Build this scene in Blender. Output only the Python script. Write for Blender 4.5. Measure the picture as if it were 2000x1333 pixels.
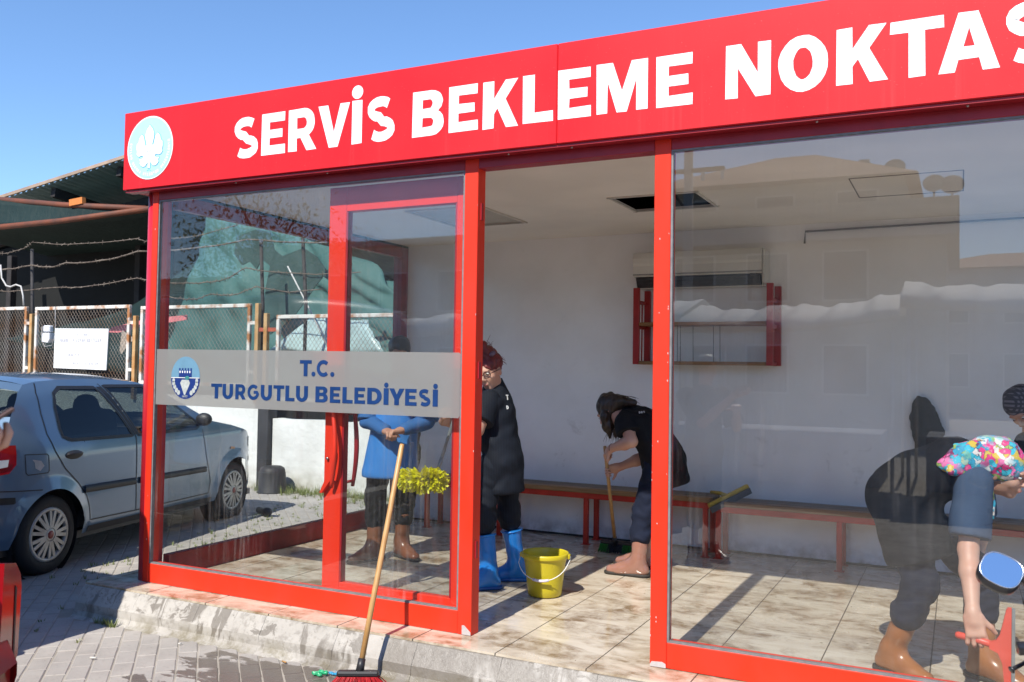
import bpy, bmesh, math, random
import numpy as np
from mathutils import Vector, Matrix, geometry

for o in list(bpy.data.objects):
    bpy.data.objects.remove(o, do_unlink=True)
SC = bpy.context.scene
COL = SC.collection
rad = math.radians
random.seed(11)
RNG = np.random.default_rng(5)

# ------------------------------------------------------------------ camera
cd = bpy.data.cameras.new('camera')
cam = bpy.data.objects.new('camera', cd)
COL.objects.link(cam)
CAM_R, CAM_U, CAM_F = (0.894946, 0.445914, 0.015253), (0.000890, -0.035972, 0.999352), (-0.446174, 0.894353, 0.032590)
cam.matrix_world = Matrix(((CAM_R[0], CAM_U[0], -CAM_F[0], 4.71915),
                           (CAM_R[1], CAM_U[1], -CAM_F[1], -4.16983),
                           (CAM_R[2], CAM_U[2], -CAM_F[2], 1.39784),
                           (0, 0, 0, 1)))
cd.sensor_width = 36.0
cd.lens = 31.565
cd.clip_start = 0.05
cd.clip_end = 2000
cd.dof.use_dof = True
cd.dof.focus_distance = 5.6
cd.dof.aperture_fstop = 5.6
SC.camera = cam

# ------------------------------------------------------------------ light
SUN_EL, SUN_AZ = 47.3, 0.6      # the sun stands in front of the kiosk, behind the camera
w = bpy.data.worlds.new('World')
SC.world = w
w.use_nodes = True
nt = w.node_tree
nt.nodes.clear()
sky = nt.nodes.new('ShaderNodeTexSky')
sky.sky_type = 'NISHITA'
sky.sun_disc = False
sky.sun_elevation = rad(SUN_EL)
sky.sun_rotation = rad(180 + SUN_AZ)
sky.altitude = 50
sky.air_density = 1.0
sky.dust_density = 0.0
sky.ozone_density = 7.5
bgn = nt.nodes.new('ShaderNodeBackground')
bgn.inputs['Strength'].default_value = 0.15
wo = nt.nodes.new('ShaderNodeOutputWorld')
nt.links.new(sky.outputs[0], bgn.inputs[0])
nt.links.new(bgn.outputs[0], wo.inputs[0])
sd = bpy.data.lights.new('sun', 'SUN')
sd.energy = 4.8
sd.angle = rad(0.53)
sd.color = (1.0, 0.945, 0.86)
sun = bpy.data.objects.new('sun', sd)
COL.objects.link(sun)
sun.location = (2, -20, 22)
sun.rotation_euler = (rad(90 - SUN_EL), 0, rad(-SUN_AZ))
SC.view_settings.view_transform = 'Standard'
SC.view_settings.look = 'None'
SC.view_settings.exposure = 0.5
SC.view_settings.gamma = 1.0
SC.render.engine = 'CYCLES'
SC.cycles.max_bounces = 10
SC.cycles.diffuse_bounces = 7
SC.cycles.glossy_bounces = 3
SC.cycles.transparent_max_bounces = 24
SC.cycles.caustics_reflective = False
SC.cycles.caustics_refractive = False
SC.cycles.sample_clamp_indirect = 6.0

# ------------------------------------------------------------------ helpers: objects
def link(o, parent=None):
    COL.objects.link(o)
    if parent is not None:
        o.parent = parent
    return o

def tag(o, label=None, cat=None, group=None, kind=None):
    if label: o['label'] = label
    if cat: o['category'] = cat
    if group: o['group'] = group
    if kind: o['kind'] = kind
    return o

def empty(name, loc=(0, 0, 0), rz=0.0, label=None, cat=None, group=None):
    o = bpy.data.objects.new(name, None)
    o.location = loc
    o.rotation_euler = (0, 0, rz)
    o.empty_display_size = 0.1
    COL.objects.link(o)
    return tag(o, label, cat, group)

class MB:
    """collects faces; build() links them as one mesh object"""
    def __init__(s):
        s.v = []; s.f = []; s.smooth = []
    def add(s, vs, fs, smooth=False):
        b = len(s.v)
        s.v += [tuple(map(float, p)) for p in vs]
        for f in fs:
            s.f.append(tuple(i + b for i in f)); s.smooth.append(smooth)
        return s
    def box(s, x0, x1, y0, y1, z0, z1, M=None, bev=0.0):
        if bev > 0:
            b = min(bev, (x1 - x0) / 2.2, (y1 - y0) / 2.2, (z1 - z0) / 2.2)
            vs = []; idx = {}
            for ix in (0, 1):
                for iy in (0, 1):
                    for iz in (0, 1):
                        X, Y, Z = (x0, x1)[ix], (y0, y1)[iy], (z0, z1)[iz]
                        dx, dy, dz = b * (1 - 2 * ix), b * (1 - 2 * iy), b * (1 - 2 * iz)
                        idx[ix, iy, iz] = len(vs)
                        vs += [(X, Y + dy, Z + dz), (X + dx, Y, Z + dz), (X + dx, Y + dy, Z)]
            g = lambda a, b_, c, k: idx[a, b_, c] + k
            fs = []
            for i in (0, 1):
                q = [g(i, 0, 0, 0), g(i, 0, 1, 0), g(i, 1, 1, 0), g(i, 1, 0, 0)]
                fs.append(q if i == 0 else q[::-1])
                q = [g(0, i, 0, 1), g(1, i, 0, 1), g(1, i, 1, 1), g(0, i, 1, 1)]
                fs.append(q if i == 0 else q[::-1])
                q = [g(0, 0, i, 2), g(0, 1, i, 2), g(1, 1, i, 2), g(1, 0, i, 2)]
                fs.append(q if i == 0 else q[::-1])
            for a in (0, 1):
                for c in (0, 1):
                    q = [g(a, c, 0, 0), g(a, c, 1, 0), g(a, c, 1, 1), g(a, c, 0, 1)]
                    fs.append(q if (a + c) % 2 else q[::-1])
                    q = [g(a, 0, c, 0), g(a, 1, c, 0), g(a, 1, c, 2), g(a, 0, c, 2)]
                    fs.append(q[::-1] if (a + c) % 2 else q)
                    q = [g(0, a, c, 1), g(1, a, c, 1), g(1, a, c, 2), g(0, a, c, 2)]
                    fs.append(q if (a + c) % 2 else q[::-1])
            for a in (0, 1):
                for b_ in (0, 1):
                    for c in (0, 1):
                        q = [g(a, b_, c, 0), g(a, b_, c, 1), g(a, b_, c, 2)]
                        fs.append(q if (a + b_ + c) % 2 == 0 else q[::-1])
        else:
            vs = [(x, y, z) for x in (x0, x1) for y in (y0, y1) for z in (z0, z1)]
            fs = [(0, 1, 3, 2), (4, 6, 7, 5), (0, 4, 5, 1), (2, 3, 7, 6), (0, 2, 6, 4), (1, 5, 7, 3)]
        if M is not None:
            vs = [tuple(M @ Vector(p)) for p in vs]
        return s.add(vs, fs)
    def bar(s, a, b, wx, wz, up=(0, 0, 1), bev=0.0):
        """box beam from a to b, wx wide, wz high"""
        a, b = Vector(a), Vector(b)
        d = b - a; L = d.length; d.normalize()
        u = Vector(up)
        if abs(u.dot(d)) > 0.95: u = Vector((0, 1, 0)) if abs(d.y) < 0.9 else Vector((1, 0, 0))
        x = d.cross(u).normalized(); z = x.cross(d).normalized()
        M = Matrix(((x.x, d.x, z.x, a.x), (x.y, d.y, z.y, a.y), (x.z, d.z, z.z, a.z), (0, 0, 0, 1)))
        return s.box(-wx / 2, wx / 2, 0, L, -wz / 2, wz / 2, M, bev)
    def tube(s, pts, r, n=8, cap=True):
        pts = [Vector(p) for p in pts]
        rr = list(r) if hasattr(r, '__len__') else [r] * len(pts)
        vs = []; fs = []
        prev = None
        for i, p in enumerate(pts):
            d = (pts[min(i + 1, len(pts) - 1)] - pts[max(i - 1, 0)])
            if d.length < 1e-9: d = Vector((0, 0, 1))
            d.normalize()
            if prev is None:
                u = Vector((0, 0, 1)) if abs(d.z) < 0.9 else Vector((1, 0, 0))
                x = d.cross(u).normalized()
            else:
                x = (prev - d * prev.dot(d)).normalized()
            prev = x
            y = d.cross(x)
            for k in range(n):
                t = 2 * math.pi * k / n
                vs.append(p + (x * math.cos(t) + y * math.sin(t)) * rr[i])
        for i in range(len(pts) - 1):
            for k in range(n):
                a = i * n + k; b = i * n + (k + 1) % n
                fs.append((a, b, b + n, a + n))
        if cap:
            fs.append(tuple(range(n))[::-1])
            fs.append(tuple((len(pts) - 1) * n + k for k in range(n)))
        return s.add(vs, fs, True)
    def lathe(s, prof, n=24, M=None, close=False):
        """prof: (radius, z) pairs, spun about z"""
        vs = []; fs = []
        for (r, z) in prof:
            for k in range(n):
                t = 2 * math.pi * k / n
                vs.append((r * math.cos(t), r * math.sin(t), z))
        for i in range(len(prof) - 1):
            for k in range(n):
                a = i * n + k; b = i * n + (k + 1) % n
                fs.append((a, b, b + n, a + n))
        if close:
            fs.append(tuple(range(n))[::-1]); fs.append(tuple((len(prof) - 1) * n + k for k in range(n)))
        if M is not None: vs = [tuple(M @ Vector(p)) for p in vs]
        return s.add(vs, fs, True)
    def prism(s, loops, t0, t1, M=None):
        """loops: outer polygon then holes in 2D (x,z); extruded along y from t0 to t1"""
        flat = [p for l in loops for p in l]
        tri = geometry.tessellate_polygon([[Vector((p[0], p[1], 0)) for p in l] for l in loops])
        n = len(flat)
        vs = [(p[0], t0, p[1]) for p in flat] + [(p[0], t1, p[1]) for p in flat]
        fs = []
        for t in tri:
            a, b, c = [flat[i] for i in t]
            ar = (b[0] - a[0]) * (c[1] - a[1]) - (b[1] - a[1]) * (c[0] - a[0])
            t = tuple(t) if ar > 0 else tuple(t)[::-1]
            fs.append(t); fs.append(tuple(i + n for i in t)[::-1])
        o = 0
        for l in loops:
            m = len(l)
            for i in range(m):
                a = o + i; b = o + (i + 1) % m
                fs.append((a, a + n, b + n, b))
            o += m
        if M is not None: vs = [tuple(M @ Vector(p)) for p in vs]
        return s.add(vs, fs)
    def grid(s, P, smooth=True):
        """P[i][j] points"""
        ni, nj = len(P), len(P[0])
        vs = [p for row in P for p in row]
        fs = [(i * nj + j, (i + 1) * nj + j, (i + 1) * nj + j + 1, i * nj + j + 1) for i in range(ni - 1) for j in range(nj - 1)]
        return s.add(vs, fs, smooth)
    def mesh(s, name, mat=None):
        me = bpy.data.meshes.new(name)
        me.from_pydata(s.v, [], s.f)
        me.polygons.foreach_set('use_smooth', s.smooth)
        if mat is not None: me.materials.append(mat)
        me.update()
        return me
    def build(s, name, mat=None, parent=None, label=None, cat=None, group=None, kind=None, fix=True):
        me = s.mesh(name, mat)
        if fix:
            bm = bmesh.new(); bm.from_mesh(me)
            bmesh.ops.recalc_face_normals(bm, faces=bm.faces)
            bm.to_mesh(me); bm.free()
        o = bpy.data.objects.new(name, me)
        link(o, parent)
        return tag(o, label, cat, group, kind)

# ------------------------------------------------------------------ helpers: materials
MATS = {}
def mat(name, col, rough=0.6, metal=0.0, var=0.0, scale=6.0, col2=None, bump=0.0, bscale=40.0, spec=0.5,
        emit=None, coat=0.0, detail=6.0, lo=0.35, hi=0.65, rvar=0.0, sub=0.0, stretch=None):
    """principled material whose colour drifts between col and col2 with a noise in object space"""
    if name in MATS: return MATS[name]
    m = bpy.data.materials.new(name)
    m.use_nodes = True
    nt = m.node_tree; N = nt.nodes; L = nt.links
    b = N['Principled BSDF']
    b.inputs['Base Color'].default_value = (*col, 1)
    b.inputs['Roughness'].default_value = rough
    b.inputs['Metallic'].default_value = metal
    b.inputs['Specular IOR Level'].default_value = spec
    b.inputs['Coat Weight'].default_value = coat
    b.inputs['Coat Roughness'].default_value = 0.08
    tc = N.new('ShaderNodeTexCoord')
    src = tc.outputs['Object']
    if stretch:
        mp = N.new('ShaderNodeMapping'); mp.inputs['Scale'].default_value = stretch
        L.new(src, mp.inputs[0]); src = mp.outputs[0]
    if var > 0 or col2 is not None or rvar > 0:
        nz = N.new('ShaderNodeTexNoise'); nz.inputs['Scale'].default_value = scale; nz.inputs['Detail'].default_value = detail
        L.new(src, nz.inputs['Vector'])
        mr = N.new('ShaderNodeMapRange'); mr.inputs['From Min'].default_value = lo; mr.inputs['From Max'].default_value = hi
        L.new(nz.outputs[0], mr.inputs['Value'])
        mx = N.new('ShaderNodeMix'); mx.data_type = 'RGBA'
        c2 = col2 if col2 is not None else tuple(c * (1 - var) for c in col)
        mx.inputs['A'].default_value = (*col, 1); mx.inputs['B'].default_value = (*c2, 1)
        L.new(mr.outputs[0], mx.inputs['Factor']); L.new(mx.outputs['Result'], b.inputs['Base Color'])
        if rvar > 0:
            r2 = N.new('ShaderNodeMapRange'); r2.inputs['To Min'].default_value = rough; r2.inputs['To Max'].default_value = max(0.02, min(1, rough + rvar))
            L.new(mr.outputs[0], r2.inputs['Value']); L.new(r2.outputs[0], b.inputs['Roughness'])
    if bump > 0:
        n2 = N.new('ShaderNodeTexNoise'); n2.inputs['Scale'].default_value = bscale; n2.inputs['Detail'].default_value = 5
        L.new(src, n2.inputs['Vector'])
        bp = N.new('ShaderNodeBump'); bp.inputs['Strength'].default_value = bump; bp.inputs['Distance'].default_value = 0.01
        L.new(n2.outputs[0], bp.inputs['Height']); L.new(bp.outputs[0], b.inputs['Normal'])
    if emit:
        b.inputs['Emission Color'].default_value = (*emit[:3], 1); b.inputs['Emission Strength'].default_value = emit[3]
    if sub > 0:
        b.inputs['Subsurface Weight'].default_value = sub
        b.inputs['Subsurface Radius'].default_value = (0.02, 0.008, 0.004)
    MATS[name] = m
    return m

class NT:
    """small node-graph writer for the materials that need more than mat()"""
    def __init__(s, name):
        s.m = bpy.data.materials.new(name); s.m.use_nodes = True
        s.t = s.m.node_tree; s.N = s.t.nodes; s.L = s.t.links
        s.b = s.N['Principled BSDF']; s.out = s.N['Material Output']
        s.tc = s.N.new('ShaderNodeTexCoord'); s.obj = s.tc.outputs['Object']
        s.geo = s.N.new('ShaderNodeNewGeometry'); s.pos = s.geo.outputs['Position']
    def lk(s, a, b): s.L.new(a, b)
    def map(s, src, scale=(1, 1, 1), loc=(0, 0, 0), rot=(0, 0, 0)):
        n = s.N.new('ShaderNodeMapping'); n.inputs['Scale'].default_value = scale; n.inputs['Location'].default_value = loc; n.inputs['Rotation'].default_value = rot
        s.lk(src, n.inputs[0]); return n.outputs[0]
    def noise(s, src, scale, detail=6, rough=0.55, dist=0.0):
        n = s.N.new('ShaderNodeTexNoise'); n.inputs['Scale'].default_value = scale; n.inputs['Detail'].default_value = detail
        n.inputs['Roughness'].default_value = rough; n.inputs['Distortion'].default_value = dist
        s.lk(src, n.inputs['Vector']); return n.outputs[0]
    def ramp(s, v, lo, hi, a=0.0, b=1.0):
        n = s.N.new('ShaderNodeMapRange'); n.inputs['From Min'].default_value = lo; n.inputs['From Max'].default_value = hi
        n.inputs['To Min'].default_value = a; n.inputs['To Max'].default_value = b
        s.lk(v, n.inputs['Value']); return n.outputs[0]
    def mix(s, f, a, b):
        n = s.N.new('ShaderNodeMix'); n.data_type = 'RGBA'
        for key, v in (('Factor', f), ('A', a), ('B', b)):
            if isinstance(v, (int, float)): n.inputs[key].default_value = v
            elif isinstance(v, tuple): n.inputs[key].default_value = (*v, 1)
            else: s.lk(v, n.inputs[key])
        return n.outputs['Result']
    def math(s, op, a, b=0.0):
        n = s.N.new('ShaderNodeMath'); n.operation = op
        for i, v in enumerate((a, b)):
            if isinstance(v, (int, float)): n.inputs[i].default_value = v
            else: s.lk(v, n.inputs[i])
        return n.outputs[0]
    def sep(s, src):
        n = s.N.new('ShaderNodeSeparateXYZ'); s.lk(src, n.inputs[0]); return n.outputs
    def bump(s, h, strength=0.3, dist=0.01):
        n = s.N.new('ShaderNodeBump'); n.inputs['Strength'].default_value = strength; n.inputs['Distance'].default_value = dist
        s.lk(h, n.inputs['Height']); s.lk(n.outputs[0], s.b.inputs['Normal']); return n.outputs[0]
    def base(s, v): 
        if isinstance(v, tuple): s.b.inputs['Base Color'].default_value = (*v, 1)
        else: s.lk(v, s.b.inputs['Base Color'])
    def rough(s, v):
        if isinstance(v, (int, float)): s.b.inputs['Roughness'].default_value = v
        else: s.lk(v, s.b.inputs['Roughness'])

def glass_mat(name, tint=(0.93, 0.96, 0.95), boost=1.0, dirt=0.0, dirtcol=(0.6, 0.6, 0.58), streak=True, rough=0.0, wob=0.0):
    """clear pane: transmits straight through, mirrors by the angle of view, carries a film of dirt and water runs"""
    g = NT(name)
    g.N.remove(g.b)
    tr = g.N.new('ShaderNodeBsdfTransparent'); tr.inputs[0].default_value = (*tint, 1)
    gl = g.N.new('ShaderNodeBsdfGlossy'); gl.inputs['Roughness'].default_value = rough
    lw = g.N.new('ShaderNodeLayerWeight'); lw.inputs['Blend'].default_value = 0.5
    f5 = g.math('POWER', lw.outputs['Facing'], 5.0)
    fr = g.math('MULTIPLY_ADD', f5, 0.96); fr.node.inputs[2].default_value = 0.043
    fr = g.math('MULTIPLY', fr, boost)
    if wob > 0:
        n = g.N.new('ShaderNodeBump'); n.inputs['Strength'].default_value = wob; n.inputs['Distance'].default_value = 0.01
        g.lk(g.noise(g.pos, 3.0, 2), n.inputs['Height']); g.lk(n.outputs[0], gl.inputs['Normal'])
    ms = g.N.new('ShaderNodeMixShader')
    g.lk(fr, ms.inputs[0]); g.lk(tr.outputs[0], ms.inputs[1]); g.lk(gl.outputs[0], ms.inputs[2])
    last = ms.outputs[0]
    if dirt > 0:
        df = g.N.new('ShaderNodeBsdfDiffuse'); df.inputs[0].default_value = (*dirtcol, 1)
        tl = g.N.new('ShaderNodeBsdfTranslucent'); tl.inputs[0].default_value = (*dirtcol, 1)
        ad = g.N.new('ShaderNodeMixShader'); ad.inputs[0].default_value = 0.5
        g.lk(df.outputs[0], ad.inputs[1]); g.lk(tl.outputs[0], ad.inputs[2])
        a = g.ramp(g.noise(g.pos, 2.2, 8, 0.65), 0.35, 0.75, 0.25, 1.0)
        if streak:
            st = g.noise(g.map(g.pos, (38, 38, 1.6)), 1.0, 6, 0.7)
            z = g.sep(g.pos)[2]
            low = g.ramp(z, 1.5, 0.1, 0.25, 1.0)
            s2 = g.math('MULTIPLY', g.ramp(st, 0.52, 0.74), low)
            drops = g.ramp(g.noise(g.map(g.pos, (1, 1, 0.6)), 120.0, 2), 0.70, 0.76)
            s2 = g.math('MAXIMUM', s2, g.math('MULTIPLY', drops, 0.9))
            patch = g.ramp(g.noise(g.map(g.pos, (1, 1, .8), loc=(3, 7, 1)), 1.7, 4), .46, .66, .08, 1.0)
            s2 = g.math('MULTIPLY', s2, patch)
            wipe = g.ramp(g.noise(g.map(g.pos, (1.2, 1, 16), rot=(0, .25, 0)), 1.6, 5, .6), .66, .74, 0, .35)
            a = g.math('ADD', g.math('MULTIPLY', a, 0.10), g.math('ADD', g.math('MULTIPLY', s2, 3.2), g.math('MULTIPLY', wipe, patch)))
        a = g.math('MULTIPLY', a, dirt)
        m2 = g.N.new('ShaderNodeMixShader')
        g.lk(a, m2.inputs[0]); g.lk(last, m2.inputs[1]); g.lk(ad.outputs[0], m2.inputs[2])
        last = m2.outputs[0]
    g.lk(last, g.out.inputs['Surface'])
    return g.m

# ------------------------------------------------------------------ helpers: copies
def copy_tree(o, parent=None):
    c = o.copy(); COL.objects.link(c)
    if parent is not None: c.parent = parent
    for ch in list(o.children): copy_tree(ch, c)
    return c

# ------------------------------------------------------------------ helpers: organic surfaces (distance field -> mesh)
class Field:
    """union of soft primitives, meshed as one continuous surface"""
    def __init__(s): s.ops = []
    @staticmethod
    def _np(a): return np.array(a, dtype=np.float32)
    def cone(s, a, b, r1, r2, k=0.03, lat=None, flat=1.0):
        """round cone a->b; lat/flat: widen by 'flat' along the unit axis lat"""
        a, b = s._np(a), s._np(b)
        m = max(r1, r2) * max(1, flat)
        lo = np.minimum(a, b) - m; hi = np.maximum(a, b) + m
        ab = b - a; L2 = float(ab @ ab) + 1e-9
        la = None if lat is None else s._np(lat) / np.linalg.norm(lat)
        def f(P):
            d = P - a
            if la is not None:
                q = d @ la
                d = d - (q * (1 - 1 / flat))[..., None] * la
            t = np.clip((d @ ab) / L2, 0, 1)
            e = d - t[..., None] * ab
            return np.sqrt((e * e).sum(-1)) - (r1 + (r2 - r1) * t)
        s.ops.append((f, lo, hi, k, 'u')); return s
    def chain(s, pts, rr, k=0.02, lat=None, flat=1.0):
        for i in range(len(pts) - 1): s.cone(pts[i], pts[i + 1], rr[i], rr[i + 1], k, lat, flat)
        return s
    def ell(s, c, r, R=None, k=0.02, cut=False):
        c = s._np(c); r = s._np(r)
        Rm = np.eye(3, dtype=np.float32) if R is None else s._np(R)   # rows = local axes
        m = float(r.max())
        mn = float(r.min())
        def f(P):
            d = (P - c) @ Rm.T
            q = d / r
            n = np.sqrt((q * q).sum(-1)) + 1e-6
            g = np.sqrt(((d / (r * r)) ** 2).sum(-1)) + 1e-6
            return n * (n - 1) / g
        s.ops.append((f, c - m, c + m, k, 'c' if cut else 'u')); return s
    def rbox(s, c, h, R, rr, k=0.02):
        c = s._np(c); h = s._np(h); Rm = s._np(R); m = float(np.linalg.norm(h)) + rr
        def f(P):
            q = np.abs((P - c) @ Rm.T) - h
            return np.sqrt((np.maximum(q, 0) ** 2).sum(-1)) + np.minimum(q.max(-1), 0) - rr
        s.ops.append((f, c - m, c + m, k, 'u')); return s
    def plane(s, p, n):
        """keep the side the normal points away from"""
        p = s._np(p); n = s._np(n) / np.linalg.norm(n)
        s.ops.append((lambda P: (P - p) @ n, None, None, 0, 'i')); return s
    def noise(s, amp, freq, seed=0, aniso=(1, 1, 1), n=7, lo=None, hi=None):
        rng = np.random.default_rng(seed)
        D = rng.normal(size=(n, 3)); D /= np.linalg.norm(D, axis=1)[:, None]
        D = (D * np.array(aniso) * freq * rng.uniform(0.6, 1.5, (n, 1))).astype(np.float32)
        ph = rng.uniform(0, 6.28, n).astype(np.float32)
        def f(P):
            o = np.zeros(P.shape[:-1], np.float32)
            w = P + 0.02 * np.sin(P[..., [1, 2, 0]] * freq * 0.7)
            for i in range(n): o += np.sin(w @ D[i] + ph[i])
            return o * (amp / math.sqrt(n))
        s.ops.append((f, lo, hi, 0, 'n')); return s
    def solve(s, h):
        B = [(lo, hi) for (_, lo, hi, _, t) in s.ops if t == 'u']
        lo = np.min([b[0] for b in B], axis=0) - 3 * h - 0.02
        hi = np.max([b[1] for b in B], axis=0) + 3 * h + 0.02
        n = np.ceil((hi - lo) / h).astype(int) + 1
        ax = [lo[i] + h * np.arange(n[i], dtype=np.float32) for i in range(3)]
        D = np.full(n, 0.2, np.float32)
        def sl(a, b, m):
            i0 = np.clip(np.floor((a - m - lo) / h).astype(int), 0, n - 1); i1 = np.clip(np.ceil((b + m - lo) / h).astype(int) + 1, 1, n)
            return tuple(slice(i0[i], i1[i]) for i in range(3))
        def pts(q):
            X, Y, Z = np.meshgrid(ax[0][q[0]], ax[1][q[1]], ax[2][q[2]], indexing='ij')
            return np.stack([X, Y, Z], -1)
        full = tuple(slice(0, int(k)) for k in n)
        for f, a, b, k, t in s.ops:
            q = full if a is None else sl(np.array(a), np.array(b), k + 4 * h)
            d0 = D[q]
            if t == 'n':
                msk = np.abs(d0) < 0.05
                P = pts(q)[msk]
                if len(P): 
                    v = d0[msk] + f(P); d0[msk] = v
                continue
            d = f(pts(q)).astype(np.float32)
            if t == 'u':
                if k > 0:
                    hh = np.maximum(k - np.abs(d - d0), 0) / k
                    D[q] = np.minimum(d, d0) - hh * hh * k * 0.25
                else: D[q] = np.minimum(d, d0)
            elif t == 'c':
                D[q] = np.maximum(d0, -d)
            elif t == 'i':
                D[q] = np.maximum(d0, d)
        return D, lo.astype(np.float64), h
    def build(s, name, m, parent=None, h=0.008, smooth=1, **kw):
        D, lo, h = s.solve(h)
        V, F = surface_nets(D, lo, h)
        if smooth: V = relax(V, F, smooth)
        me = bpy.data.meshes.new(name)
        me.vertices.add(len(V)); me.vertices.foreach_set('co', V.astype(np.float32).ravel())
        me.loops.add(len(F) * 4); me.loops.foreach_set('vertex_index', F.astype(np.int32).ravel())
        me.polygons.add(len(F)); me.polygons.foreach_set('loop_start', np.arange(0, len(F) * 4, 4, dtype=np.int32))
        me.polygons.foreach_set('use_smooth', np.ones(len(F), bool))
        me.update(calc_edges=True); me.validate()
        me.materials.append(m)
        o = bpy.data.objects.new(name, me)
        link(o, parent)
        return tag(o, **kw)

def surface_nets(D, lo, h):
    S = D < 0
    nx, ny, nz = D.shape
    c = np.zeros((nx - 1, ny - 1, nz - 1), np.int8)
    for i in (0, 1):
        for j in (0, 1):
            for k in (0, 1):
                c += S[i:nx - 1 + i, j:ny - 1 + j, k:nz - 1 + k]
    cells = np.argwhere((c > 0) & (c < 8))
    idx = np.full(c.shape, -1, np.int64); idx[tuple(cells.T)] = np.arange(len(cells))
    acc = np.zeros((len(cells), 3)); cnt = np.zeros(len(cells))
    cor = [(i, j, k) for i in (0, 1) for j in (0, 1) for k in (0, 1)]
    for a in cor:
        for ax in range(3):
            if a[ax] == 1: continue
            b = list(a); b[ax] = 1
            da = D[tuple((cells + a).T)]; db = D[tuple((cells + b).T)]
            m = (da < 0) != (db < 0)
            t = np.zeros(len(cells)); t[m] = da[m] / (da[m] - db[m])
            p = np.tile(np.array(a, float), (len(cells), 1)); p[:, ax] = t
            acc[m] += p[m]; cnt[m] += 1
    V = lo + h * (cells + acc / cnt[:, None])
    F = []
    for ax in range(3):
        u, v = (ax + 1) % 3, (ax + 2) % 3
        A = [slice(None)] * 3; A[ax] = slice(0, D.shape[ax] - 1); Bq = [slice(None)] * 3; Bq[ax] = slice(1, D.shape[ax])
        sa, sb = S[tuple(A)], S[tuple(Bq)]
        e = np.argwhere(sa != sb)
        ok = (e[:, u] > 0) & (e[:, v] > 0) & (e[:, u] < D.shape[u] - 1) & (e[:, v] < D.shape[v] - 1)
        e = e[ok]
        flip = sa[tuple(e.T)]
        q = []
        for du, dv in ((-1, -1), (0, -1), (0, 0), (-1, 0)):
            g = e.copy(); g[:, u] += du; g[:, v] += dv
            q.append(idx[tuple(g.T)])
        q = np.stack(q, 1)
        q[~flip] = q[~flip][:, ::-1]
        F.append(q)
    F = np.concatenate(F)
    return V, F[(F >= 0).all(1)]

def relax(V, F, it=1, w=0.5):
    for _ in range(it):
        acc = np.zeros_like(V); cnt = np.zeros(len(V))
        for i in range(4):
            np.add.at(acc, F[:, i], V[F[:, (i + 1) % 4]]); np.add.at(acc, F[:, i], V[F[:, (i + 3) % 4]])
            np.add.at(cnt, F[:, i], 2)
        V = V * (1 - w) + w * acc / np.maximum(cnt, 1)[:, None]
    return V
# ================================================================== ground, pavers, kerb
GZ = -.20
def paver_mat(name, dark=1.0):
    g = NT(name)
    info = g.N.new('ShaderNodeObjectInfo')
    n1 = g.noise(g.pos, 3.0, 8, .6); n2 = g.noise(g.pos, 55, 5, .7)
    base = g.mix(g.ramp(n1, .35, .68), (0.40, 0.37, 0.335), (0.29, 0.265, 0.24))
    base = g.mix(g.ramp(info.outputs['Random'], 0, 1, 0, .35), base, (0.33, 0.31, 0.29))
    base = g.mix(g.ramp(n2, .55, .75, 0, .45), base, (0.11, 0.10, 0.09))
    P = g.sep(g.pos)
    # water that ran off the platform: a stain with its own ragged edge along the kerb
    f1 = g.math('MULTIPLY', g.math('SUBTRACT', P[0], 1.12), 1.0)
    f2 = g.math('MULTIPLY', g.math('SUBTRACT', -.36, P[1]), 4.0)
    f3 = g.math('MULTIPLY', g.math('ADD', P[1], 1.6), 1.0)
    fld = g.math('MINIMUM', g.math('MINIMUM', f1, f2), f3)
    rag = g.math('MULTIPLY', g.math('SUBTRACT', g.noise(g.map(g.pos, (1.0, 2.2, 1), rot=(0, 0, .5)), 3.0, 9, .68, .6), .5), 1.9)
    wet = g.ramp(g.math('ADD', fld, rag), .0, .06)
    base = g.mix(g.math('MULTIPLY', wet, .85), base, (0.085, 0.066, 0.052))
    g.base(base)
    g.rough(g.ramp(wet, 0, 1, .85, .28))
    g.bump(g.noise(g.pos, 45, 6, .7), .35, .006)
    return g.m
PAVER = paver_mat('concrete_paver')
SAND = mat('sandy_joint', (0.36, 0.325, 0.275), .95, col2=(0.27, 0.24, 0.20), scale=7, bump=.3, bscale=60)
gm = MB()
# one sheet to the horizon, finer near the kiosk
gm.add([(-400, -400, GZ), (400, -400, GZ), (400, 400, GZ), (-400, 400, GZ)], [(0, 1, 2, 3)])
ground = gm.build('ground', SAND, kind='structure')
def hexy(x0, x1, y0, y1, z1):
    """paver with slightly waisted long sides and eased edges"""
    cx, cy = 0, 0; hx, hy = (x1 - x0) / 2, (y1 - y0) / 2; b = .006
    out = [(-hx, -hy), (-hx * .35, -hy + .0), (hx * .35, -hy), (hx, -hy), (hx, 0), (hx, hy), (hx * .35, hy), (-hx * .35, hy), (-hx, hy), (-hx, 0)]
    n = len(out)
    vs = [(p[0], p[1], -.03) for p in out] + [(p[0], p[1], z1 - .005) for p in out] + [(p[0] * (1 - b / hx), p[1] * (1 - b / hy), z1) for p in out]
    fs = [(i, (i + 1) % n, n + (i + 1) % n, n + i) for i in range(n)] + [(n + i, n + (i + 1) % n, 2 * n + (i + 1) % n, 2 * n + i) for i in range(n)] + [tuple(range(2 * n, 3 * n))]
    return MB().add(vs, fs)
PW, PL = .106, .208
pm = hexy(-PW / 2 + .0025, PW / 2 - .0025, -PL / 2 + .0025, PL / 2 - .0025, .0045)
paver_me = pm.mesh('paver', PAVER)
ang = rad(0.0)
spots = []
q2 = math.sqrt(.5)
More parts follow.
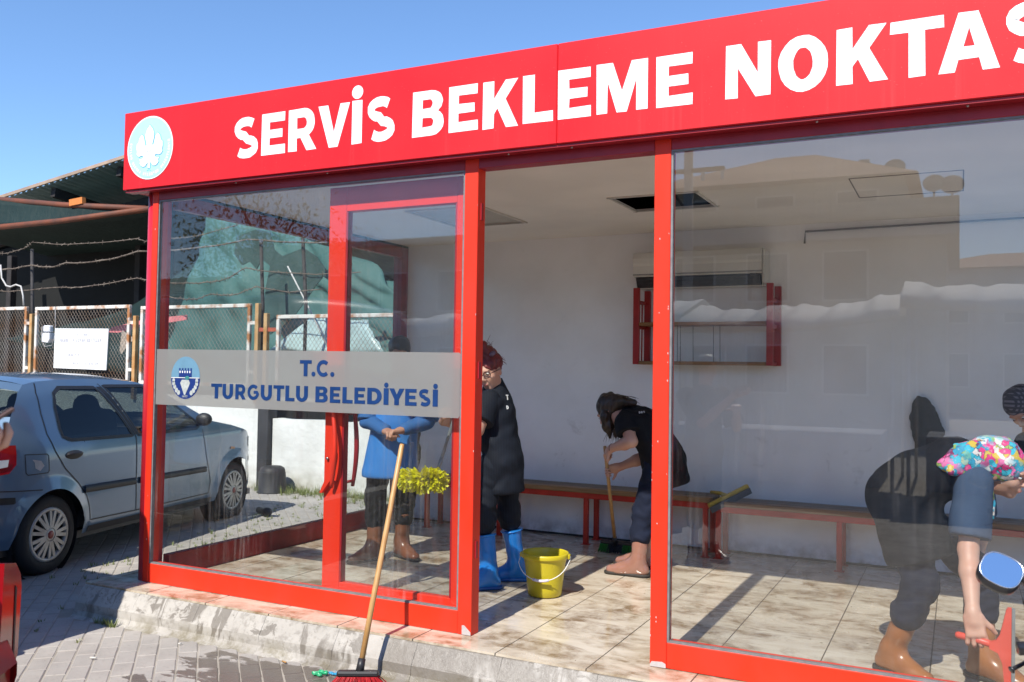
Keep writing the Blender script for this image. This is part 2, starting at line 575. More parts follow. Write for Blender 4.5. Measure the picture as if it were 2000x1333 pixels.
for i in range(-60, 60):          # laid on the diagonal
    for j in range(-40, 40):
        b_ = .093 + i * PW; a_ = j * PL + (PL / 2 if i % 2 else 0)
        x, y = q2 * (b_ - a_), q2 * (b_ + a_)
        if x > -.40 and y > -.36: continue
        if x > 3.4 or x < -5.2 or y > 4.9 or y < -2.2: continue
        spots.append((x, y))
# nearest in view first
cpos = Vector((4.719, -4.170, 1.398))
def inview(x, y):
    d = Vector((x, y, GZ)) - cpos
    z = d.dot(Vector(CAM_F))
    if z < .2: return None
    u_, v_ = 1753 * d.dot(Vector(CAM_R)) / z, 1753 * d.dot(Vector(CAM_U)) / z
    if abs(u_) > 1030 or v_ < -700: return None
    return z
vis = [(inview(*p), p) for p in spots]
near = sorted([v for v in vis if v[0] is not None])[:300]
nearset = {p for _, p in near}
for _, (x, y) in near:
    o = bpy.data.objects.new('paver', paver_me)
    o.location = (x, y, GZ + random.uniform(-.002, .002)); o.rotation_euler = (random.uniform(-.006, .006), random.uniform(-.006, .006), rad(45) + random.uniform(-.012, .012))
    link(o, ground)
rest = MB()
for (x, y) in spots:
    if (x, y) in nearset: continue
    dz = random.uniform(-.002, .002)
    rest.add([(q2 * (a - b) + x, q2 * (a + b) + y, c + GZ + dz) for a, b, c in pm.v], pm.f)
rest.build('paver_field', PAVER, ground, kind='stuff', fix=False)

# kerb stones under the platform edge
def kerb_mat():
    g = NT('stained_kerb_concrete')
    info = g.N.new('ShaderNodeObjectInfo')
    n1 = g.noise(g.pos, 4, 8, .65)
    base = g.mix(g.ramp(n1, .35, .7), (0.46, 0.435, 0.395), (0.35, 0.325, 0.29))
    sp = g.ramp(g.noise(g.map(g.pos, (1, 1, 1.0)), 26, 7, .7), .50, .60)
    spz = g.math('MULTIPLY', sp, g.ramp(g.noise(g.pos, 2.4, 3), .36, .52))
    base = g.mix(g.math('MULTIPLY', spz, .55), base, (0.22, 0.20, 0.175))
    P = g.sep(g.pos)
    runs = g.noise(g.map(g.pos, (7, 3, 1.6)), 1.0, 5, .65, .6)
    wet = g.math('MULTIPLY', g.ramp(runs, .60, .63), g.ramp(P[2], -.19, -.15))
    blot = g.math('MULTIPLY', g.ramp(g.noise(g.map(g.pos, (3, 3, 4)), 2.2, 7, .65, .8), .56, .59), g.ramp(P[2], -.115, -.10))
    wet = g.math('MAXIMUM', wet, blot)
    wide = g.ramp(g.math('ADD', g.noise(g.map(g.pos, (1.7, 1, .5), loc=(7.3, 0, 0)), 1.0, 6, .6, .3), g.ramp(P[0], 2.0, 2.5, 0, .10)), .55, .58)
    wet = g.math('MAXIMUM', wet, wide)
    base = g.mix(g.math('MULTIPLY', wet, .72), base, (0.135, 0.115, 0.092))
    low_tone = g.math('MULTIPLY', g.ramp(P[2], -.10, -.19), g.ramp(g.noise(g.pos, 6, 6, .7), .45, .62))  # patchy brown, stronger towards the bottom
    base = g.mix(g.math('MULTIPLY', low_tone, .75), base, (0.16, 0.135, 0.075))
    g.base(base); g.rough(g.ramp(wet, 0, 1, .85, .35)); g.bump(g.noise(g.pos, 28, 7, .75), .5, .008)
    return g.m
KERBM = kerb_mat()
kerb = empty('kerb'); kerb['kind'] = 'structure'
prof = [(-.187, -.013), (-.193, -.016), (-.248, -.103), (-.254, -.112), (-.258, -.16), (-.272, -.186), (-.300, -.199), (-.06, -.199), (-.06, -.013)]
x = -.30
while x < 6.0:
    L = random.choice((.49, .50, .51)); x1 = x + L
    n = len(prof); seg = 6
    vs = []
    for k in range(seg + 1):
        X = x + .0008 + (L - .0016) * k / seg
        for q, (y, z) in enumerate(prof):
            j = .0016 if 1 < q < 7 else .0006
            vs.append((X, y + random.uniform(-j, j), z + (random.uniform(-j, j) * .6 if 0 < q < 6 else 0)))
    fs = [(k * n + i, k * n + (i + 1) % n, (k + 1) * n + (i + 1) % n, (k + 1) * n + i) for k in range(seg) for i in range(n)]
    fs += [tuple(range(n)), tuple(seg * n + i for i in range(n))]
    MB().add(vs, fs).build('kerb_stone', KERBM, kerb)
    x = x1
MB().box(-.298, 6.0, -.10, KD0, -.21, -.102).build('footing', KERBM, kerb) if False else None
MB().box(-.30, 6.02, -.055, 3.05, -.20, -.101).build('platform_slab', KERBM, kerb)
# ================================================================== palette
def fascia_mat():
    g = NT('red_composite_panel')
    n1 = g.noise(g.pos, 2.2, 6)
    base = g.mix(g.ramp(n1, .35, .68), (0.68, 0.0125, 0.0175), (0.61, 0.014, 0.020))
    st = g.noise(g.map(g.pos, (26, 1, .55)), 1.0, 5, .65)
    z = g.sep(g.pos)[2]
    base = g.mix(g.math('MULTIPLY', g.ramp(st, .56, .74, 0, .30), g.ramp(z, 2.95, 2.60, .15, 1)), base, (0.72, 0.06, 0.06))
    base = g.mix(g.ramp(g.noise(g.pos, 140, 3), .70, .76, 0, .5), base, (0.70, 0.30, 0.28))
    g.base(base); g.rough(g.ramp(n1, .3, .7, .40, .56)); g.b.inputs['Specular IOR Level'].default_value = .28
    g.bump(g.noise(g.map(g.pos, (1, 1, .5)), 3.5, 3), .05, .02); return g.m
RED_FASCIA = fascia_mat()
RED_POST = mat('orange_red_painted_steel', (0.76, 0.034, 0.010), 0.42, col2=(0.68, 0.036, 0.015), scale=5.0, spec=0.3, bump=0.03, bscale=18, rvar=0.15, stretch=(1, 1, .4))
RED_CORNER = mat('crimson_corner_cover', (0.60, 0.018, 0.030), 0.30, var=0.15, scale=9.0, spec=0.5, bump=0.03, bscale=25)
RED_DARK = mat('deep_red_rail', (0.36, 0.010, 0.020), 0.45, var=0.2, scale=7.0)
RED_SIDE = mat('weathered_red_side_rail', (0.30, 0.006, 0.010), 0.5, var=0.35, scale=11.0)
WHITE_VINYL = mat('white_vinyl', (0.84, 0.85, 0.85), 0.45, var=0.04, scale=8)
CYAN_VINYL = mat('pale_cyan_vinyl', (0.42, 0.78, 0.86), 0.45, var=0.05, scale=20)
BLUE_LINE = mat('cyan_line_vinyl', (0.14, 0.50, 0.66), 0.45, var=0.05, scale=20)
FAINT_LINE = mat('faint_olive_line', (0.72, 0.78, 0.70), 0.5, var=0.05, scale=20)
PINK_LINE = mat('faint_pink_line', (0.82, 0.62, 0.62), 0.5, var=0.05, scale=20)
NAVY_VINYL = mat('navy_vinyl', (0.006, 0.034, 0.13), 0.4, col2=(0.010, 0.045, 0.16), scale=9)
SKYBLUE_VINYL = mat('sky_blue_vinyl', (0.15, 0.30, 0.41), 0.4, var=0.1, scale=15)
ROYAL_VINYL = mat('royal_blue_vinyl', (0.016, 0.04, 0.19), 0.4, var=0.1, scale=15)
GREY_GASKET = mat('grey_gasket', (0.22, 0.21, 0.21), 0.6, var=0.25, scale=30)
ALU = mat('bare_aluminium', (0.55, 0.55, 0.56), 0.4, metal=0.6, var=0.2, scale=20)
STEEL = mat('zinc_screw', (0.5, 0.5, 0.5), 0.35, metal=0.9, var=0.2, scale=60)
CHIP = mat('bare_primer_chip', (0.52, 0.48, 0.47), 0.7, var=0.2, scale=40)

# ================================================================== lettering
def arc(cx, cy, rx, ry, a0, a1, n=14, p=2.0):
    o = []
    for i in range(n + 1):
        t = rad(a0 + (a1 - a0) * i / n)
        c, s_ = math.cos(t), math.sin(t)
        o.append((cx + rx * math.copysign(abs(c) ** (2 / p), c), cy + ry * math.copysign(abs(s_) ** (2 / p), s_)))
    return o
def stroke(path, wd):
    """outline of a line of width wd (number or list)"""
    L, R = [], []
    for i, p in enumerate(path):
        a = path[max(i - 1, 0)]; b = path[min(i + 1, len(path) - 1)]
        dx, dy = b[0] - a[0], b[1] - a[1]; l = math.hypot(dx, dy) or 1
        nx, ny = -dy / l, dx / l
        h = (wd[i] if hasattr(wd, '__len__') else wd) / 2
        L.append((p[0] + nx * h, p[1] + ny * h)); R.append((p[0] - nx * h, p[1] - ny * h))
    return L + R[::-1]
def glyph(ch):
    """loops on a cell of width 1 x height 1 (scaled to the wanted width); bold grotesque"""
    v, h = 0.34, 0.215          # stem width (of the cell width) and bar height
    if ch == 'E':
        return [[(0, 0), (1, 0), (1, h), (v, h), (v, .40), (.88, .40), (.88, .60), (v, .60), (v, 1 - h), (.98, 1 - h), (.98, 1), (0, 1)]]
    if ch == 'L': return [[(0, 0), (1, 0), (1, h), (.40, h), (.40, 1), (0, 1)]]
    if ch == 'T': return [[(.34, 0), (.66, 0), (.66, 1 - h), (1, 1 - h), (1, 1), (0, 1), (0, 1 - h), (.34, 1 - h)]]
    if ch in 'Iİ1':
        return [[(0, 0), (1, 0), (1, 1), (0, 1)]]
    if ch == 'V': return [[(.36, 0), (.64, 0), (1, 1), (.70, 1), (.505, .36), (.31, 1), (0, 1)]]
    if ch == 'A':
        return [[(0, 0), (.27, 0), (.335, .21), (.665, .21), (.73, 0), (1, 0), (.66, 1), (.34, 1)], [(.405, .42), (.50, .74), (.595, .42)]]
    if ch == 'N': return [[(0, 0), (.28, 0), (.28, .56), (.66, 0), (1, 0), (1, 1), (.72, 1), (.72, .44), (.34, 1), (0, 1)]]
    if ch == 'M': return [[(0, 0), (.22, 0), (.22, .62), (.40, 0), (.60, 0), (.78, .62), (.78, 0), (1, 0), (1, 1), (.68, 1), (.50, .42), (.32, 1), (0, 1)]]
    if ch == 'K': return [[(0, 0), (.32, 0), (.32, .30), (.42, .42), (.66, 0), (1, 0), (.64, .60), (.98, 1), (.64, 1), (.32, .62), (.32, 1), (0, 1)]]
    if ch == 'Y': return [[(.345, 0), (.655, 0), (.655, .36), (1, 1), (.68, 1), (.50, .63), (.32, 1), (0, 1), (.345, .36)]]
    if ch == 'O':
        return [arc(.5, .5, .5, .515, 0, 345, 23), arc(.5, .5, .195, .29, 0, 345, 23)]
    if ch == 'D':
        return [[(0, 0), (.45, 0)] + arc(.45, .5, .55, .5, -82, 82, 12) + [(.45, 1), (0, 1)],
                [(.31, .22), (.31, .78), (.45, .78)] + arc(.45, .5, .24, .28, 80, -80, 8) + [(.45, .22)]]
    if ch == 'U':
        return [[(0, 1), (0, .42)] + arc(.5, .40, .5, .415, 180, 360, 16) + [(1, .42), (1, 1), (.68, 1), (.68, .42)] + arc(.5, .41, .18, .20, 0, -180, 8) + [(.32, .42), (.32, 1)]]
    if ch == 'B':
        return [[(0, 0), (.60, 0)] + arc(.64, .285, .36, .285, -88, 62, 9) + [(.80, .53)] + arc(.60, .745, .36, .255, -45, 88, 9) + [(0, 1)],
                [(.32, .20), (.32, .40), (.56, .40)] + arc(.57, .30, .10, .10, 80, -80, 5) + [(.56, .20)],
                [(.32, .61), (.32, .80), (.55, .80)] + arc(.55, .705, .09, .095, 80, -80, 5) + [(.55, .61)]]
    if ch == 'R':
        return [[(0, 0), (.31, 0), (.31, .30), (.44, .30), (.66, 0), (1, 0), (.74, .355)] + arc(.56, .66, .38, .34, -48, 88, 11) + [(0, 1)],
                [(.31, .53), (.31, .79), (.54, .79)] + arc(.54, .66, .12, .13, 82, -82, 6) + [(.54, .53)]]
    if ch == 'C':
        return [stroke(arc(.54, .5, .40, .40, 45, 315, 20), .235)]
    if ch == 'G':
        return [stroke(arc(.53, .5, .40, .40, 45, 345, 20) + [(.86, .50), (.56, .50)], [.22] * 21 + [.20, .20])]
    if ch == 'S':
        p = arc(.49, .725, .33, .175, 38, 262, 12) + arc(.51, .275, .345, .175, 82, -142, 12)
        return [stroke(p, .225)]
    if ch == '.': return [arc(.5, .14, .5, .15, 0, 345, 15)]
    if ch == '8': return [arc(.5, .5, .5, .5, 0, 345, 15), arc(.5, .28, .22, .12, 0, 345, 9), arc(.5, .72, .2, .11, 0, 345, 9)]
    if ch == '7': return [[(.2, 0), (.52, 0), (1, .82), (1, 1), (0, 1), (0, .8), (.66, .8)]]
    return [[(0, 0), (1, 0), (1, 1), (0, 1)]]
def letter(ch, x0, x1, z0, hgt, y0, y1, m, parent, rough=0.0):
    loops = [[(x0 + p[0] * (x1 - x0), z0 + p[1] * hgt) for p in l] for l in glyph(ch)]
    if rough:
        loops = [[(p[0] + random.uniform(-rough, rough), p[1] + random.uniform(-rough, rough)) for p in l] for l in loops]
    mb = MB()
    if ch in 'SCG':          # bowed strokes: a strip of quads
        l = loops[0]; n = len(l) // 2
        A, B = l[:n], l[n:][::-1]
        vs = [(p[0], y0, p[1]) for p in A] + [(p[0], y0, p[1]) for p in B] + [(p[0], y1, p[1]) for p in A] + [(p[0], y1, p[1]) for p in B]
        fs = []
        for i in range(n - 1):
            fs += [(i, i + 1, n + i + 1, n + i), (2 * n + i, 3 * n + i, 3 * n + i + 1, 2 * n + i + 1), (i, 2 * n + i, 2 * n + i + 1, i + 1), (n + i, n + i + 1, 3 * n + i + 1, 3 * n + i)]
        fs += [(0, n, 3 * n, 2 * n), (n - 1, 3 * n - 1, 4 * n - 1, 2 * n - 1)]
        mb.add(vs, fs)
    else:
        mb.prism(loops, y0, y1)
    if ch == 'İ':
        cx = (x0 + x1) / 2; r = hgt * .155
        mb.prism([arc(cx, z0 + hgt * 1.19, r, r, 0, 340, 17)], y0, y1)
    return mb.build('letter', m, parent)

# ================================================================== kiosk
KL, KD, KH = 5.82, 2.95, 2.55          # length, depth, ceiling height
kiosk = empty('waiting_kiosk', (0, 0, 0), 0, 'red framed glass waiting kiosk with a white lettered fascia and tiled floor', 'kiosk')

# --- floor: tiles laid from the front edge, each a piece of its own
def tile_mat():
    g = NT('cream_floor_tile')
    info = g.N.new('ShaderNodeObjectInfo')
    wv = g.noise(g.map(g.pos, (1.2, 4.5, 1), rot=(0, 0, .5)), 2.4, 8, .6, .8)
    base = g.mix(g.ramp(wv, .35, .7), (0.64, 0.565, 0.45), (0.50, 0.42, 0.31))
    base = g.mix(g.ramp(info.outputs['Random'], 0, 1, 0, .25), base, (0.69, 0.63, 0.53))
    dn = g.noise(g.map(g.pos, (1.0, 1.9, 1), rot=(0, 0, .35)), 2.6, 10, .66, .9)
    d2 = g.noise(g.map(g.pos, (1, 1, 1), loc=(5, 3, 0)), 7.5, 8, .65, .4)
    dirt = g.math('MULTIPLY', g.ramp(dn, .43, .58), g.ramp(d2, .38, .60, .15, 1.0))
    base = g.mix(g.math('MULTIPLY', dirt, .90), base, (0.205, 0.128, 0.056))
    fine = g.ramp(g.noise(g.pos, 60, 4), .62, .72)
    base = g.mix(g.math('MULTIPLY', fine, g.ramp(dn, .40, .6, .05, .6)), base, (0.10, 0.065, 0.035))
    g.base(base)
    wet = g.ramp(g.noise(g.map(g.pos, (1, 1, 1), loc=(2, 9, 0)), 1.3, 5), .42, .58)
    g.rough(g.ramp(wet, 0, 1, .34, .05))
    g.b.inputs['Specular IOR Level'].default_value = .55
    g.bump(g.noise(g.pos, 8, 4), .06, .01)
    return g.m
TILE = tile_mat()
GROUT = mat('dark_grout', (0.13, 0.10, 0.07), 0.8, var=0.45, scale=14)
fl = MB().box(-.30, KL + .20, -.172, KD, -.10, -.0022).build('floor', GROUT, kiosk)
T = 0.482
gap = .0032
for i in range(-8, 7):
    for j in range(0, 7):
        x0 = max(3.146 + i * T, -.302); x1 = min(3.146 + (i + 1) * T, KL + .2)
        y0 = -.185 + j * T; y1 = min(-.185 + (j + 1) * T, KD)
        if x1 - x0 < .03 or y1 - y0 < .03: continue
        t = MB().box(x0 + gap, x1 - gap, y0 + (gap if j else 0), y1 - gap, -.012, 0.0 + random.uniform(-.0006, .0006))
        t.build('tile', TILE, fl, fix=False)

# --- walls
WALL = NT('grubby_white_wall')
wn = WALL.noise(WALL.pos, 1.5, 7, .6)
base = WALL.mix(WALL.ramp(wn, .4, .65), (0.86, 0.86, 0.87), (0.79, 0.785, 0.785))
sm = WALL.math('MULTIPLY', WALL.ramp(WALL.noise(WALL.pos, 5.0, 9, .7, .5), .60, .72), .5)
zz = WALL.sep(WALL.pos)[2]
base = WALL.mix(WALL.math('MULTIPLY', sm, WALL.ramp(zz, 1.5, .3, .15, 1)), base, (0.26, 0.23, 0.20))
strk = WALL.ramp(WALL.noise(WALL.map(WALL.pos, (22, 1, .8)), 1.0, 4), .60, .75, 0, .22)
base = WALL.mix(strk, base, (0.80, 0.80, 0.80))
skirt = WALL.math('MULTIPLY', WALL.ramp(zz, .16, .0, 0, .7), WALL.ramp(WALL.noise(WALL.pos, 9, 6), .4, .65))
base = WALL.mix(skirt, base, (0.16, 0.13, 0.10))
WALL.base(base); WALL.rough(WALL.ramp(WALL.noise(WALL.pos, 2.6, 6), .35, .65, .07, .24)); WALL.b.inputs['Specular IOR Level'].default_value = .6; WALL.bump(WALL.noise(WALL.map(WALL.pos, (1, 1, .5)), 2.2, 2), .03, .02)
WALL = WALL.m
CEIL = mat('cream_ceiling', (0.86, 0.815, 0.755), 0.75, var=0.10, scale=1.6, bump=0.03, bscale=6)
MB().box(.062, KL - .062, KD - .002, KD + .10, 0.0, 2.62).build('back_wall', WALL, kiosk)
# thin dark strip along the foot of the wall
MB().box(.10, KL - .10, KD - .012, KD - .003, .001, .016).build('skirting', mat('black_foot_strip', (0.05, 0.045, 0.04), .9, var=.5, scale=30), kiosk)

# --- ceiling with one open hatch and one hatch panel
hx0, hx1, hy0, hy1 = 2.645, 3.225, 1.40, 1.94
px0, px1, py0, py1 = 1.115, 1.70, 1.33, 2.06
def ceil_with_holes():
    mb = MB()
    xs = sorted([.055, px0, px1, hx0, hx1, KL - .055]); ys = sorted([.05, py0, py1, hy0, hy1, KD])
    for a in range(len(xs) - 1):
        for b in range(len(ys) - 1):
            cx, cy = (xs[a] + xs[a + 1]) / 2, (ys[b] + ys[b + 1]) / 2
            if hx0 < cx < hx1 and hy0 < cy < hy1: continue
            if px0 < cx < px1 and py0 < cy < py1: continue
            mb.box(xs[a], xs[a + 1], ys[b], ys[b + 1], KH, KH + .012)
    return mb
ce = ceil_with_holes().build('ceiling', CEIL, kiosk, fix=False)
# hatch trim and panel
TRIM = mat('pale_trim', (0.62, 0.59, 0.54), .6, var=.15, scale=9)
for (a0, a1, b0, b1) in ((px0, px1, py0, py1),):
    t = MB()
    t.box(a0 - .02, a1 + .02, b0 - .02, b0, KH - .012, KH - .001); t.box(a0 - .02, a1 + .02, b1, b1 + .02, KH - .012, KH - .001)
    t.box(a0 - .02, a0, b0, b1, KH - .012, KH - .001); t.box(a1, a1 + .02, b0, b1, KH - .012, KH - .001)
    t.build('hatch_trim', TRIM, ce)
    MB().box(a0 + .012, a1 - .006, b0 + .004, b1 - .02, KH + .002, KH + .010).build('hatch_panel', mat('olive_grey_hatch', (0.50, 0.48, 0.43), .6, var=.12, scale=5), ce)
t = MB()
for (a, b) in (((hx0, hy0), (hx1, hy0)), ((hx0, hy1), (hx1, hy1)), ((hx0, hy0), (hx0, hy1)), ((hx1, hy0), (hx1, hy1))):
    dx, dy = b[0] - a[0], b[1] - a[1]
    t.bar((a[0] - dx * .03, a[1] - dy * .03, KH - .004), (b[0] + dx * .03, b[1] + dy * .03 + .004, KH - .004), .016, .010)
t.build('hatch_trim', TRIM, ce)
MB().tube([(3.66, 2.93, 2.40), (3.665, 2.93, 2.49), (4.5, 2.935, 2.50), (5.72, 2.93, 2.51)], .008, 6).build('cable', GREY_GASKET, kiosk)
t = MB()
hq = [(4.14, 1.38), (4.74, 1.38), (4.74, 2.0), (4.14, 2.0)]
for a, b in zip(hq, hq[1:] + hq[:1]): t.bar((a[0], a[1], KH - .001), (b[0], b[1], KH - .001), .006, .004)
t.build('hatch_trim', GREY_GASKET, ce)
# --- roof deck above (dark void between)
ROOFM = mat('dark_roof_void', (0.05, 0.045, 0.045), .9, var=.3, scale=4)
rf = MB().box(-.10, KL + .1, .10, KD + .12, 2.94, 3.0)
rf.box(-.10, -.06, .10, KD + .12, 2.53, 2.94); rf.box(KL + .06, KL + .1, .10, KD + .12, 2.53, 2.94); rf.box(-.06, KL + .06, KD + .08, KD + .12, 2.53, 2.94)
rf.build('roof', ROOFM, kiosk, fix=False)

# --- fascia: two composite panels, folded under
fa = empty('fascia'); fa.parent = kiosk
FX0, FX1, FZ0, FZ1, FY = -.19, 6.03, 2.536, 3.045, -.08
for (a, b) in ((FX0, 2.9103), (2.9117, FX1)):
    MB().box(a, b, FY, .10, FZ0, FZ1, bev=.004).build('fascia_panel', RED_FASCIA, fa, fix=False)
MB().box(FX0, FX0 + .12, .101, KD + .15, FZ0, FZ1, bev=.004).build('fascia_return', RED_FASCIA, fa, fix=False)
# underside flange and screws
MB().box(FX0 + .012, FX1 - .01, -.066, -.004, 2.522, 2.534).build('drip_flange', RED_DARK, fa)
for sx in (.748, 1.446, 2.62, 2.976, 4.153, 4.75):
    MB().lathe([(0.0001, -.004), (.0055, -.003), (.006, 0), (.006, .004)], 10, Matrix.Translation((sx, -.035, 2.521))).build('screw', STEEL, fa)
MB().lathe([(.0001, -.002), (.006, -.002), (.006, 0)], 8, Matrix.Translation((FX0 + .012, FY - .0005, FZ1 - .014)) @ Matrix.Rotation(rad(90), 4, 'X')).build('screw', STEEL, fa)

LB, LH = 2.655, .247
words = [('SERVİS', [(.76, .967), (.986, 1.167), (1.19, 1.397), (1.408, 1.633), (1.648, 1.718), (1.744, 1.945)]),
         ('BEKLEME', [(2.053, 2.252), (2.281, 2.46), (2.488, 2.696), (2.72, 2.89), (2.917, 3.095), (3.123, 3.386), (3.427, 3.604)]),
         ('NOKTASI', [(3.757, 3.96), (3.992, 4.205), (4.239, 4.447), (4.456, 4.662), (4.641, 4.867), (4.877, 5.075), (5.105, 5.18)])]
for wd, xs in words:
    for ch, (a, b) in zip(wd, xs):
        letter(ch, a, b, LB + random.uniform(-.003, .003), LH, FY - .0014, FY - .0004, WHITE_VINYL, fa, .0016)

# --- round emblem on the fascia: white rim, pale cyan disc, outlined vine leaf with grapes
EC = (.053, 2.795); ER = .205
def disc(r, y, m, name, n=48, c=EC, sx=1.0, sz=1.0):
    return MB().prism([[(c[0] + r * sx * math.cos(2 * math.pi * k / n), c[1] + r * sz * math.sin(2 * math.pi * k / n)) for k in range(n)]], y - .0012, y).build(name, m, fa)
disc(ER, FY - .0016, WHITE_VINYL, 'emblem_rim')
disc(ER * .955, FY - .0034, CYAN_VINYL, 'emblem_disc')
half = [(0, .76), (.05, .70), (.10, .66), (.16, .57), (.20, .46), (.20, .32), (.16, .20), (.13, .10), (.155, .06), (.19, .09), (.22, .20), (.27, .38), (.36, .47), (.42, .42),
        (.48, .36), (.52, .22), (.60, .16), (.61, .02), (.58, -.10), (.60, -.17), (.54, -.24), (.46, -.27), (.34, -.235), (.27, -.26), (.26, -.31), (.34, -.34), (.46, -.35), (.42, -.43),
        (.44, -.50), (.37, -.58), (.28, -.62), (.18, -.61), (.10, -.52), (.055, -.48), (.055, -.68)]
leaf = [(x, z) for x, z in half] + [(-x, z) for x, z in half[::-1][:-1]]
def sc_leaf(k): return [(EC[0] + (x * k) * ER * .95, EC[1] + (z * 1.0 * k + .02 * (1 - k)) * ER * .95) for x, z in leaf]
def offs(loop, d):
    n = len(loop); out = []
    for i in range(n):
        a, b = loop[i - 1], loop[(i + 1) % n]
        dx, dz = b[0] - a[0], b[1] - a[1]; l = math.hypot(dx, dz) or 1
        out.append((loop[i][0] + dz / l * d, loop[i][1] - dx / l * d))
    return out
lf = sc_leaf(1.0)
MB().prism([offs(lf, -.0045)], FY - .0058, FY - .0050).build('leaf_outline', BLUE_LINE, fa)
MB().prism([lf], FY - .0076, FY - .0062).build('emblem_leaf', WHITE_VINYL, fa)
for gx, gz in ((-.12, -.06), (0, -.04), (.12, -.02), (-.06, -.17), (.06, -.16), (0, -.28)):
    c = (EC[0] + gx * ER, EC[1] + gz * ER)
    MB().prism([arc(c[0], c[1], .0135, .0135, 0, 340, 17), arc(c[0], c[1], .0112, .0112, 0, 340, 17)], FY - .0092, FY - .0080).build('grape', FAINT_LINE, fa)
MB().prism([stroke([(EC[0] - .008, EC[1] + .02), (EC[0] - .014, EC[1] + .07), (EC[0] - .004, EC[1] + .115)], .003)], FY - .0092, FY - .0080).build('flame', PINK_LINE, fa)
MB().prism([stroke([(EC[0] + .006, EC[1] + .02), (EC[0] + .012, EC[1] + .07), (EC[0] + .004, EC[1] + .11)], .003)], FY - .0092, FY - .0080).build('flame', PINK_LINE, fa)
MB().prism([stroke([(EC[0] - .018, EC[1] - .150), (EC[0], EC[1] - .142), (EC[0] + .018, EC[1] - .150)], .004)], FY - .0058, FY - .0050).build('stem_mark', BLUE_LINE, fa)
for k in range(34):     # ring of small white characters, too small to read
    a = rad(168 + k * 6.15)
    cx, cz = EC[0] + math.cos(a) * ER * .84, EC[1] + math.sin(a) * ER * .84
    if k in (6, 13, 22): continue
    M = Matrix.Translation((cx, 0, cz)) @ Matrix.Rotation(-(a + rad(90)), 4, 'Y')
    ch = 'EUTLBNSİDROKA'[k % 13]
    loops = [[((p[0] - .5) * .013, (p[1] - .5) * .019) for p in l] for l in glyph(ch)]
    MB().prism(loops, FY - .0050, FY - .0040, M).build('small_letter', WHITE_VINYL, fa)

# --- frame: posts, rails
X2L, X2R, X3L, X3R = 2.341, 2.423, 3.397, 3.478
GT, GB = 2.47, .122                        # glass top and bottom on the facade
# rounded corner column, left (and its twin at the right end)
def corner(x0, sgn, name):
    prof = []
    for k in range(9):
        t = rad(90 * k / 8)
        prof.append((x0 - sgn * (.012 + .100 * math.sin(t)), .010 + .10 * (1 - math.cos(t))))
    prof += [(x0 - sgn * .112, .16), (x0 - sgn * .05, .16), (x0, .16), (x0, .010)]
    mb = MB()
    n = len(prof)
    vs = [(p[0], p[1], 0.0) for p in prof] + [(p[0], p[1], 2.534) for p in prof]
    fs = [(i, (i + 1) % n, n + (i + 1) % n, n + i) for i in range(n)] + [tuple(range(n)), tuple(range(n, 2 * n))]
    mb.add(vs, fs, False)
    o = mb.build(name, RED_CORNER, kiosk)
    for p in o.data.polygons[:8]: p.use_smooth = True
    return o
corner(-.001, 1, 'corner_column'); corner(KL + .001, -1, 'corner_column')
def post(x0, x1, y0=0.0, y1=.085, z0=.001, z1=2.532, m=RED_POST, name='post'):
    return MB().box(x0, x1, y0, y1, z0, z1, bev=.003).build(name, m, kiosk, fix=False)
post(0, .050); post(X2L, X2R); post(X3L, X3R); post(KL - .05, KL)
for (a, b) in ((.0505, X2L - .0005), (X3R + .0005, KL - .0505)):
    MB().box(a, b, .002, .085, .002, GB, bev=.003).build('bottom_rail', RED_POST, kiosk, fix=False)
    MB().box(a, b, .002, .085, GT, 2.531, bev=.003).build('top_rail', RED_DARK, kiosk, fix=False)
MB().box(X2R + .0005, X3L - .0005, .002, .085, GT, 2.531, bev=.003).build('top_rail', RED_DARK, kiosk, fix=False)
# worn-off paint at the feet of the posts
MB().prism([[(X2R - .054, .003), (X2R - .0005, .003), (X2R - .002, .020), (X2R - .040, .052), (X2R - .054, .050)]], -.0012, -.0004).build('paint_chip', CHIP, kiosk)
MB().prism([[(X3L + .001, .003), (X3R - .002, .003), (X3R - .003, .022), (X3R - .02, .030), (X3L + .010, .026), (X3L + .001, .012)]], -.0012, -.0004).build('paint_chip', CHIP, kiosk)
for k in range(26):      # chips and specks on post edges
    X = random.choice((X2R - .001, X3L + .002, X3R - .006, X3L + .03, .03)); z = random.uniform(.1, 2.3); s_ = random.uniform(.002, .006)
    MB().prism([[(X - s_ * random.uniform(.3, .8), z), (X + s_ * .2, z - s_), (X + s_ * .4, z + s_ * .6), (X - s_ * .2, z + s_)]], -.0008, -.0002).build('paint_chip', CHIP, kiosk)
# gaskets round the front panes
for (a, b) in ((.0505, X2L - .0005), (X3R + .0005, KL - .0505)):
    g = MB()
    g.box(a, a + .010, .006, .030, GB, GT); g.box(b - .010, b, .006, .030, GB, GT)
    g.box(a + .010, b - .010, .006, .030, GB, GB + .009); g.box(a + .010, b - .010, .006, .030, GT - .009, GT)
    g.build('gasket', GREY_GASKET, kiosk, fix=False)
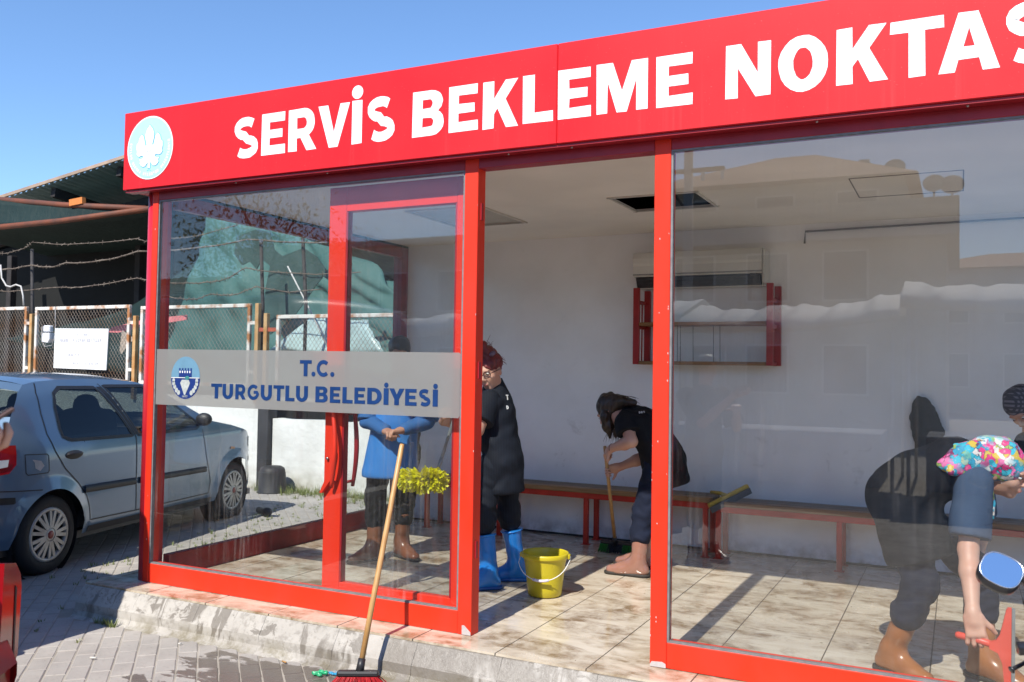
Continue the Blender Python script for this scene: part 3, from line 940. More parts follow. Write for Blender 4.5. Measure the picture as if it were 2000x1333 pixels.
# --- panes
PANE_L = glass_mat('wet_front_glass', (0.975, 0.985, 0.983), 1.25, .10, (0.66, 0.61, 0.58), True)
PANE_R = glass_mat('dusty_front_glass', (0.972, 0.982, 0.980), 1.75, .05, (0.62, 0.58, 0.56), True)
PANE_S = glass_mat('side_glass', (0.972, 0.985, 0.982), 1.0, .03, (0.6, 0.6, 0.56), True)
PANE_D = glass_mat('wet_door_glass', (0.972, 0.983, 0.980), 1.1, .16, (0.66, 0.64, 0.61), True)
pl = MB().box(.061, X2L - .011, .014, .020, GB + .009, GT - .009).build('window_pane', PANE_L, kiosk, label='wide wet front pane left of the doorway, carrying the frosted band')
pr = MB().box(X3R + .011, KL - .061, .014, .020, GB + .009, GT - .009).build('window_pane', PANE_R, kiosk, label='wide front pane right of the doorway mirroring houses and awnings')

# frosted band with the municipality's name
def frost():
    g = NT('frosted_film'); g.N.remove(g.b)
    tr = g.N.new('ShaderNodeBsdfTransparent'); tr.inputs[0].default_value = (.86, .86, .84, 1)
    tl = g.N.new('ShaderNodeBsdfTranslucent'); tl.inputs[0].default_value = (.60, .59, .57, 1)
    df = g.N.new('ShaderNodeBsdfDiffuse'); df.inputs[0].default_value = (.47, .465, .445, 1)
    m1 = g.N.new('ShaderNodeMixShader'); m1.inputs[0].default_value = .55
    g.lk(tl.outputs[0], m1.inputs[1]); g.lk(df.outputs[0], m1.inputs[2])
    m2 = g.N.new('ShaderNodeMixShader')
    scr = g.ramp(g.noise(g.map(g.pos, (3, 1, 12)), 2.0, 7, .7), .62, .75, 0, .12)
    g.lk(g.math('ADD', scr, .60), m2.inputs[0])
    g.lk(tr.outputs[0], m2.inputs[1]); g.lk(m1.outputs[0], m2.inputs[2])
    g.lk(m2.outputs[0], g.out.inputs['Surface']); return g.m
FROST = frost()
band = [(.062, 1.143), (2.318, 1.137), (2.326, 1.150), (2.326, 1.478), (2.318, 1.488), (.062, 1.500)]
bd = MB().prism([band], .0118, .0132).build('frosted_band', FROST, pl)
DB, DH, DY = 1.195, .092, .0100
TX = [(.543, .633), (.638, .723), (.743, .826), (.839, .929), (.945, 1.031), (1.043, 1.125), (1.135, 1.204), (1.215, 1.303),
      (1.359, 1.448), (1.464, 1.538), (1.553, 1.625), (1.637, 1.711), (1.726, 1.824), (1.837, 1.87), (1.874, 1.974), (1.98, 2.055), (2.066, 2.146), (2.158, 2.19)]
for ch, (a, b) in zip('TURGUTLUBELEDİYESİ', TX): letter(ch, a, b, DB, DH, DY, DY + .0012, NAVY_VINYL, pl)
for ch, (a, b) in zip('T.C.', [(1.239, 1.326), (1.326, 1.355), (1.362, 1.455), (1.463, 1.492)]): letter(ch, a, b, 1.345, .094, DY, DY + .0012, NAVY_VINYL, pl)
# oval crest on the band
oc, orx, orz = (.322, 1.322), .124, .131
up = [(oc[0] + orx * math.cos(rad(t)), oc[1] + orz * math.sin(rad(t))) for t in range(0, 181, 6)]
dn = [(oc[0] + orx * math.cos(rad(t)), oc[1] - .006 + orz * math.sin(rad(t))) for t in range(180, 361, 6)]
MB().prism([up], DY, DY + .0012).build('crest_top', SKYBLUE_VINYL, pl)
MB().prism([dn], DY, DY + .0012).build('crest_bottom', ROYAL_VINYL, pl)
MB().prism([[(oc[0] - .122, oc[1] - .005), (oc[0] + .122, oc[1] - .005), (oc[0] + .122, oc[1] - .001), (oc[0] - .122, oc[1] - .001)]], DY - .002, DY - .001).build('crest_line', WHITE_VINYL, pl)
cr = [(-.055, .002), (.055, .002), (.055, .046)]
for k in range(5): cr += [(.055 - k * .0244, .058), (.055 - k * .0244 - .012, .058), (.055 - k * .0244 - .012, .044), (.055 - k * .0244 - .0243, .044)]
cr = [p for p in cr if p[0] >= -.0551] + [(-.055, .044)]
MB().prism([[(oc[0] + x, oc[1] + z) for x, z in cr]], DY - .002, DY - .001).build('crest_tower', ROYAL_VINYL, pl)
for k in range(5): MB().prism([arc(oc[0] - .044 + k * .021, oc[1] + .034, .005, .008, 0, 330, 11)], DY - .0035, DY - .0025).build('crest_window', WHITE_VINYL, pl)
GRAPEM = mat('pale_grape_vinyl', (0.50, 0.53, 0.50), .5, var=.2, scale=60)
MB().prism([[(oc[0] + x, oc[1] + z) for x, z in ((-.028, -.016), (.030, -.016), (.042, -.036), (.030, -.062), (.016, -.088), (.003, -.112), (-.006, -.112), (-.018, -.088), (-.030, -.062), (-.042, -.036))]], DY - .002, DY - .001).build('crest_grapes', GRAPEM, pl)
for s_ in (-1, 1):
    for k, (x, z, r) in enumerate(((.100, -.020, .013), (.099, -.041, .014), (.089, -.062, .014), (.074, -.083, .015), (.055, -.098, .015))):
        MB().prism([arc(oc[0] + s_ * x, oc[1] + z, r * .9, r * 1.05, 0, 330, 11)], DY - .002, DY - .001).build('crest_leaf', GRAPEM, pl)
MB().prism([arc(oc[0] + .018, oc[1] - .004, .018, .013, 0, 330, 11)], DY - .0035, DY - .0025).build('crest_leaf', mat('teal_vinyl', (.05, .25, .25), .5, var=.2, scale=40), pl)
for k, ch in enumerate('1877'):
    a = oc[0] - .024 + k * .0125
    letter(ch, a + (.003 if ch == '1' else 0), a + (.006 if ch == '1' else .0095), oc[1] - .128, .013, DY - .002, DY - .001, GRAPEM, pl)

# --- sliding door leaf behind the left pane
DY0, DY1 = .088, .140
dr = empty('sliding_door'); dr.parent = kiosk
MB().box(1.372, 1.495, DY0, DY1, .045, 2.462, bev=.003).build('stile', RED_POST, dr, fix=False)
MB().box(2.245, 2.335, DY0, DY1, .045, 2.462, bev=.003).build('stile', RED_POST, dr, fix=False)
MB().box(1.4955, 2.2445, DY0 + .001, DY1, 2.315, 2.462, bev=.003).build('door_rail', RED_POST, dr, fix=False)
MB().box(1.4955, 2.2445, DY0 + .001, DY1, .045, .155, bev=.003).build('door_rail', RED_POST, dr, fix=False)
g = MB()
g.box(1.4955, 1.506, DY0 + .004, DY1 - .004, .1555, 2.3145); g.box(2.234, 2.2445, DY0 + .004, DY1 - .004, .1555, 2.3145)
g.build('gasket', RED_DARK, dr, fix=False)
MB().box(1.5065, 2.2335, .108, .114, .156, 2.314).build('door_pane', PANE_D, dr, label='streaked wet pane of the sliding door')
# bowed pull handles outside and inside
def bow(y, off, name, m):
    pts = []
    for k in range(15):
        t = k / 14
        z = .70 + t * .46
        pts.append((1.448 + .045 * math.sin(t * math.pi) + off, y - .030 * math.sin(t * math.pi), z))
    mb = MB().tube(pts, [.011 + .004 * math.sin(k / 14 * math.pi) for k in range(15)], 10)
    for z in (.73, 1.13): mb.tube([(1.455 + off, y - .006, z), (1.455 + off, DY0 + .004 if y < DY0 else DY1 - .004, z)], .009, 8)
    return mb.build(name, m, dr)
bow(.060, 0, 'handle', RED_POST); bow(.20, .05, 'handle', RED_DARK)
MB().prism([[(1.365, .665), (1.38, .664), (1.44, .74), (1.47, .90), (1.452, .90), (1.42, .78)]], .058, .086).build('handle_fin', RED_POST, dr)
MB().lathe([(.0001, 0), (.008, 0), (.008, .012), (.0001, .012)], 10, Matrix.Translation((1.402, .086, .865)) @ Matrix.Rotation(rad(90), 4, 'X')).build('lock', STEEL, dr)
for z in (.40, 1.35, 2.20):
    MB().box(X2R + .0004, X2R + .007, .03, .052, z, z + .09).build('hinge', RED_DARK, kiosk)

# --- left side wall: rails, corner post, two panes; right side wall the same
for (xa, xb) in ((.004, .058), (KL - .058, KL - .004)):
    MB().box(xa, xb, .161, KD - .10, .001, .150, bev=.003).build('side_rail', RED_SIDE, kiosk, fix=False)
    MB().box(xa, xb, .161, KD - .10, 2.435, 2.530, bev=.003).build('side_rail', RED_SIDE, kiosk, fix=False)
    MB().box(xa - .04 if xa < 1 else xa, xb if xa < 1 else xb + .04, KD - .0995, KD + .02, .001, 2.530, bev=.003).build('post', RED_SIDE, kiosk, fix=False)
    MB().box((xa + xb) / 2 - .003, (xa + xb) / 2 + .003, .165, KD - .10, .150, 2.435).build('side_pane', PANE_S, kiosk)
# ================================================================== things inside the kiosk
WOOD_SLAT = mat('worn_bench_wood', (0.34, 0.19, 0.075), .5, col2=(0.20, 0.115, 0.05), scale=5, stretch=(.6, 8, 8), bump=.1, bscale=30)
WOOD_GREY = mat('greyed_bench_wood', (0.24, 0.18, 0.12), .6, col2=(0.14, 0.105, 0.075), scale=5, stretch=(.6, 8, 8), bump=.1, bscale=30)
BENCH_RED = mat('bench_red_paint', (0.50, 0.022, 0.008), .45, var=.25, scale=9)
def bench(x0, x1, label, legs, zt=.440):
    b = empty('bench', ((x0 + x1) / 2, 2.80, 0), 0, label, 'bench', 'benches along the back wall')
    ox, oy = (x0 + x1) / 2, 2.80
    f = lambda mb, name, m: mb.build(name, m, b, fix=False)
    f(MB().box(x0 - ox, x1 - ox, 2.625 - oy, 2.715 - oy, zt - .030, zt + .008, bev=.004), 'slat', WOOD_SLAT)
    f(MB().box(x0 - ox, x1 - ox, 2.727 - oy, 2.817 - oy, zt - .030, zt + .008, bev=.004), 'slat', WOOD_GREY)
    f(MB().box(x0 - ox, x1 - ox, 2.829 - oy, 2.919 - oy, zt - .030, zt + .009, bev=.004), 'slat', WOOD_GREY)
    f(MB().box(x0 + .01 - ox, x1 - .01 - ox, 2.635 - oy, 2.675 - oy, zt - .075, zt - .031, bev=.002), 'rail', BENCH_RED)
    f(MB().box(x0 + .01 - ox, x1 - .01 - ox, 2.865 - oy, 2.905 - oy, zt - .075, zt - .031, bev=.002), 'rail', BENCH_RED)
    for lx in legs:
        for ly in (2.637, 2.867):
            f(MB().box(lx - .019 - ox, lx + .019 - ox, ly - oy, ly + .036 - oy, .004, zt - .0755, bev=.002), 'leg', BENCH_RED)
            f(MB().box(lx - .035 - ox, lx + .035 - ox, ly - .012 - oy, ly + .048 - oy, .0005, .004), 'foot_plate', BENCH_RED)
    return b
bench(.42, 3.030, 'long red legged slatted bench behind the doorway, left of the yellow squeegee', (.50, 1.22, 2.01, 2.985), .445)
bench(3.045, 5.66, 'long red legged slatted bench behind the right pane', (3.085, 3.95, 4.80, 5.60), .425)

# --- wall rack: four red uprights, two wooden shelves, thin rods
rk = empty('wall_rack', (2.92, 2.85, 1.75), 0, 'red steel wall rack with wooden shelves under the air conditioner', 'rack')
ro = Vector((2.92, 2.85, 1.75))
RACK = mat('rack_dark_red_paint', (0.36, 0.012, 0.010), .45, var=.25, scale=9)
for (ux, uy, zt) in ((2.392, 2.735, 2.075), (2.425, 2.918, 2.065), (3.442, 2.735, 2.085), (3.468, 2.918, 2.075)):
    MB().box(ux - .024 - ro.x, ux + .024 - ro.x, uy - .018 - ro.y, uy + .018 - ro.y, 1.462 - ro.z, zt - ro.z, bev=.002).build('upright', RACK, rk, fix=False)
for xs in (2.408, 3.455):
    for z in (1.475, 1.76, 1.96):
        MB().box(xs - .011 - ro.x, xs + .011 - ro.x, 2.7535 - ro.y, 2.899 - ro.y, z - .014 - ro.z, z + .014 - ro.z).build('cross_bar', RACK, rk)
    MB().tube([(xs - ro.x, 2.826 - ro.y, 1.49 - ro.z), (xs - ro.x, 2.826 - ro.y, 1.95 - ro.z)], .006, 6).build('rod', RACK, rk)
RW = mat('rack_shelf_wood', (0.30, 0.15, 0.045), .5, col2=(.19, .09, .03), scale=5, stretch=(.6, 8, 8))
for z in (1.476, 1.784):
    for (ya, yb) in ((2.716, 2.78), (2.79, 2.855), (2.865, 2.93)):
        MB().box(2.419 - ro.x, 3.415 - ro.x, ya - ro.y, yb - ro.y, z - .013 - ro.z, z + .013 - ro.z, bev=.002).build('shelf_slat', RW, rk, fix=False)
CABLE = mat('black_cable', (.03, .03, .03), .6, var=.2, scale=9)
for xx in (2.70, 2.735, 2.76, 2.86, 3.02, 3.07):
    MB().tube([(xx - ro.x, 2.713 - ro.y, 1.77 - ro.z), (xx - ro.x + .003, 2.713 - ro.y, 1.485 - ro.z)], .0022, 5).build('wire', CABLE, rk)

# --- split air conditioner
ac = empty('air_conditioner', (2.98, 2.85, 2.21), 0, 'white wall mounted air conditioner with a dark open outlet', 'air conditioner')
ACW = mat('yellowed_white_plastic', (0.66, 0.645, 0.60), .4, var=.12, scale=3)
ACG = mat('dark_outlet', (0.035, 0.035, 0.04), .6, var=.4, scale=25)
pr = [(-.115, .045), (-.128, .07), (-.132, .13), (-.115, .172), (-.08, .178), (.095, .178), (.095, -.13), (-.03, -.13), (-.075, -.092), (-.112, -.02)]
def extr(prof, x0, x1):
    n = len(prof)
    vs = [(x0, y, z) for y, z in prof] + [(x1, y, z) for y, z in prof]
    return MB().add(vs, [(i, (i + 1) % n, n + (i + 1) % n, n + i) for i in range(n)] + [tuple(range(n)), tuple(range(n, 2 * n))])
body = [(-.118, .04), (-.130, .06), (-.134, .10), (-.122, .142), (-.09, .150), (.093, .150), (.093, -.135), (-.02, -.135), (-.05, -.05), (-.108, -.045), (-.118, -.035)]
extr(body, -.62, .40).build('body', ACW, ac)
extr([(-.109, -.052), (-.055, -.058), (-.026, -.128), (-.070, -.128)], -.60, .385).build('outlet', ACG, ac)
for k in range(3):
    extr([(-.111 + k * .014, -.060 - k * .024), (-.106 + k * .014, -.062 - k * .024), (-.098 + k * .014, -.076 - k * .024), (-.103 + k * .014, -.075 - k * .024)], -.595, .38).build('slat', ACG, ac)
extr([(-.119, -.036), (-.123, -.030), (-.123, -.026), (-.119, -.024)], -.62, .40).build('seam', mat('grey_seam', (.3, .3, .29), .6, var=.2, scale=10), ac)
MB().box(.31, .365, -.1205, -.1185, -.052, -.0465).build('badge', ACG, ac)
MB().box(.402, .418, -.11, .093, -.12, .14, bev=.003).build('end_cap', ACW, ac, fix=False)

# --- dark form added for an unidentified dark patch above the stooping woman
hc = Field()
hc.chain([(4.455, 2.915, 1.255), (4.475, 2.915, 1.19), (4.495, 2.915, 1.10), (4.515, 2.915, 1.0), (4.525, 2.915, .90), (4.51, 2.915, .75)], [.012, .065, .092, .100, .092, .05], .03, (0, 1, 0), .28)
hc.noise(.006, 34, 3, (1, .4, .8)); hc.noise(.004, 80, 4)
hc.build('dark_stand_in', mat('charcoal_stand_in', (0.075, 0.068, 0.062), .9, var=.3, scale=12), h=.010,
         label='dark stand-in form added for an unidentified dark patch above the stooping woman', cat='cloth')

# --- bucket
bk = empty('bucket', (2.402, .985, 0), 0, 'yellow plastic bucket half in shadow on the wet tiles', 'bucket')
BUCK = mat('yellow_bucket_plastic', (0.52, 0.43, 0.016), .35, var=.12, scale=6, sub=.0)
prof = [(0.0001, .004), (.096, .004), (.104, .010), (.109, .05), (.127, .20), (.136, .232), (.137, .236), (.146, .237), (.149, .243), (.149, .262), (.145, .268), (.139, .268), (.136, .262), (.132, .235), (.104, .05), (.098, .016), (.0001, .014)]
MB().lathe(prof, 40).build('pail', BUCK, bk)
MB().lathe([(.0001, .15), (.1175, .15)], 32).build('water', mat('grey_water', (.20, .19, .16), .05, var=.1, scale=4), bk)
for s_ in (-1, 1):
    MB().box(s_ * .150 - .008, s_ * .150 + .008, -.018, .018, .232, .262, bev=.004).build('ear', BUCK, bk, fix=False)
hp = []
for k in range(21):
    t = rad(180 + 9 * k)
    hp.append((.160 * math.cos(t), -.045 + .115 * math.sin(t) * .9 - .0, .248 + .128 * math.sin(t)))
hp = [(x * (1.0), (-.0 if abs(x) > .155 else y), z) for x, y, z in hp]
bh = MB().tube(hp, .0026, 6).build('handle', mat('white_wire', (.75, .75, .74), .4, var=.1, scale=9), bk)
MB().tube([hp[8], hp[9], hp[10], hp[11], hp[12]], .0085, 10).build('grip', mat('lilac_white_grip', (.66, .62, .72), .5, var=.1, scale=9), bh)
bk.rotation_euler = (0, 0, rad(14))

# --- yellow squeegee lying on the bench
sq = empty('floor_squeegee', (3.08, 2.66, .45), 0, 'yellow floor squeegee with grey blade lying on the bench', 'squeegee')
YEL = mat('yellow_squeegee_plastic', (0.50, 0.34, 0.03), .45, var=.2, scale=9)
a, b = Vector((-.055, -.07, -.055)), Vector((.20, .12, .092))
MB().bar(a, b, .030, .042, bev=.004).build('head', YEL, sq, fix=False)
off = Vector((.022, -.02, -.026))
MB().bar(a + off, b + off, .012, .045).build('blade', mat('grey_rubber_blade', (.06, .065, .075), .6, var=.2, scale=20), sq)
MB().tube([(.06, .03, .02), (.00, .05, .035), (-.075, .075, .035)], [.016, .015, .013], 10).build('socket', YEL, sq)

# ================================================================== brooms
WOODH = mat('varnished_broom_handle', (0.56, 0.33, 0.13), .4, col2=(0.44, 0.235, 0.08), scale=4, stretch=(9, 9, .8))
def bristles(mb, p0, p1, dirv, L, n, spread, r, seed, rows=4, side=Vector((0, 1, 0)), wid=.03):
    rng = random.Random(seed)
    p0, p1, dirv = Vector(p0), Vector(p1), Vector(dirv).normalized()
    ax = (p1 - p0)
    for i in range(n):
        for q in range(rows):
            t = (i + rng.uniform(-.3, .3)) / (n - 1)
            s_ = (q / (rows - 1) - .5) * 2
            st = p0 + ax * t + side * (s_ * wid / 2)
            en = st + dirv * L * rng.uniform(.9, 1.05) + ax.normalized() * ((t - .5) * spread + rng.uniform(-.008, .008)) + side * (s_ * spread * .25 + rng.uniform(-.006, .006))
            mb.tube([st, (st + en) / 2 + Vector((rng.uniform(-.003, .003),) * 3), en], [r, r, r * .8], 4, False)
    return mb
# red-headed broom leaning on the front rail
br = empty('broom', (2.03, -.43, GZ), 0, 'long wooden handled broom with red bristles leaning against the front rail', 'broom')
o = Vector((2.03, -.43, GZ))
hb, ht = Vector((2.036, -.437, -.110)), Vector((1.993, -.030, .985))
d = (ht - hb).normalized()
MB().tube([hb - o + d * .05, hb + (ht - hb) * .3 - o, hb + (ht - hb) * .6 - o + Vector((.002, 0, 0)), ht - o - d * .012, ht - o], [.0145, .0145, .0143, .0140, .0115], 14).build('handle', WOODH, br)
BLK = mat('black_broom_plastic', (.022, .022, .024), .45, var=.2, scale=20)
MB().tube([hb - o - d * .01, hb - o + d * .055], [.021, .0185], 12).build('socket', BLK, br)
hd0, hd1 = Vector((1.942, -.500, -.124)), Vector((2.124, -.400, -.124))
MB().bar(hd0 - o, hd1 - o, .045, .028, bev=.008).build('head', BLK, br, fix=False)
sd_ = (hd1 - hd0).normalized().cross(Vector((0, 0, 1)))
REDB = mat('red_bristles', (0.56, 0.014, 0.02), .45, var=.3, scale=40)
bristles(MB(), hd0 - o + Vector((.008, .004, -.012)), hd1 - o + Vector((-.008, -.004, -.012)), (0, 0, -1), .060, 46, .10, .0016, 2, 7, sd_, .042).build('bristle_block', REDB, br, kind='stuff', fix=False)

# green and black broom of the woman at the bench
b2 = empty('broom', (2.33, 2.44, 0), 0, 'wooden handled broom with a green and black head by the back wall', 'broom')
o = Vector((2.33, 2.44, 0))
hb, ht = Vector((2.345, 2.42, .085)), Vector((2.452, 1.885, .862))
d = (ht - hb).normalized()
MB().tube([hb - o, (hb + ht) / 2 - o, ht - o], [.0135, .0135, .0125], 12).build('handle', WOODH, b2)
MB().tube([hb - o - d * .02, hb - o + d * .06], [.021, .017], 10).build('socket', BLK, b2)
hd0, hd1 = Vector((2.225, 2.43, .082)), Vector((2.475, 2.45, .082))
MB().bar(hd0 - o, hd1 - o, .05, .03, bev=.008).build('head', BLK, b2, fix=False)
GRN = mat('green_bristles', (0.02, 0.20, 0.02), .5, var=.3, scale=40)
DKB = mat('dark_navy_bristles', (0.012, 0.016, 0.03), .5, var=.3, scale=40)
for (t0, t1, m) in ((0, .27, GRN), (.27, .73, DKB), (.73, 1, GRN)):
    p0, p1 = hd0.lerp(hd1, t0 + .01) - o, hd0.lerp(hd1, t1 - .01) - o
    mid = (t0 + t1) / 2 - .5
    bristles(MB(), p0 + Vector((0, 0, -.012)), p1 + Vector((0, 0, -.012)), (mid * .35, 0, -1), .066, max(10, int((t1 - t0) * 46)), .03, .0022, int(t0 * 10) + 5, 6, Vector((0, 1, 0)), .045).build('bristle_block', m, b2, kind='stuff', fix=False)

# yellow window brush on its grey pole
b3 = empty('window_brush', (1.955, .26, .755), 0, 'bright yellow bristled window brush on a grey pole behind the door pane', 'brush')
o = Vector((1.955, .26, .755))
pb, pt = Vector((2.000, .33, .795)), Vector((1.962, .86, 1.56))
MB().tube([pb - o, pb.lerp(pt, .17) - o, pb.lerp(pt, .171) - o, pt - o], [.011, .011, .0095, .0095], 10).build('pole', mat('grey_alu_pole', (.34, .36, .37), .4, metal=.5, var=.2, scale=12), b3)
c0 = Vector((1.835, .27, .760)); c1 = Vector((2.060, .26, .765))
MB().bar(c0 - o, c1 - o, .05, .035, bev=.01).build('head', mat('yellow_brush_body', (.42, .40, .02), .5, var=.2, scale=9), b3, fix=False)
YB = mat('lime_yellow_bristles', (0.88, 0.82, 0.010), .5, col2=(.74, .70, .01), scale=30)
rng = random.Random(8); mb = MB()
for k in range(1900):
    t = rng.uniform(0, 1)
    st = c0.lerp(c1, t) - o + Vector((0, rng.uniform(-.02, .01), rng.uniform(-.018, .018)))
    a = rng.uniform(-3.1, 3.1)
    fan = (t - .5) * 1.7 if t > .5 else (t - .5) * 1.0
    dv = Vector((fan + rng.uniform(-.25, .25) + (-.35 if t < .5 else .15), math.cos(a) * .5 - .45, math.sin(a) * .85 - (.25 if t < .5 else 0))).normalized()
    L = rng.uniform(.048, .080)
    en = st + dv * L
    side = dv.cross(Vector((rng.uniform(-1, 1), rng.uniform(-1, 1), rng.uniform(-1, 1)))).normalized() * .0058
    m_ = st.lerp(en, .6) + Vector((0, 0, .003))
    mb.add([st - side * .6, st + side * .6, m_ + side, en + side * .9, en - side * .9, m_ - side], [(0, 1, 2, 5), (5, 2, 3, 4)])
mb.build('bristle_block', YB, b3, kind='stuff', fix=False)
# ================================================================== yard behind: wall, fence, tarps, shed
WWALL = NT('whitewashed_wall')
wn = WWALL.noise(WWALL.pos, 1.6, 8, .65)
base = WWALL.mix(WWALL.ramp(wn, .4, .68), (0.78, 0.775, 0.74), (0.64, 0.63, 0.59))
run = WWALL.ramp(WWALL.noise(WWALL.map(WWALL.pos, (9, 9, .7)), 1, 6, .7), .58, .72, 0, .4)
base = WWALL.mix(run, base, (0.40, 0.38, 0.33))
z = WWALL.sep(WWALL.pos)[2]
foot = WWALL.math('MULTIPLY', WWALL.ramp(z, .12, -.18), WWALL.ramp(WWALL.noise(WWALL.pos, 5, 7), .34, .6))
base = WWALL.mix(WWALL.math('MULTIPLY', foot, .8), base, (0.22, 0.20, 0.13))
WWALL.base(base); WWALL.rough(.9); WWALL.bump(WWALL.noise(WWALL.pos, 9, 7), .4, .03)
WWALL = WWALL.m
FY0 = 5.0
def jag(x0, x1, y0, y1, z0, z1, n=16, j=.012):
    pts = [(x0, z0), (x1, z0)]
    for k in range(n + 1):
        pts.append((x1 + (x0 - x1) * k / n, z1 + random.uniform(-j, j)))
    return MB().prism([pts], y0, y1)
jag(-15, -3.57, FY0, FY0 + .2, GZ, .98).build('yard_wall', WWALL, label='whitewashed low yard wall behind the parked blue car', cat='wall')
jag(-3.36, -.25, FY0 + .02, FY0 + .22, GZ, .715, 14).build('yard_wall', WWALL, label='lower whitewashed wall seen between the black post and the kiosk corner', cat='wall')
bp_ = MB().box(-3.555, -3.375, FY0 - .06, FY0 + .12, GZ, 1.02, bev=.01).build('wall_post', mat('black_painted_post', (.035, .035, .038), .7, var=.4, scale=6), fix=False,
        label='black square post between the two whitewashed walls', cat='post')

RUSTW = mat('rusty_white_tube', (0.66, 0.63, 0.57), .6, col2=(0.36, 0.15, 0.05), scale=5.5, lo=.50, hi=.64, bump=.15, bscale=40)
RUSTO = mat('rusty_orange_post', (0.42, 0.20, 0.06), .75, col2=(0.52, 0.33, 0.15), scale=7, bump=.2, bscale=40)
WIRE = mat('weathered_mesh_wire', (0.30, 0.28, 0.25), .6, col2=(0.22, 0.12, 0.06), scale=3)
def fence_panel(x0, x1, z0, z1, label, post_x=None, lean=0.0):
    f = empty('fence_panel', ((x0 + x1) / 2, FY0 - .02, z0), 0, label, 'fence panel', 'mesh fence panels on the yard wall')
    w = (x1 - x0) / 2; h = z1 - z0
    q = .024
    for nm, b in (('top_tube', (-w, w, -q, q, h - .05, h)), ('bottom_tube', (-w, w, -q, q, 0, .05)), ('side_tube', (-w, -w + .05, -q, q, .0505, h - .0505)), ('side_tube', (w - .05, w, -q, q, .0505, h - .0505))):
        MB().box(*b, bev=.006).build(nm, RUSTW, f, fix=False)
    # woven diamonds, too fine to pick apart: one part
    mb = MB(); s_ = .066
    X0, X1, Z0, Z1 = -w + .04, w - .04, .04, h - .04
    def clip(x, z, dx, dz):
        t0, t1 = -99, 99
        for p, dd, lo, hi in ((x, dx, X0, X1), (z, dz, Z0, Z1)):
            a, b = (lo - p) / dd, (hi - p) / dd
            t0, t1 = max(t0, min(a, b)), min(t1, max(a, b))
        return (t0, t1)
    k = -int((h + 2 * w) / s_) - 1
    for i in range(k, -k):
        for sg in (1, -1):
            x, zc = i * s_, (Z0 + Z1) / 2
            t0, t1 = clip(x, zc, .62, .78 * sg)
            if t1 - t0 < .03: continue
            n = max(2, int((t1 - t0) / .6))
            mb.tube([(x + .62 * (t0 + (t1 - t0) * e / n), sg * .003, zc + .78 * sg * (t0 + (t1 - t0) * e / n)) for e in range(n + 1)], .0026, 4, False)
    mb.build('wire_mesh', WIRE, f, kind='stuff', fix=False)
    if post_x is not None:
        for px, pz in post_x:
            MB().box(px - .03 - (x0 + x1) / 2, px + .03 - (x0 + x1) / 2, -.03, .03, GZ + 1.1 - z0, pz - z0, bev=.004).build('fence_post', RUSTO, f, fix=False)
    for zz in (.18, h - .28):
        MB().box(w + .0005, w + .10, -.02, .02, zz, zz + .045).build('bracket', RUSTW, f)
    return f
fence_panel(-10.35, -8.30, 1.12, 2.275, 'rusty white mesh fence panel at the left picture edge', [(-8.19, 2.16)])
fence_panel(-8.10, -6.02, 1.12, 2.262, 'rusty white mesh fence panel that carries the white notice')
fence_panel(-5.80, -3.74, 1.12, 2.235, 'rusty white mesh fence panel seen through the left kiosk pane', [(-3.62, 2.235), (-5.91, 2.1)])
fence_panel(-3.29, -.60, .95, 2.075, 'pale mesh fence panel behind the sliding door', [(-3.47, 2.1)])
MB().box(-3.18 - .43, -3.30, FY0 - .03, FY0 + .01, 1.86, 1.91).build('tie_bar', mat('red_rust_bar', (.45, .10, .05), .7, var=.4, scale=9), label='short rust red bar tying two fence posts', cat='bar')

# notice board on the fence, written from behind by age: rows of faded print
nb = empty('notice_board', (-7.01, FY0 - .06, 1.62), 0, 'white notice board with faded print hung on the mesh fence', 'sign')
NBM = mat('bleached_board', (0.83, 0.83, 0.82), .6, col2=(.70, .65, .60), scale=3, lo=.6, hi=.85)
MB().prism([[(-.585, -.292), (.565, -.31), (.59, .295), (-.58, .308)]], -.006, .006).build('board', NBM, nb)
INK = mat('faded_grey_ink', (0.40, 0.40, 0.44), .7, var=.1, scale=30)
def row(text, x0, x1, z, h):
    n = len(text); wdt = (x1 - x0) / n
    for i, ch in enumerate(text):
        if ch == ' ': continue
        ww = wdt * (.35 if ch in 'Iİ' else .8)
        loops = [[(x0 + i * wdt + p[0] * ww, z + p[1] * h) for p in l] for l in glyph(ch)]
        MB().prism(loops, -.0085, -.0072).build('print', INK, nb)
row('NARBİY V LUVAR BESTELEN', -.45, .46, .10, .055)
row('LUTLU BEL', -.22, .20, .195, .028)
row('BEST', -.26, .0, -.11, .035)
row('L', -.45, -.42, -.10, .03)
row('TELOT LU BALAN', -.19, .40, -.235, .035)
MB().prism([stroke([(-.50, .065), (.50, .055)], .006)], -.0085, -.0072).build('rule', INK, nb)

# small white junction box beside it
jb = empty('junction_box', (-7.74, FY0 - .05, 1.86), 0, 'small white junction box wired to the fence beside the notice', 'box')
BOXW = mat('white_box_plastic', (.66, .67, .70), .5, var=.12, scale=9)
MB().box(-.085, .065, -.05, .03, .01, .115, bev=.015).build('lid', BOXW, jb, fix=False)
MB().prism([[(-.085, .0), (.075, .0), (.075, -.09), (.03, -.15), (-.10, -.13)]], -.05, .03).build('housing', BOXW, jb)
MB().tube([(-.17, 0, .10), (-.14, -.02, -.10), (-.05, -.03, -.21), (.10, -.02, -.19), (.15, 0, .0), (.13, .0, .2), (.12, 0, .4)], .007, 6).build('cable', mat('grey_cable', (.34, .33, .33), .6, var=.3, scale=20), jb)

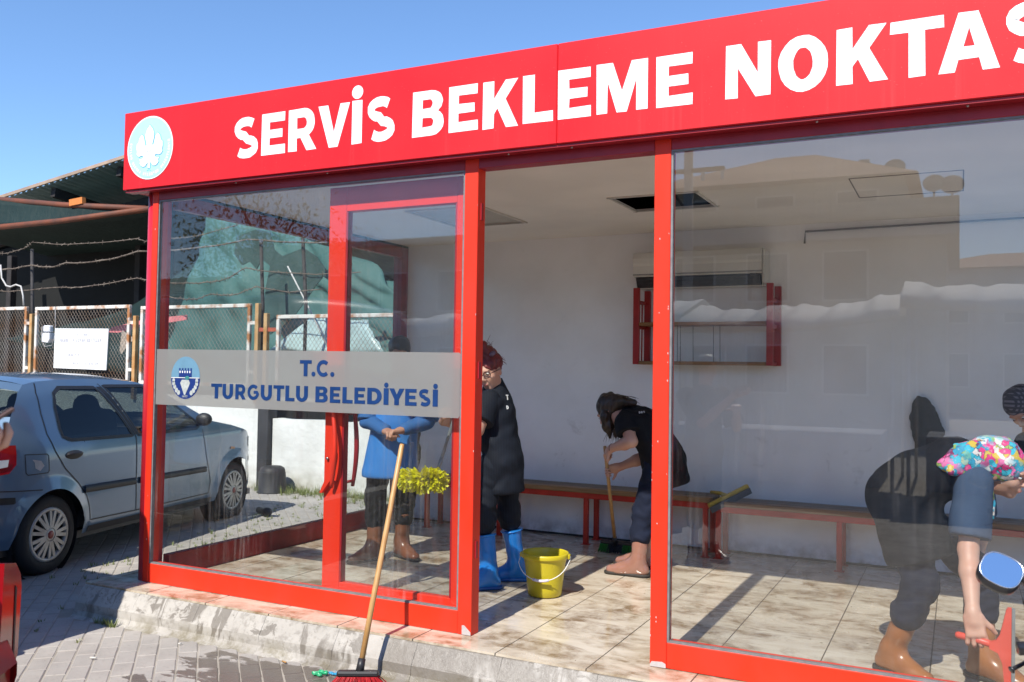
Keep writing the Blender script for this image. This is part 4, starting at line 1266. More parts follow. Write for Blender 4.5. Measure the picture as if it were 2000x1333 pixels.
# barbed wires strung above
BW = mat('rusty_barbed_wire', (0.085, 0.06, 0.045), .8, col2=(0.20, 0.16, 0.125), scale=8)
def wire(pts, label, r=.0075, barbs=True, m=BW, name='barbed_wire'):
    P = []
    for i in range(len(pts) - 1):
        for k in range(8):
            t = k / 8
            a, b = Vector(pts[i]), Vector(pts[i + 1])
            q = a.lerp(b, t); q.z -= .05 * math.sin(t * math.pi); q += Vector((0, random.uniform(-.01, .01), random.uniform(-.008, .008)))
            P.append(q)
    P.append(Vector(pts[-1]))
    mb = MB().tube(P, r, 5)
    if barbs:
        for i in range(2, len(P) - 1, 1):
            for q in range(2):
                c = P[i].lerp(P[i - 1], q * .5)
                v = Vector((random.uniform(-1, 1), random.uniform(-1, 1), random.uniform(-1, 1))).normalized() * .035
                mb.tube([c - v, c + v], .0045, 4)
    return mb.build(name, m, None, label, 'wire', 'barbed wires above the fence', fix=False)
y = FY0 + .02
wire([(-9.9, y, 3.0), (-9.06, y, 3.15), (-8.31, y, 3.285), (-5.98, y, 3.23), (-5.3, y, 3.19), (-3.9, y, 3.36), (-2.2, y, 3.3)], 'topmost thin rusty wire stretched above the mesh fence', .006)
wire([(-9.9, y, 2.93), (-8.3, y, 2.93), (-7.5, y, 2.93), (-5.96, y, 3.04), (-3.88, y, 3.11), (-1.5, y, 3.0)], 'thick frayed barbed wire crossing at mid height above the fence', .011)
wire([(-9.9, y, 2.60), (-7.8, y, 2.57), (-5.96, y, 2.66), (-4.6, y, 2.55), (-3.9, y, 2.72), (-2.0, y, 2.6)], 'lowest barbed wire sagging above the fence panels', .007)
wire([(-5.3, y, 2.36), (-4.5, y, 2.38), (-3.7, y, 2.46), (-2.6, y, 2.40)], 'short barbed wire just over the panel seen through the pane', .007)
ROPE = mat('pale_rope', (.60, .58, .55), .8, var=.25, scale=30)
MB().tube([(-9.02, y - .03, 2.96), (-8.98, y - .03, 2.75), (-8.86, y - .03, 2.62), (-8.75, y - .03, 2.60), (-8.62, y - .03, 2.63), (-8.5, y - .03, 2.60), (-8.44, y - .03, 2.45), (-8.42, y - .03, 2.30)], .013, 6).build('rope', ROPE, label='pale rope looped over the wires at the left picture edge', cat='rope')
MB().tube([(-3.37, 5.25, 2.75), (-2.95, 5.22, 2.15), (-2.62, 5.2, 1.65)], .010, 6).build('rope', ROPE, label='taut white guy rope running down in front of the green tarpaulin', cat='rope')

# uprights that carry the wires
for (px, top, lab) in ((-8.37, 3.2, 'thin dark upright carrying the wires at the left'), (-3.66, 3.1, 'dark upright left of the torn tarpaulin'), (-2.93, 3.35, 'leaning dark upright right of the torn tarpaulin')):
    MB().tube([(px, FY0 + .1, 1.0), (px + .01, FY0 + .1, 2.2), (px - .09 if px > -3 else px - .05, FY0 + .1, top)], .024, 8).build('wire_upright', mat('dark_upright', (.05, .045, .045), .8, var=.4, scale=12), label=lab, cat='post')

# ---------------------------------------------------------------- tarpaulins
def tarp_mat(name, c, c2):
    g = NT(name)
    n = g.noise(g.pos, .9, 6); g.base(g.mix(g.ramp(n, .35, .65), c, c2)); g.rough(.65)
    g.bump(g.noise(g.map(g.pos, (2, 2, .7)), 2.5, 6, .6, .6), .5, .06)
    tl = g.N.new('ShaderNodeBsdfTranslucent'); tl.inputs[0].default_value = (*[v * 1.0 for v in c], 1)
    ms = g.N.new('ShaderNodeMixShader'); ms.inputs[0].default_value = .35
    g.lk(g.b.outputs[0], ms.inputs[1]); g.lk(tl.outputs[0], ms.inputs[2]); g.lk(ms.outputs[0], g.out.inputs['Surface'])
    return g.m
TARP = tarp_mat('green_tarpaulin', (0.060, 0.170, 0.155), (0.095, 0.225, 0.205))
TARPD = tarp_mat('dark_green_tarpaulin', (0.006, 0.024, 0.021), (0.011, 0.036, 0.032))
def sheet(c00, c10, c11, c01, m, label, sag=.3, nu=26, nv=16, wr=.05, seed=1, thick=.012, name='tarpaulin'):
    rng = np.random.default_rng(seed); ph = rng.uniform(0, 6, 8)
    P = []
    A, B, Cc, D = map(Vector, (c00, c10, c11, c01))
    for i in range(nu + 1):
        u_ = i / nu; row_ = []
        for j in range(nv + 1):
            v_ = j / nv
            p = A * (1 - u_) * (1 - v_) + B * u_ * (1 - v_) + Cc * u_ * v_ + D * (1 - u_) * v_
            p.z -= sag * math.sin(math.pi * u_) * math.sin(math.pi * v_)
            w_ = wr * (math.sin(9 * u_ + ph[0] + 3 * v_) + .6 * math.sin(17 * v_ + ph[1] - 6 * u_) + .4 * math.sin(31 * (u_ + v_) + ph[2]) + .30 * abs(math.sin(23 * u_ - 14 * v_ + ph[3] + 2 * math.sin(5 * v_))) + .18 * math.sin(60 * u_ + 25 * v_ * v_ + ph[4]))
            p += Vector((0, w_ * .8, w_ * .5))
            row_.append(tuple(p))
        P.append(row_)
    o_ = MB().grid(P).build(name, m, None, label, 'tarpaulin')
    md = o_.modifiers.new('thickness', 'SOLIDIFY'); md.thickness = thick
    return o_
# long sunlit tarp wall slung between shed and street
sheet((-7.4, 6.6, 1.0), (-1.2, 6.2, .9), (-3.05, 6.9, 2.95), (-6.55, 7.0, 4.0), TARP, 'big sunlit green tarpaulin slung behind the fence', .10, 60, 44, .075, 3)
sheet((-12.6, 7.6, 1.9), (-7.3, 6.9, 1.0), (-6.7, 7.4, 3.5), (-9.3, 7.6, 2.35), TARPD, 'shaded green tarpaulin sagging under the shed roof', .25, 24, 12, .04, 5)  # shade is put in by the darker copy of the green
sheet((-3.2, 6.0, .9), (.8, 6.0, .9), (.9, 6.9, 2.2), (-3.3, 6.9, 2.75), TARP, 'green tarpaulin continuing behind the sliding door', .12, 20, 14, .05, 9)
# torn dark flap hanging over it
fl_ = [(-4.62, 3.27), (-4.2, 3.36), (-3.95, 3.30), (-3.86, 3.05), (-3.70, 2.95), (-3.3, 3.05), (-3.05, 2.92), (-2.86, 2.72), (-2.45, 2.86), (-2.40, 2.78), (-2.80, 2.58), (-2.92, 2.64), (-3.05, 2.52), (-3.30, 2.25), (-3.5, 2.05), (-3.9, 1.85), (-4.05, 2.15), (-4.0, 2.55), (-3.93, 2.82), (-4.10, 2.92), (-4.20, 2.78), (-4.34, 2.90), (-4.5, 2.85), (-4.66, 3.02)]
tf = MB().prism([[(x * .93 - .35, z) for x, z in fl_]], 5.62, 5.635).build('torn_flap', mat('dark_torn_tarp', (0.022, 0.055, 0.052), .8, col2=(.04, .085, .08), scale=3, bump=.5, bscale=7), label='torn dark flap of tarpaulin hanging before the sunlit one', cat='tarpaulin')
# pale clear film caught below it
sheet((-3.9, 5.5, 1.6), (-1.9, 5.45, 1.6), (-2.3, 5.6, 2.02), (-3.2, 5.6, 2.10), mat('pale_plastic_film', (.42, .56, .55), .35, var=.25, scale=3), 'pale plastic film bunched below the torn flap', .05, 14, 6, .03, 11)
# pink strip and grey rag behind the mesh
MB().prism([[(-6.75, 1.95), (-6.02, 2.07), (-5.2, 2.12), (-5.2, 2.05), (-6.1, 1.96), (-6.6, 1.87), (-6.8, 1.88)]], 5.25, 5.27).build('pink_strip', mat('pink_plastic', (.68, .20, .22), .6, var=.15, scale=5), label='pink plastic strip behind the mesh fence', cat='plastic strip')
MB().prism([[(-6.36, 1.90), (-6.1, 1.78), (-6.36, 1.55), (-6.40, 1.60)]], 5.12, 5.13).build('rag', mat('beige_rag', (.42, .36, .30), .9, var=.2, scale=9), label='beige rag stuck in the mesh beside the notice', cat='rag')

# ---------------------------------------------------------------- market shed
CORR = mat('weathered_corrugated_sheet', (0.40, 0.47, 0.46), .6, col2=(0.29, 0.34, 0.34), scale=1.5)
shed = empty('market_shed', (-13, 10, GZ), 0, 'dark market shed with a corrugated sheet roof at the left', 'shed')
so = Vector((-13, 10, GZ))
# roof plane: front eave rises to the right as seen; slopes down to the back
def roof_pt(u_, v_):
    a = Vector((-24.0, 9.0, 3.93)).lerp(Vector((-6.5, 9.0, 6.37)), u_)
    b = Vector((-24.0, 22.0, 3.3)).lerp(Vector((-6.5, 22.0, 4.2)), u_)
    return a.lerp(b, v_)
P = []
nu = 300
for i in range(nu + 1):
    u_ = i / nu
    P.append([tuple(roof_pt(u_, v_) - so + Vector((0, 0, .022 * math.sin(i * 1.9)))) for v_ in (0, .25, .5, .75, 1)])
ro_ = MB().grid(P, False).build('roof', CORR, shed, fix=False)
md = ro_.modifiers.new('thickness', 'SOLIDIFY'); md.thickness = .02
MB().bar(roof_pt(.02, 0) - so + Vector((0, -.03, .05)), roof_pt(.98, 0) - so + Vector((0, -.03, .02)), .05, .07).build('eave_strip', mat('pale_rust_edge', (.42, .30, .22), .8, var=.3, scale=3), ro_)
BEAM = mat('dark_shed_beam', (.035, .03, .03), .9, var=.4, scale=4)
for u_ in (.06, .20, .34, .475, .60, .72, .84, .95):
    a = roof_pt(u_, .0) - so; b = roof_pt(u_, 1) - so
    MB().bar(a + Vector((0, .15, -.16)), b + Vector((0, 0, -.16)), .14, .20).build('rafter', BEAM, shed)
for (v_, dz) in ((.10, -.35), (.45, -.35), (.8, -.35)):
    MB().bar(roof_pt(0, v_) - so + Vector((0, 0, dz)), roof_pt(1, v_) - so + Vector((0, 0, dz)), .15, .18).build('purlin', BEAM, shed)
for px in (-20, -15.5, -11.2, -7.5):
    for py, h in ((9.6, 3.6), (15, 3.3)):
        MB().box(px - so.x - .08, px - so.x + .08, py - so.y - .08, py - so.y + .08, 0, h + (px + 20) * .12, bev=.01).build('pillar', BEAM, shed, fix=False)
DARKW = mat('dark_shed_cladding', (.03, .032, .034), .9, var=.4, scale=1.2)
MB().box(-24 - so.x, -1 - so.x, 21.9 - so.y, 22 - so.y, 0, 6.4).build('back_wall', DARKW, shed)
MB().box(-24.1 - so.x, -24 - so.x, 9 - so.y, 22 - so.y, 0, 4.2).build('side_wall', DARKW, shed)
MB().box(-1 - so.x, -.9 - so.x, 9.5 - so.y, 22 - so.y, 0, 5.6).build('side_wall', DARKW, shed)
# orange poles under the eave and the dark awnings they hold
OR = mat('orange_painted_pole', (0.19, 0.05, 0.018), .7, col2=(.10, .035, .02), scale=2.5)  # orange darkened: shade under the eave is put into the colour
for (a, b, lab) in (((-12.6, 7.1, 4.66), (-8.1, 7.0, 4.14), 'upper orange pole under the shed eave'), ((-12.6, 6.9, 4.02), (-7.9, 6.95, 4.12), 'lower dull orange pole under the shed eave')):
    MB().tube([a, Vector(a).lerp(Vector(b), .5) + Vector((0, 0, -.03)), b], .055, 8).build('awning_pole', OR, label=lab, cat='pole')
MB().bar((-10.05, 7.0, 4.375), (-9.70, 7.0, 4.40), .08, .12).build('orange_block', mat('bright_orange_wood', (.62, .20, .04), .6, var=.15, scale=5), label='short bright orange block clamped on the pole', cat='block')
sheet((-12.8, 7.05, 4.66), (-8.2, 7.05, 4.12), (-8.0, 6.95, 4.06), (-12.8, 6.9, 4.05), TARPD, 'dark green awning strip between the orange poles', .06, 20, 6, .015, 21)
sheet((-13.5, 6.95, 4.02), (-7.9, 6.95, 4.08), (-6.9, 10.7, 4.10), (-15.5, 10.7, 4.06), TARPD, 'dark green canopy added behind the orange poles to shade the inside of the shed', .10, 16, 10, .02, 22)  # canopy added to keep the sun off the shed interior
sheet((-24, 10.6, GZ), (-6.6, 10.6, GZ), (-6.6, 10.4, 5.6), (-24, 10.4, 3.4), mat('black_shade_backdrop', (.006, .007, .007), .95, var=.4, scale=2), 'black backdrop added for the shade inside the market shed', .0, 30, 10, .06, 33, name='shade_backdrop')  # black sheet added; its colour stands for the shade in the shed
# far pale building beyond the tarps
fb = empty('far_house', (-14.0, 30, GZ), 0, 'pale plastered house peeping over the green tarpaulin', 'house')
MB().box(-4.0, 4.6, -4, 4, 0, 8.6).build('wall', mat('cream_plaster', (.62, .57, .46), .9, col2=(.5, .46, .38), scale=2.5), fb)
MB().box(-4.3, 4.9, -4.3, 4.3, 8.6, 8.9).build('roof', mat('clay_roof', (.36, .16, .09), .9, var=.3, scale=2), fb)
for k in range(3): MB().box(-3 + k * 2.6, -1.8 + k * 2.6, -4.05, -4.0, 4.6, 6.2).build('window', mat('dark_window', (.04, .05, .06), .15, var=.2, scale=2), fb)

# ---------------------------------------------------------------- grass and litter
GRASS = mat('pale_spring_grass', (0.12, 0.17, 0.035), .7, col2=(0.22, 0.24, 0.08), scale=6)
def tuft(mb, x, y, z, h, n, rng, spread=.03):
    for k in range(n):
        a = rng.uniform(0, 6.283); l = h * rng.uniform(.5, 1.1); r = rng.uniform(0, spread)
        bx, by = x + math.cos(a) * r, y + math.sin(a) * r
        tx, ty = bx + math.cos(a) * l * .5, by + math.sin(a) * l * .5
        px, py = -math.sin(a) * .0028, math.cos(a) * .0028
        mb.add([(bx - px, by - py, z), (bx + px, by + py, z), ((bx + tx) / 2 + px * .8, (by + ty) / 2 + py * .8, z + l * .65), (tx, ty, z + l), ((bx + tx) / 2 - px * .8, (by + ty) / 2 - py * .8, z + l * .65)], [(0, 1, 2, 4), (4, 2, 3)])
rng = random.Random(4)
mb = MB()
for k in range(420):       # joints beside the kiosk
    i = rng.randint(-22, -4); j = rng.randint(2, 30)
    x = (i + .5) * PW + .02 + rng.uniform(-.01, .01); y = j * PL + rng.uniform(-.1, .1) - .30
    if x > -.34: continue
    if -2.9 < x < -1.35 + (-.247) * (y - .4) and y < 3.8: continue
    tuft(mb, x, y, GZ, rng.uniform(.02, .05), 8, rng, .022)
for k in range(170):       # foot of the wall
    tuft(mb, rng.uniform(-3.4, -1.2), 4.98 - abs(rng.gauss(0, .22)), GZ, rng.uniform(.05, .14), 10, rng, .05)
for (x, y) in ((.02, -.31), (.06, -.305), (.10, -.315), (-.03, -.31), (.13, -.32)): tuft(mb, x, y, GZ + .004, .045, 14, rng, .02)
for (x, y) in ((.20, -.62), (-.2, -.6), (-.35, -.45), (-.5, -.2), (-.62, .1)): tuft(mb, x, y, GZ + .004, .025, 8, rng, .02)
mb.build('grass', GRASS, label='short grass in the paving joints and at the wall foot', cat='grass', kind='stuff', fix=False)
BUTT = mat('cigarette_paper', (.62, .60, .55), .8, var=.1, scale=50); BUTO = mat('tan_filter', (.42, .22, .07), .8, var=.1, scale=50)
for (x, y, a, m, lab) in ((.541, -.789, .3, BUTT, 'white cigarette end on the dry pavers left of the kerb'), (.749, -.384, 1.2, BUTT, 'small white cigarette end near the kerb foot'), (1.475, -.345, -.3, BUTO, 'tan cigarette filter on the wet pavers by the kerb')):
    s_ = .5 if 'small' in lab else 1
    dx, dy = math.cos(a) * .018 * s_, math.sin(a) * .018 * s_
    MB().tube([(x - dx, y - dy, GZ + .016), (x + dx, y + dy, GZ + .017)], .0045, 8).build('cigarette_end', m, label=lab, cat='cigarette end')
wp = Field()
for k, (x, y, z, r) in enumerate(((1.735, -.412, -.183, .012), (1.76, -.395, -.176, .013), (1.785, -.385, -.180, .012), (1.77, -.42, -.184, .010))): wp.ell((x, y, z), (r * 1.6, r, r * .8), k=.01)
wp.noise(.004, 160, 3)
wp.build('wrapper', mat('green_wrapper_foil', (.03, .42, .18), .3, var=.3, scale=30), h=.003, label='crumpled green wrapper on the ground beside the broom head', cat='wrapper')
wp = Field()
for k, (x, y, z, r) in enumerate(((1.815, -.372, -.181, .010), (1.842, -.362, -.184, .010))): wp.ell((x, y, z), (r * 2, r, r * .7), k=.01)
wp.noise(.004, 160, 5)
wp.build('wrapper', mat('blue_wrapper_foil', (.04, .35, .62), .3, var=.3, scale=30), h=.003, label='small crumpled blue wrapper touching the green one', cat='wrapper')
# black plastic tub upended by the wall, and a scrap of rubber beside it
RUBB = mat('old_black_plastic', (.025, .025, .028), .6, var=.4, scale=9)
MB().lathe([(.001, .34), (.11, .335), (.15, .31), (.165, .25), (.18, .02), (.195, .0), (.001, .0)], 28, Matrix.Translation((-3.10, 4.74, GZ))).build('tub', RUBB, label='black upended plastic tub against the whitewashed wall in front of the car', cat='tub')
Field().cone((-2.10, 3.40, GZ + .04), (-1.90, 3.30, GZ + .035), .035, .03, 0).ell((-1.88, 3.28, GZ + .05), (.06, .05, .05), k=.02).build('rubber_scrap', RUBB, h=.012, label='black scrap of rubber on the paving under the car nose', cat='rubber scrap')
# ================================================================== the street behind the camera (seen mirrored in the panes)
PLAST = mat('beige_plaster', (0.50, 0.46, 0.39), .9, col2=(.42, .385, .33), scale=1.2)
PLASTG = mat('grey_plaster', (0.42, 0.41, 0.40), .9, col2=(.34, .33, .32), scale=1.2)
TILER = mat('clay_tile_roof', (0.33, 0.15, 0.085), .85, var=.35, scale=3)
WIND = mat('house_window', (0.05, 0.06, 0.07), .12, var=.3, scale=1)
WFRAME = mat('white_window_frame', (.7, .7, .68), .6, var=.1, scale=4)
def windows(parent, xs, zs, y, w, h):
    for x in xs:
        for z in zs:
            f = MB().box(x - w / 2 - .06, x + w / 2 + .06, y, y + .06, z - .06, z + h + .06).build('window', WFRAME, parent)
            MB().box(x - w / 2, x + w / 2, y + .0605, y + .085, z, z + h).build('pane', WIND, f)
h1 = empty('street_house', (0, -26, GZ), 0, 'two storey beige house with a hipped tile roof mirrored in the right pane', 'house')
MB().box(-3.6, 4.40, -4, 4.0, 0, 5.42).build('wall', PLAST, h1)
MB().box(-3.6, 3.40, -4, 3.99, 5.42, 7.0).build('upper_wall', PLAST, h1)
MB().box(-3.7, 4.72, -4, 4.55, 5.30, 5.62).build('balcony_slab', PLASTG, h1)
MB().box(-3.7, 4.72, 4.42, 4.55, 5.62, 6.28).build('parapet', PLAST, h1)
rf_ = MB(); e = 7.05
rf_.add([(-4.4, 4.5, e), (3.75, 4.5, e - .05), (3.75, -4.5, e), (-4.4, -4.5, e), (-.5, 1.2, 8.45), (.7, 1.2, 8.45), (-.5, -1.5, 8.45), (.7, -1.5, 8.45)],
        [(0, 1, 5, 4), (1, 2, 7, 5), (2, 3, 6, 7), (3, 0, 4, 6), (4, 5, 7, 6), (0, 3, 2, 1)])
ro2 = rf_.build('roof', TILER, h1)
MB().box(2.0, 2.3, 1.2, 1.5, 7.2, 8.1).build('chimney', PLASTG, ro2)
windows(h1, (-2.3, -.2, 1.9), (1.1, 3.7), 4.0, 1.1, 1.3)
windows(h1, (-2.2, 0, 2.2), (5.75,), 3.99, 1.0, .9)
for k, (dx, dz, r) in enumerate(((3.12, 7.30, .28), (4.12, 6.62, .27), (4.55, 6.55, .29))):
    d_ = empty('satellite_dish', (dx, -21.75 if k else -22.6, GZ + dz), 0, ('satellite dish on the eave of the mirrored house', 'left satellite dish on the parapet of the mirrored house', 'right satellite dish on the parapet of the mirrored house')[k], 'satellite dish')
    MB().lathe([(.001, 0), (r * .5, .03), (r, .12), (r * 1.01, .13), (r * .5, .045), (.001, .012)], 20, Matrix.Rotation(rad(-65), 4, 'X')).build('reflector', PLASTG, d_)
    MB().tube([(0, 0, 0), (0, .02, -.5)], .03, 6).build('mast', PLASTG, d_)
h2 = empty('street_house', (9, -45, GZ), 0, 'distant grey block mirrored at the far right of the right pane', 'house')
MB().box(-6.5, 9, -5, 5, 0, 6.4).build('wall', PLASTG, h2)
MB().add([(-6.9, 5.3, 6.4), (9.4, 5.3, 6.4), (9.4, -5.3, 6.4), (-6.9, -5.3, 6.4), (-3, 0, 7.6), (6, 0, 7.6)], [(0, 1, 5, 4), (1, 2, 5), (2, 3, 4, 5), (3, 0, 4), (0, 3, 2, 1)]).build('roof', TILER, h2)
windows(h2, (-4.5, -2, .5, 3, 6), (1.2, 4), 5.0, 1.1, 1.4)
h3 = empty('street_house', (-14, -27, GZ), 0, 'low flat roofed beige building mirrored in the door pane', 'house')
MB().box(-6, 5, -5, 5, 0, 5.9).build('wall', PLAST, h3)
MB().box(-6.2, 5.2, -5.2, 5.25, 5.9, 6.1).build('roof', PLASTG, h3)
windows(h3, (-4, -1.5, 1, 3.4), (1.0, 3.6), 5.0, 1.1, 1.3)
h4 = empty('street_house', (-34, -30, GZ), 0, 'wide grey building down the street behind the camera', 'house')
MB().box(-12, 10, -5, 5, 0, 5.2).build('wall', PLASTG, h4); MB().box(-12.3, 10.3, -5.3, 5.3, 5.2, 5.45).build('roof', TILER, h4)
windows(h4, (-9, -5, -1, 3, 7), (1.0, 3.4), 5.0, 1.2, 1.3)
h5 = empty('street_house', (34, -30, GZ), 0, 'long beige building up the street behind the camera', 'house')
MB().box(-12, 12, -5, 5, 0, 6.2).build('wall', PLAST, h5); MB().box(-12.3, 12.3, -5.3, 5.3, 6.2, 6.45).build('roof', TILER, h5)
windows(h5, (-9, -5, -1, 3, 7), (1.0, 3.8), 5.0, 1.2, 1.4)
# power pole
pp = empty('power_pole', (-.32, -14, GZ), 0, 'power pole with cross arms mirrored beside the doorway', 'pole')
MB().tube([(0, 0, 0), (0, 0, 6.6)], [.13, .09], 10).build('shaft', PLASTG, pp)
for z in (5.75, 6.3): MB().box(-.55, .75, -.05, .05, z, z + .08).build('cross_arm', BEAM, pp)
MB().bar((0, 0, 4.9), (-.55, 0, 5.7), .05, .05).build('brace', BEAM, pp)
for x in (-.5, .3, .7): MB().lathe([(.03, 0), (.05, -.05), (.03, -.12), (.06, -.15), (.001, -.2)], 8, Matrix.Translation((x, 0, 5.75))).build('insulator', WFRAME, pp)
# white market awnings on poles
AWN = tarp_mat('white_awning_cloth', (0.80, 0.80, 0.78), (0.70, 0.70, 0.69))
def awning(x0, x1, zl, zr, drop, y0, label, seed):
    a = empty('market_awning', ((x0 + x1) / 2, y0, GZ), 0, label, 'awning', 'white market awnings mirrored in the right pane')
    rng = np.random.default_rng(seed); cx = (x0 + x1) / 2
    P = []
    for i in range(81):
        t = i / 80; z = zl + (zr - zl) * t - .10 * math.sin(math.pi * t) * .8
        wv = .03 * math.sin(13 * t + seed) + .02 * math.sin(37 * t) + .012 * math.sin(71 * t + seed)
        P.append([(x0 + (x1 - x0) * t - cx, 0 + wv, z - drop * (1 - .25 * t) - GZ), (x0 + (x1 - x0) * t - cx, .05 + wv, z - drop * .4 - GZ), (x0 + (x1 - x0) * t - cx, 0, z - GZ + wv), (x0 + (x1 - x0) * t - cx, -1.2, z + .30 - GZ + wv), (x0 + (x1 - x0) * t - cx, -2.6, z + .1 - GZ)])
    o_ = MB().grid(P).build('canopy', AWN, a); o_.modifiers.new('thickness', 'SOLIDIFY').thickness = .01
    for px in (x0 + .1, x1 - .1):
        for py in (-.05, -2.5): MB().tube([(px - cx, py, 0), (px - cx, py, zl - GZ - .15)], .025, 8).build('pole', ALU, a)
    MB().box(x0 + .3 - cx, x1 - .3 - cx, -2.2, -.6, .0, .75).build('table', mat('market_table_cloth', (.22, .24, .28), .9, var=.3, scale=3), a)
    return a
awning(-3.2, .95, 2.24, 2.30, .17, -9.2, 'white awning at the left end of the mirrored row', 1)
awning(.95, 4.0, 2.17, 2.30, .17, -9.0, 'white awning in the middle of the mirrored row', 2)
awning(4.0, 7.6, 2.50, 2.38, .17, -9.0, 'white awning at the right end of the mirrored row', 3)
awning(-9.5, -4.2, 2.3, 2.4, .3, -12, 'white awning standing apart at the left of the mirrored row', 4)

# street tree whose top hangs into the mirrored sky
tr = empty('street_tree', (-11.6, -14, GZ), 0, 'loose pale green street tree mirrored at the top of the left pane', 'tree')
LEAF = mat('pale_green_leaf', (0.13, 0.15, 0.035), .6, col2=(0.20, 0.20, 0.06), scale=2)
BARK = mat('grey_bark', (.13, .10, .075), .9, var=.4, scale=9)
tk = MB().tube([(0, 0, 0), (.1, 0, 1.6), (.0, .1, 3.2), (.1, .1, 4.4)], [.2, .16, .13, .07], 10)
rng = random.Random(3); tips = []
for k in range(13):
    a = k * 2.4; z = 2.6 + .16 * k; L = rng.uniform(1.2, 2.0)
    p0 = Vector((0, .1, z)); p1 = p0 + Vector((math.cos(a) * L, math.sin(a) * L, L * rng.uniform(.5, 1.0)))
    tk.tube([p0, p0.lerp(p1, .5) + Vector((0, 0, .1)), p1], [.06, .04, .02], 6); tips += [p1, p0.lerp(p1, .65)]
tk.build('trunk', BARK, tr)
mb = MB()
for p in tips + [Vector((0, 0, 5.2)), Vector((.4, .3, 5.6))]:
    for k in range(130):
        q = p + Vector((rng.gauss(0, .42), rng.gauss(0, .42), rng.gauss(0, .30) - abs(rng.gauss(0, .25))))
        u_ = Vector((rng.uniform(-1, 1), rng.uniform(-1, 1), rng.uniform(-1.4, .4))).normalized() * .075
        v_ = u_.cross(Vector((rng.uniform(-1, 1), rng.uniform(-1, 1), rng.uniform(-1, 1)))).normalized() * .026
        mb.add([q - u_, q + v_, q + u_, q - v_], [(0, 1, 2, 3)])
mb.build('crown', LEAF, tr, kind='stuff', fix=False)
# ================================================================== vehicles
def interp(x, xs, ys): return float(np.interp(x, xs, ys))
def inpoly(x, y, P):
    c = False; n = len(P)
    for i in range(n):
        a, b = P[i], P[(i + 1) % n]
        if (a[1] > y) != (b[1] > y) and x < (b[0] - a[0]) * (y - a[1]) / (b[1] - a[1]) + a[0]: c = not c
    return c
TYRE = mat('tyre_rubber', (.018, .018, .019), .75, var=.3, scale=14, bump=.15, bscale=60)
COVER = mat('silver_wheel_cover', (.46, .45, .42), .4, metal=.35, col2=(.33, .31, .28), scale=9)
BLACKP = mat('black_car_trim', (.02, .02, .022), .5, var=.25, scale=12)
CARG = glass_mat('car_window_glass', (.30, .34, .33), 1.3, .0, streak=False)
SEAT = mat('dark_car_seat', (.03, .03, .034), .9, var=.2, scale=9)
LAMP_R = mat('red_lamp_lens', (.30, .004, .006), .12, var=.15, scale=9, coat=.6)
LAMP_W = mat('clear_lamp_lens', (.70, .70, .66), .12, var=.1, scale=9, coat=.6)
LAMP_A = mat('amber_lamp_lens', (.62, .22, .03), .2, var=.1, scale=9)
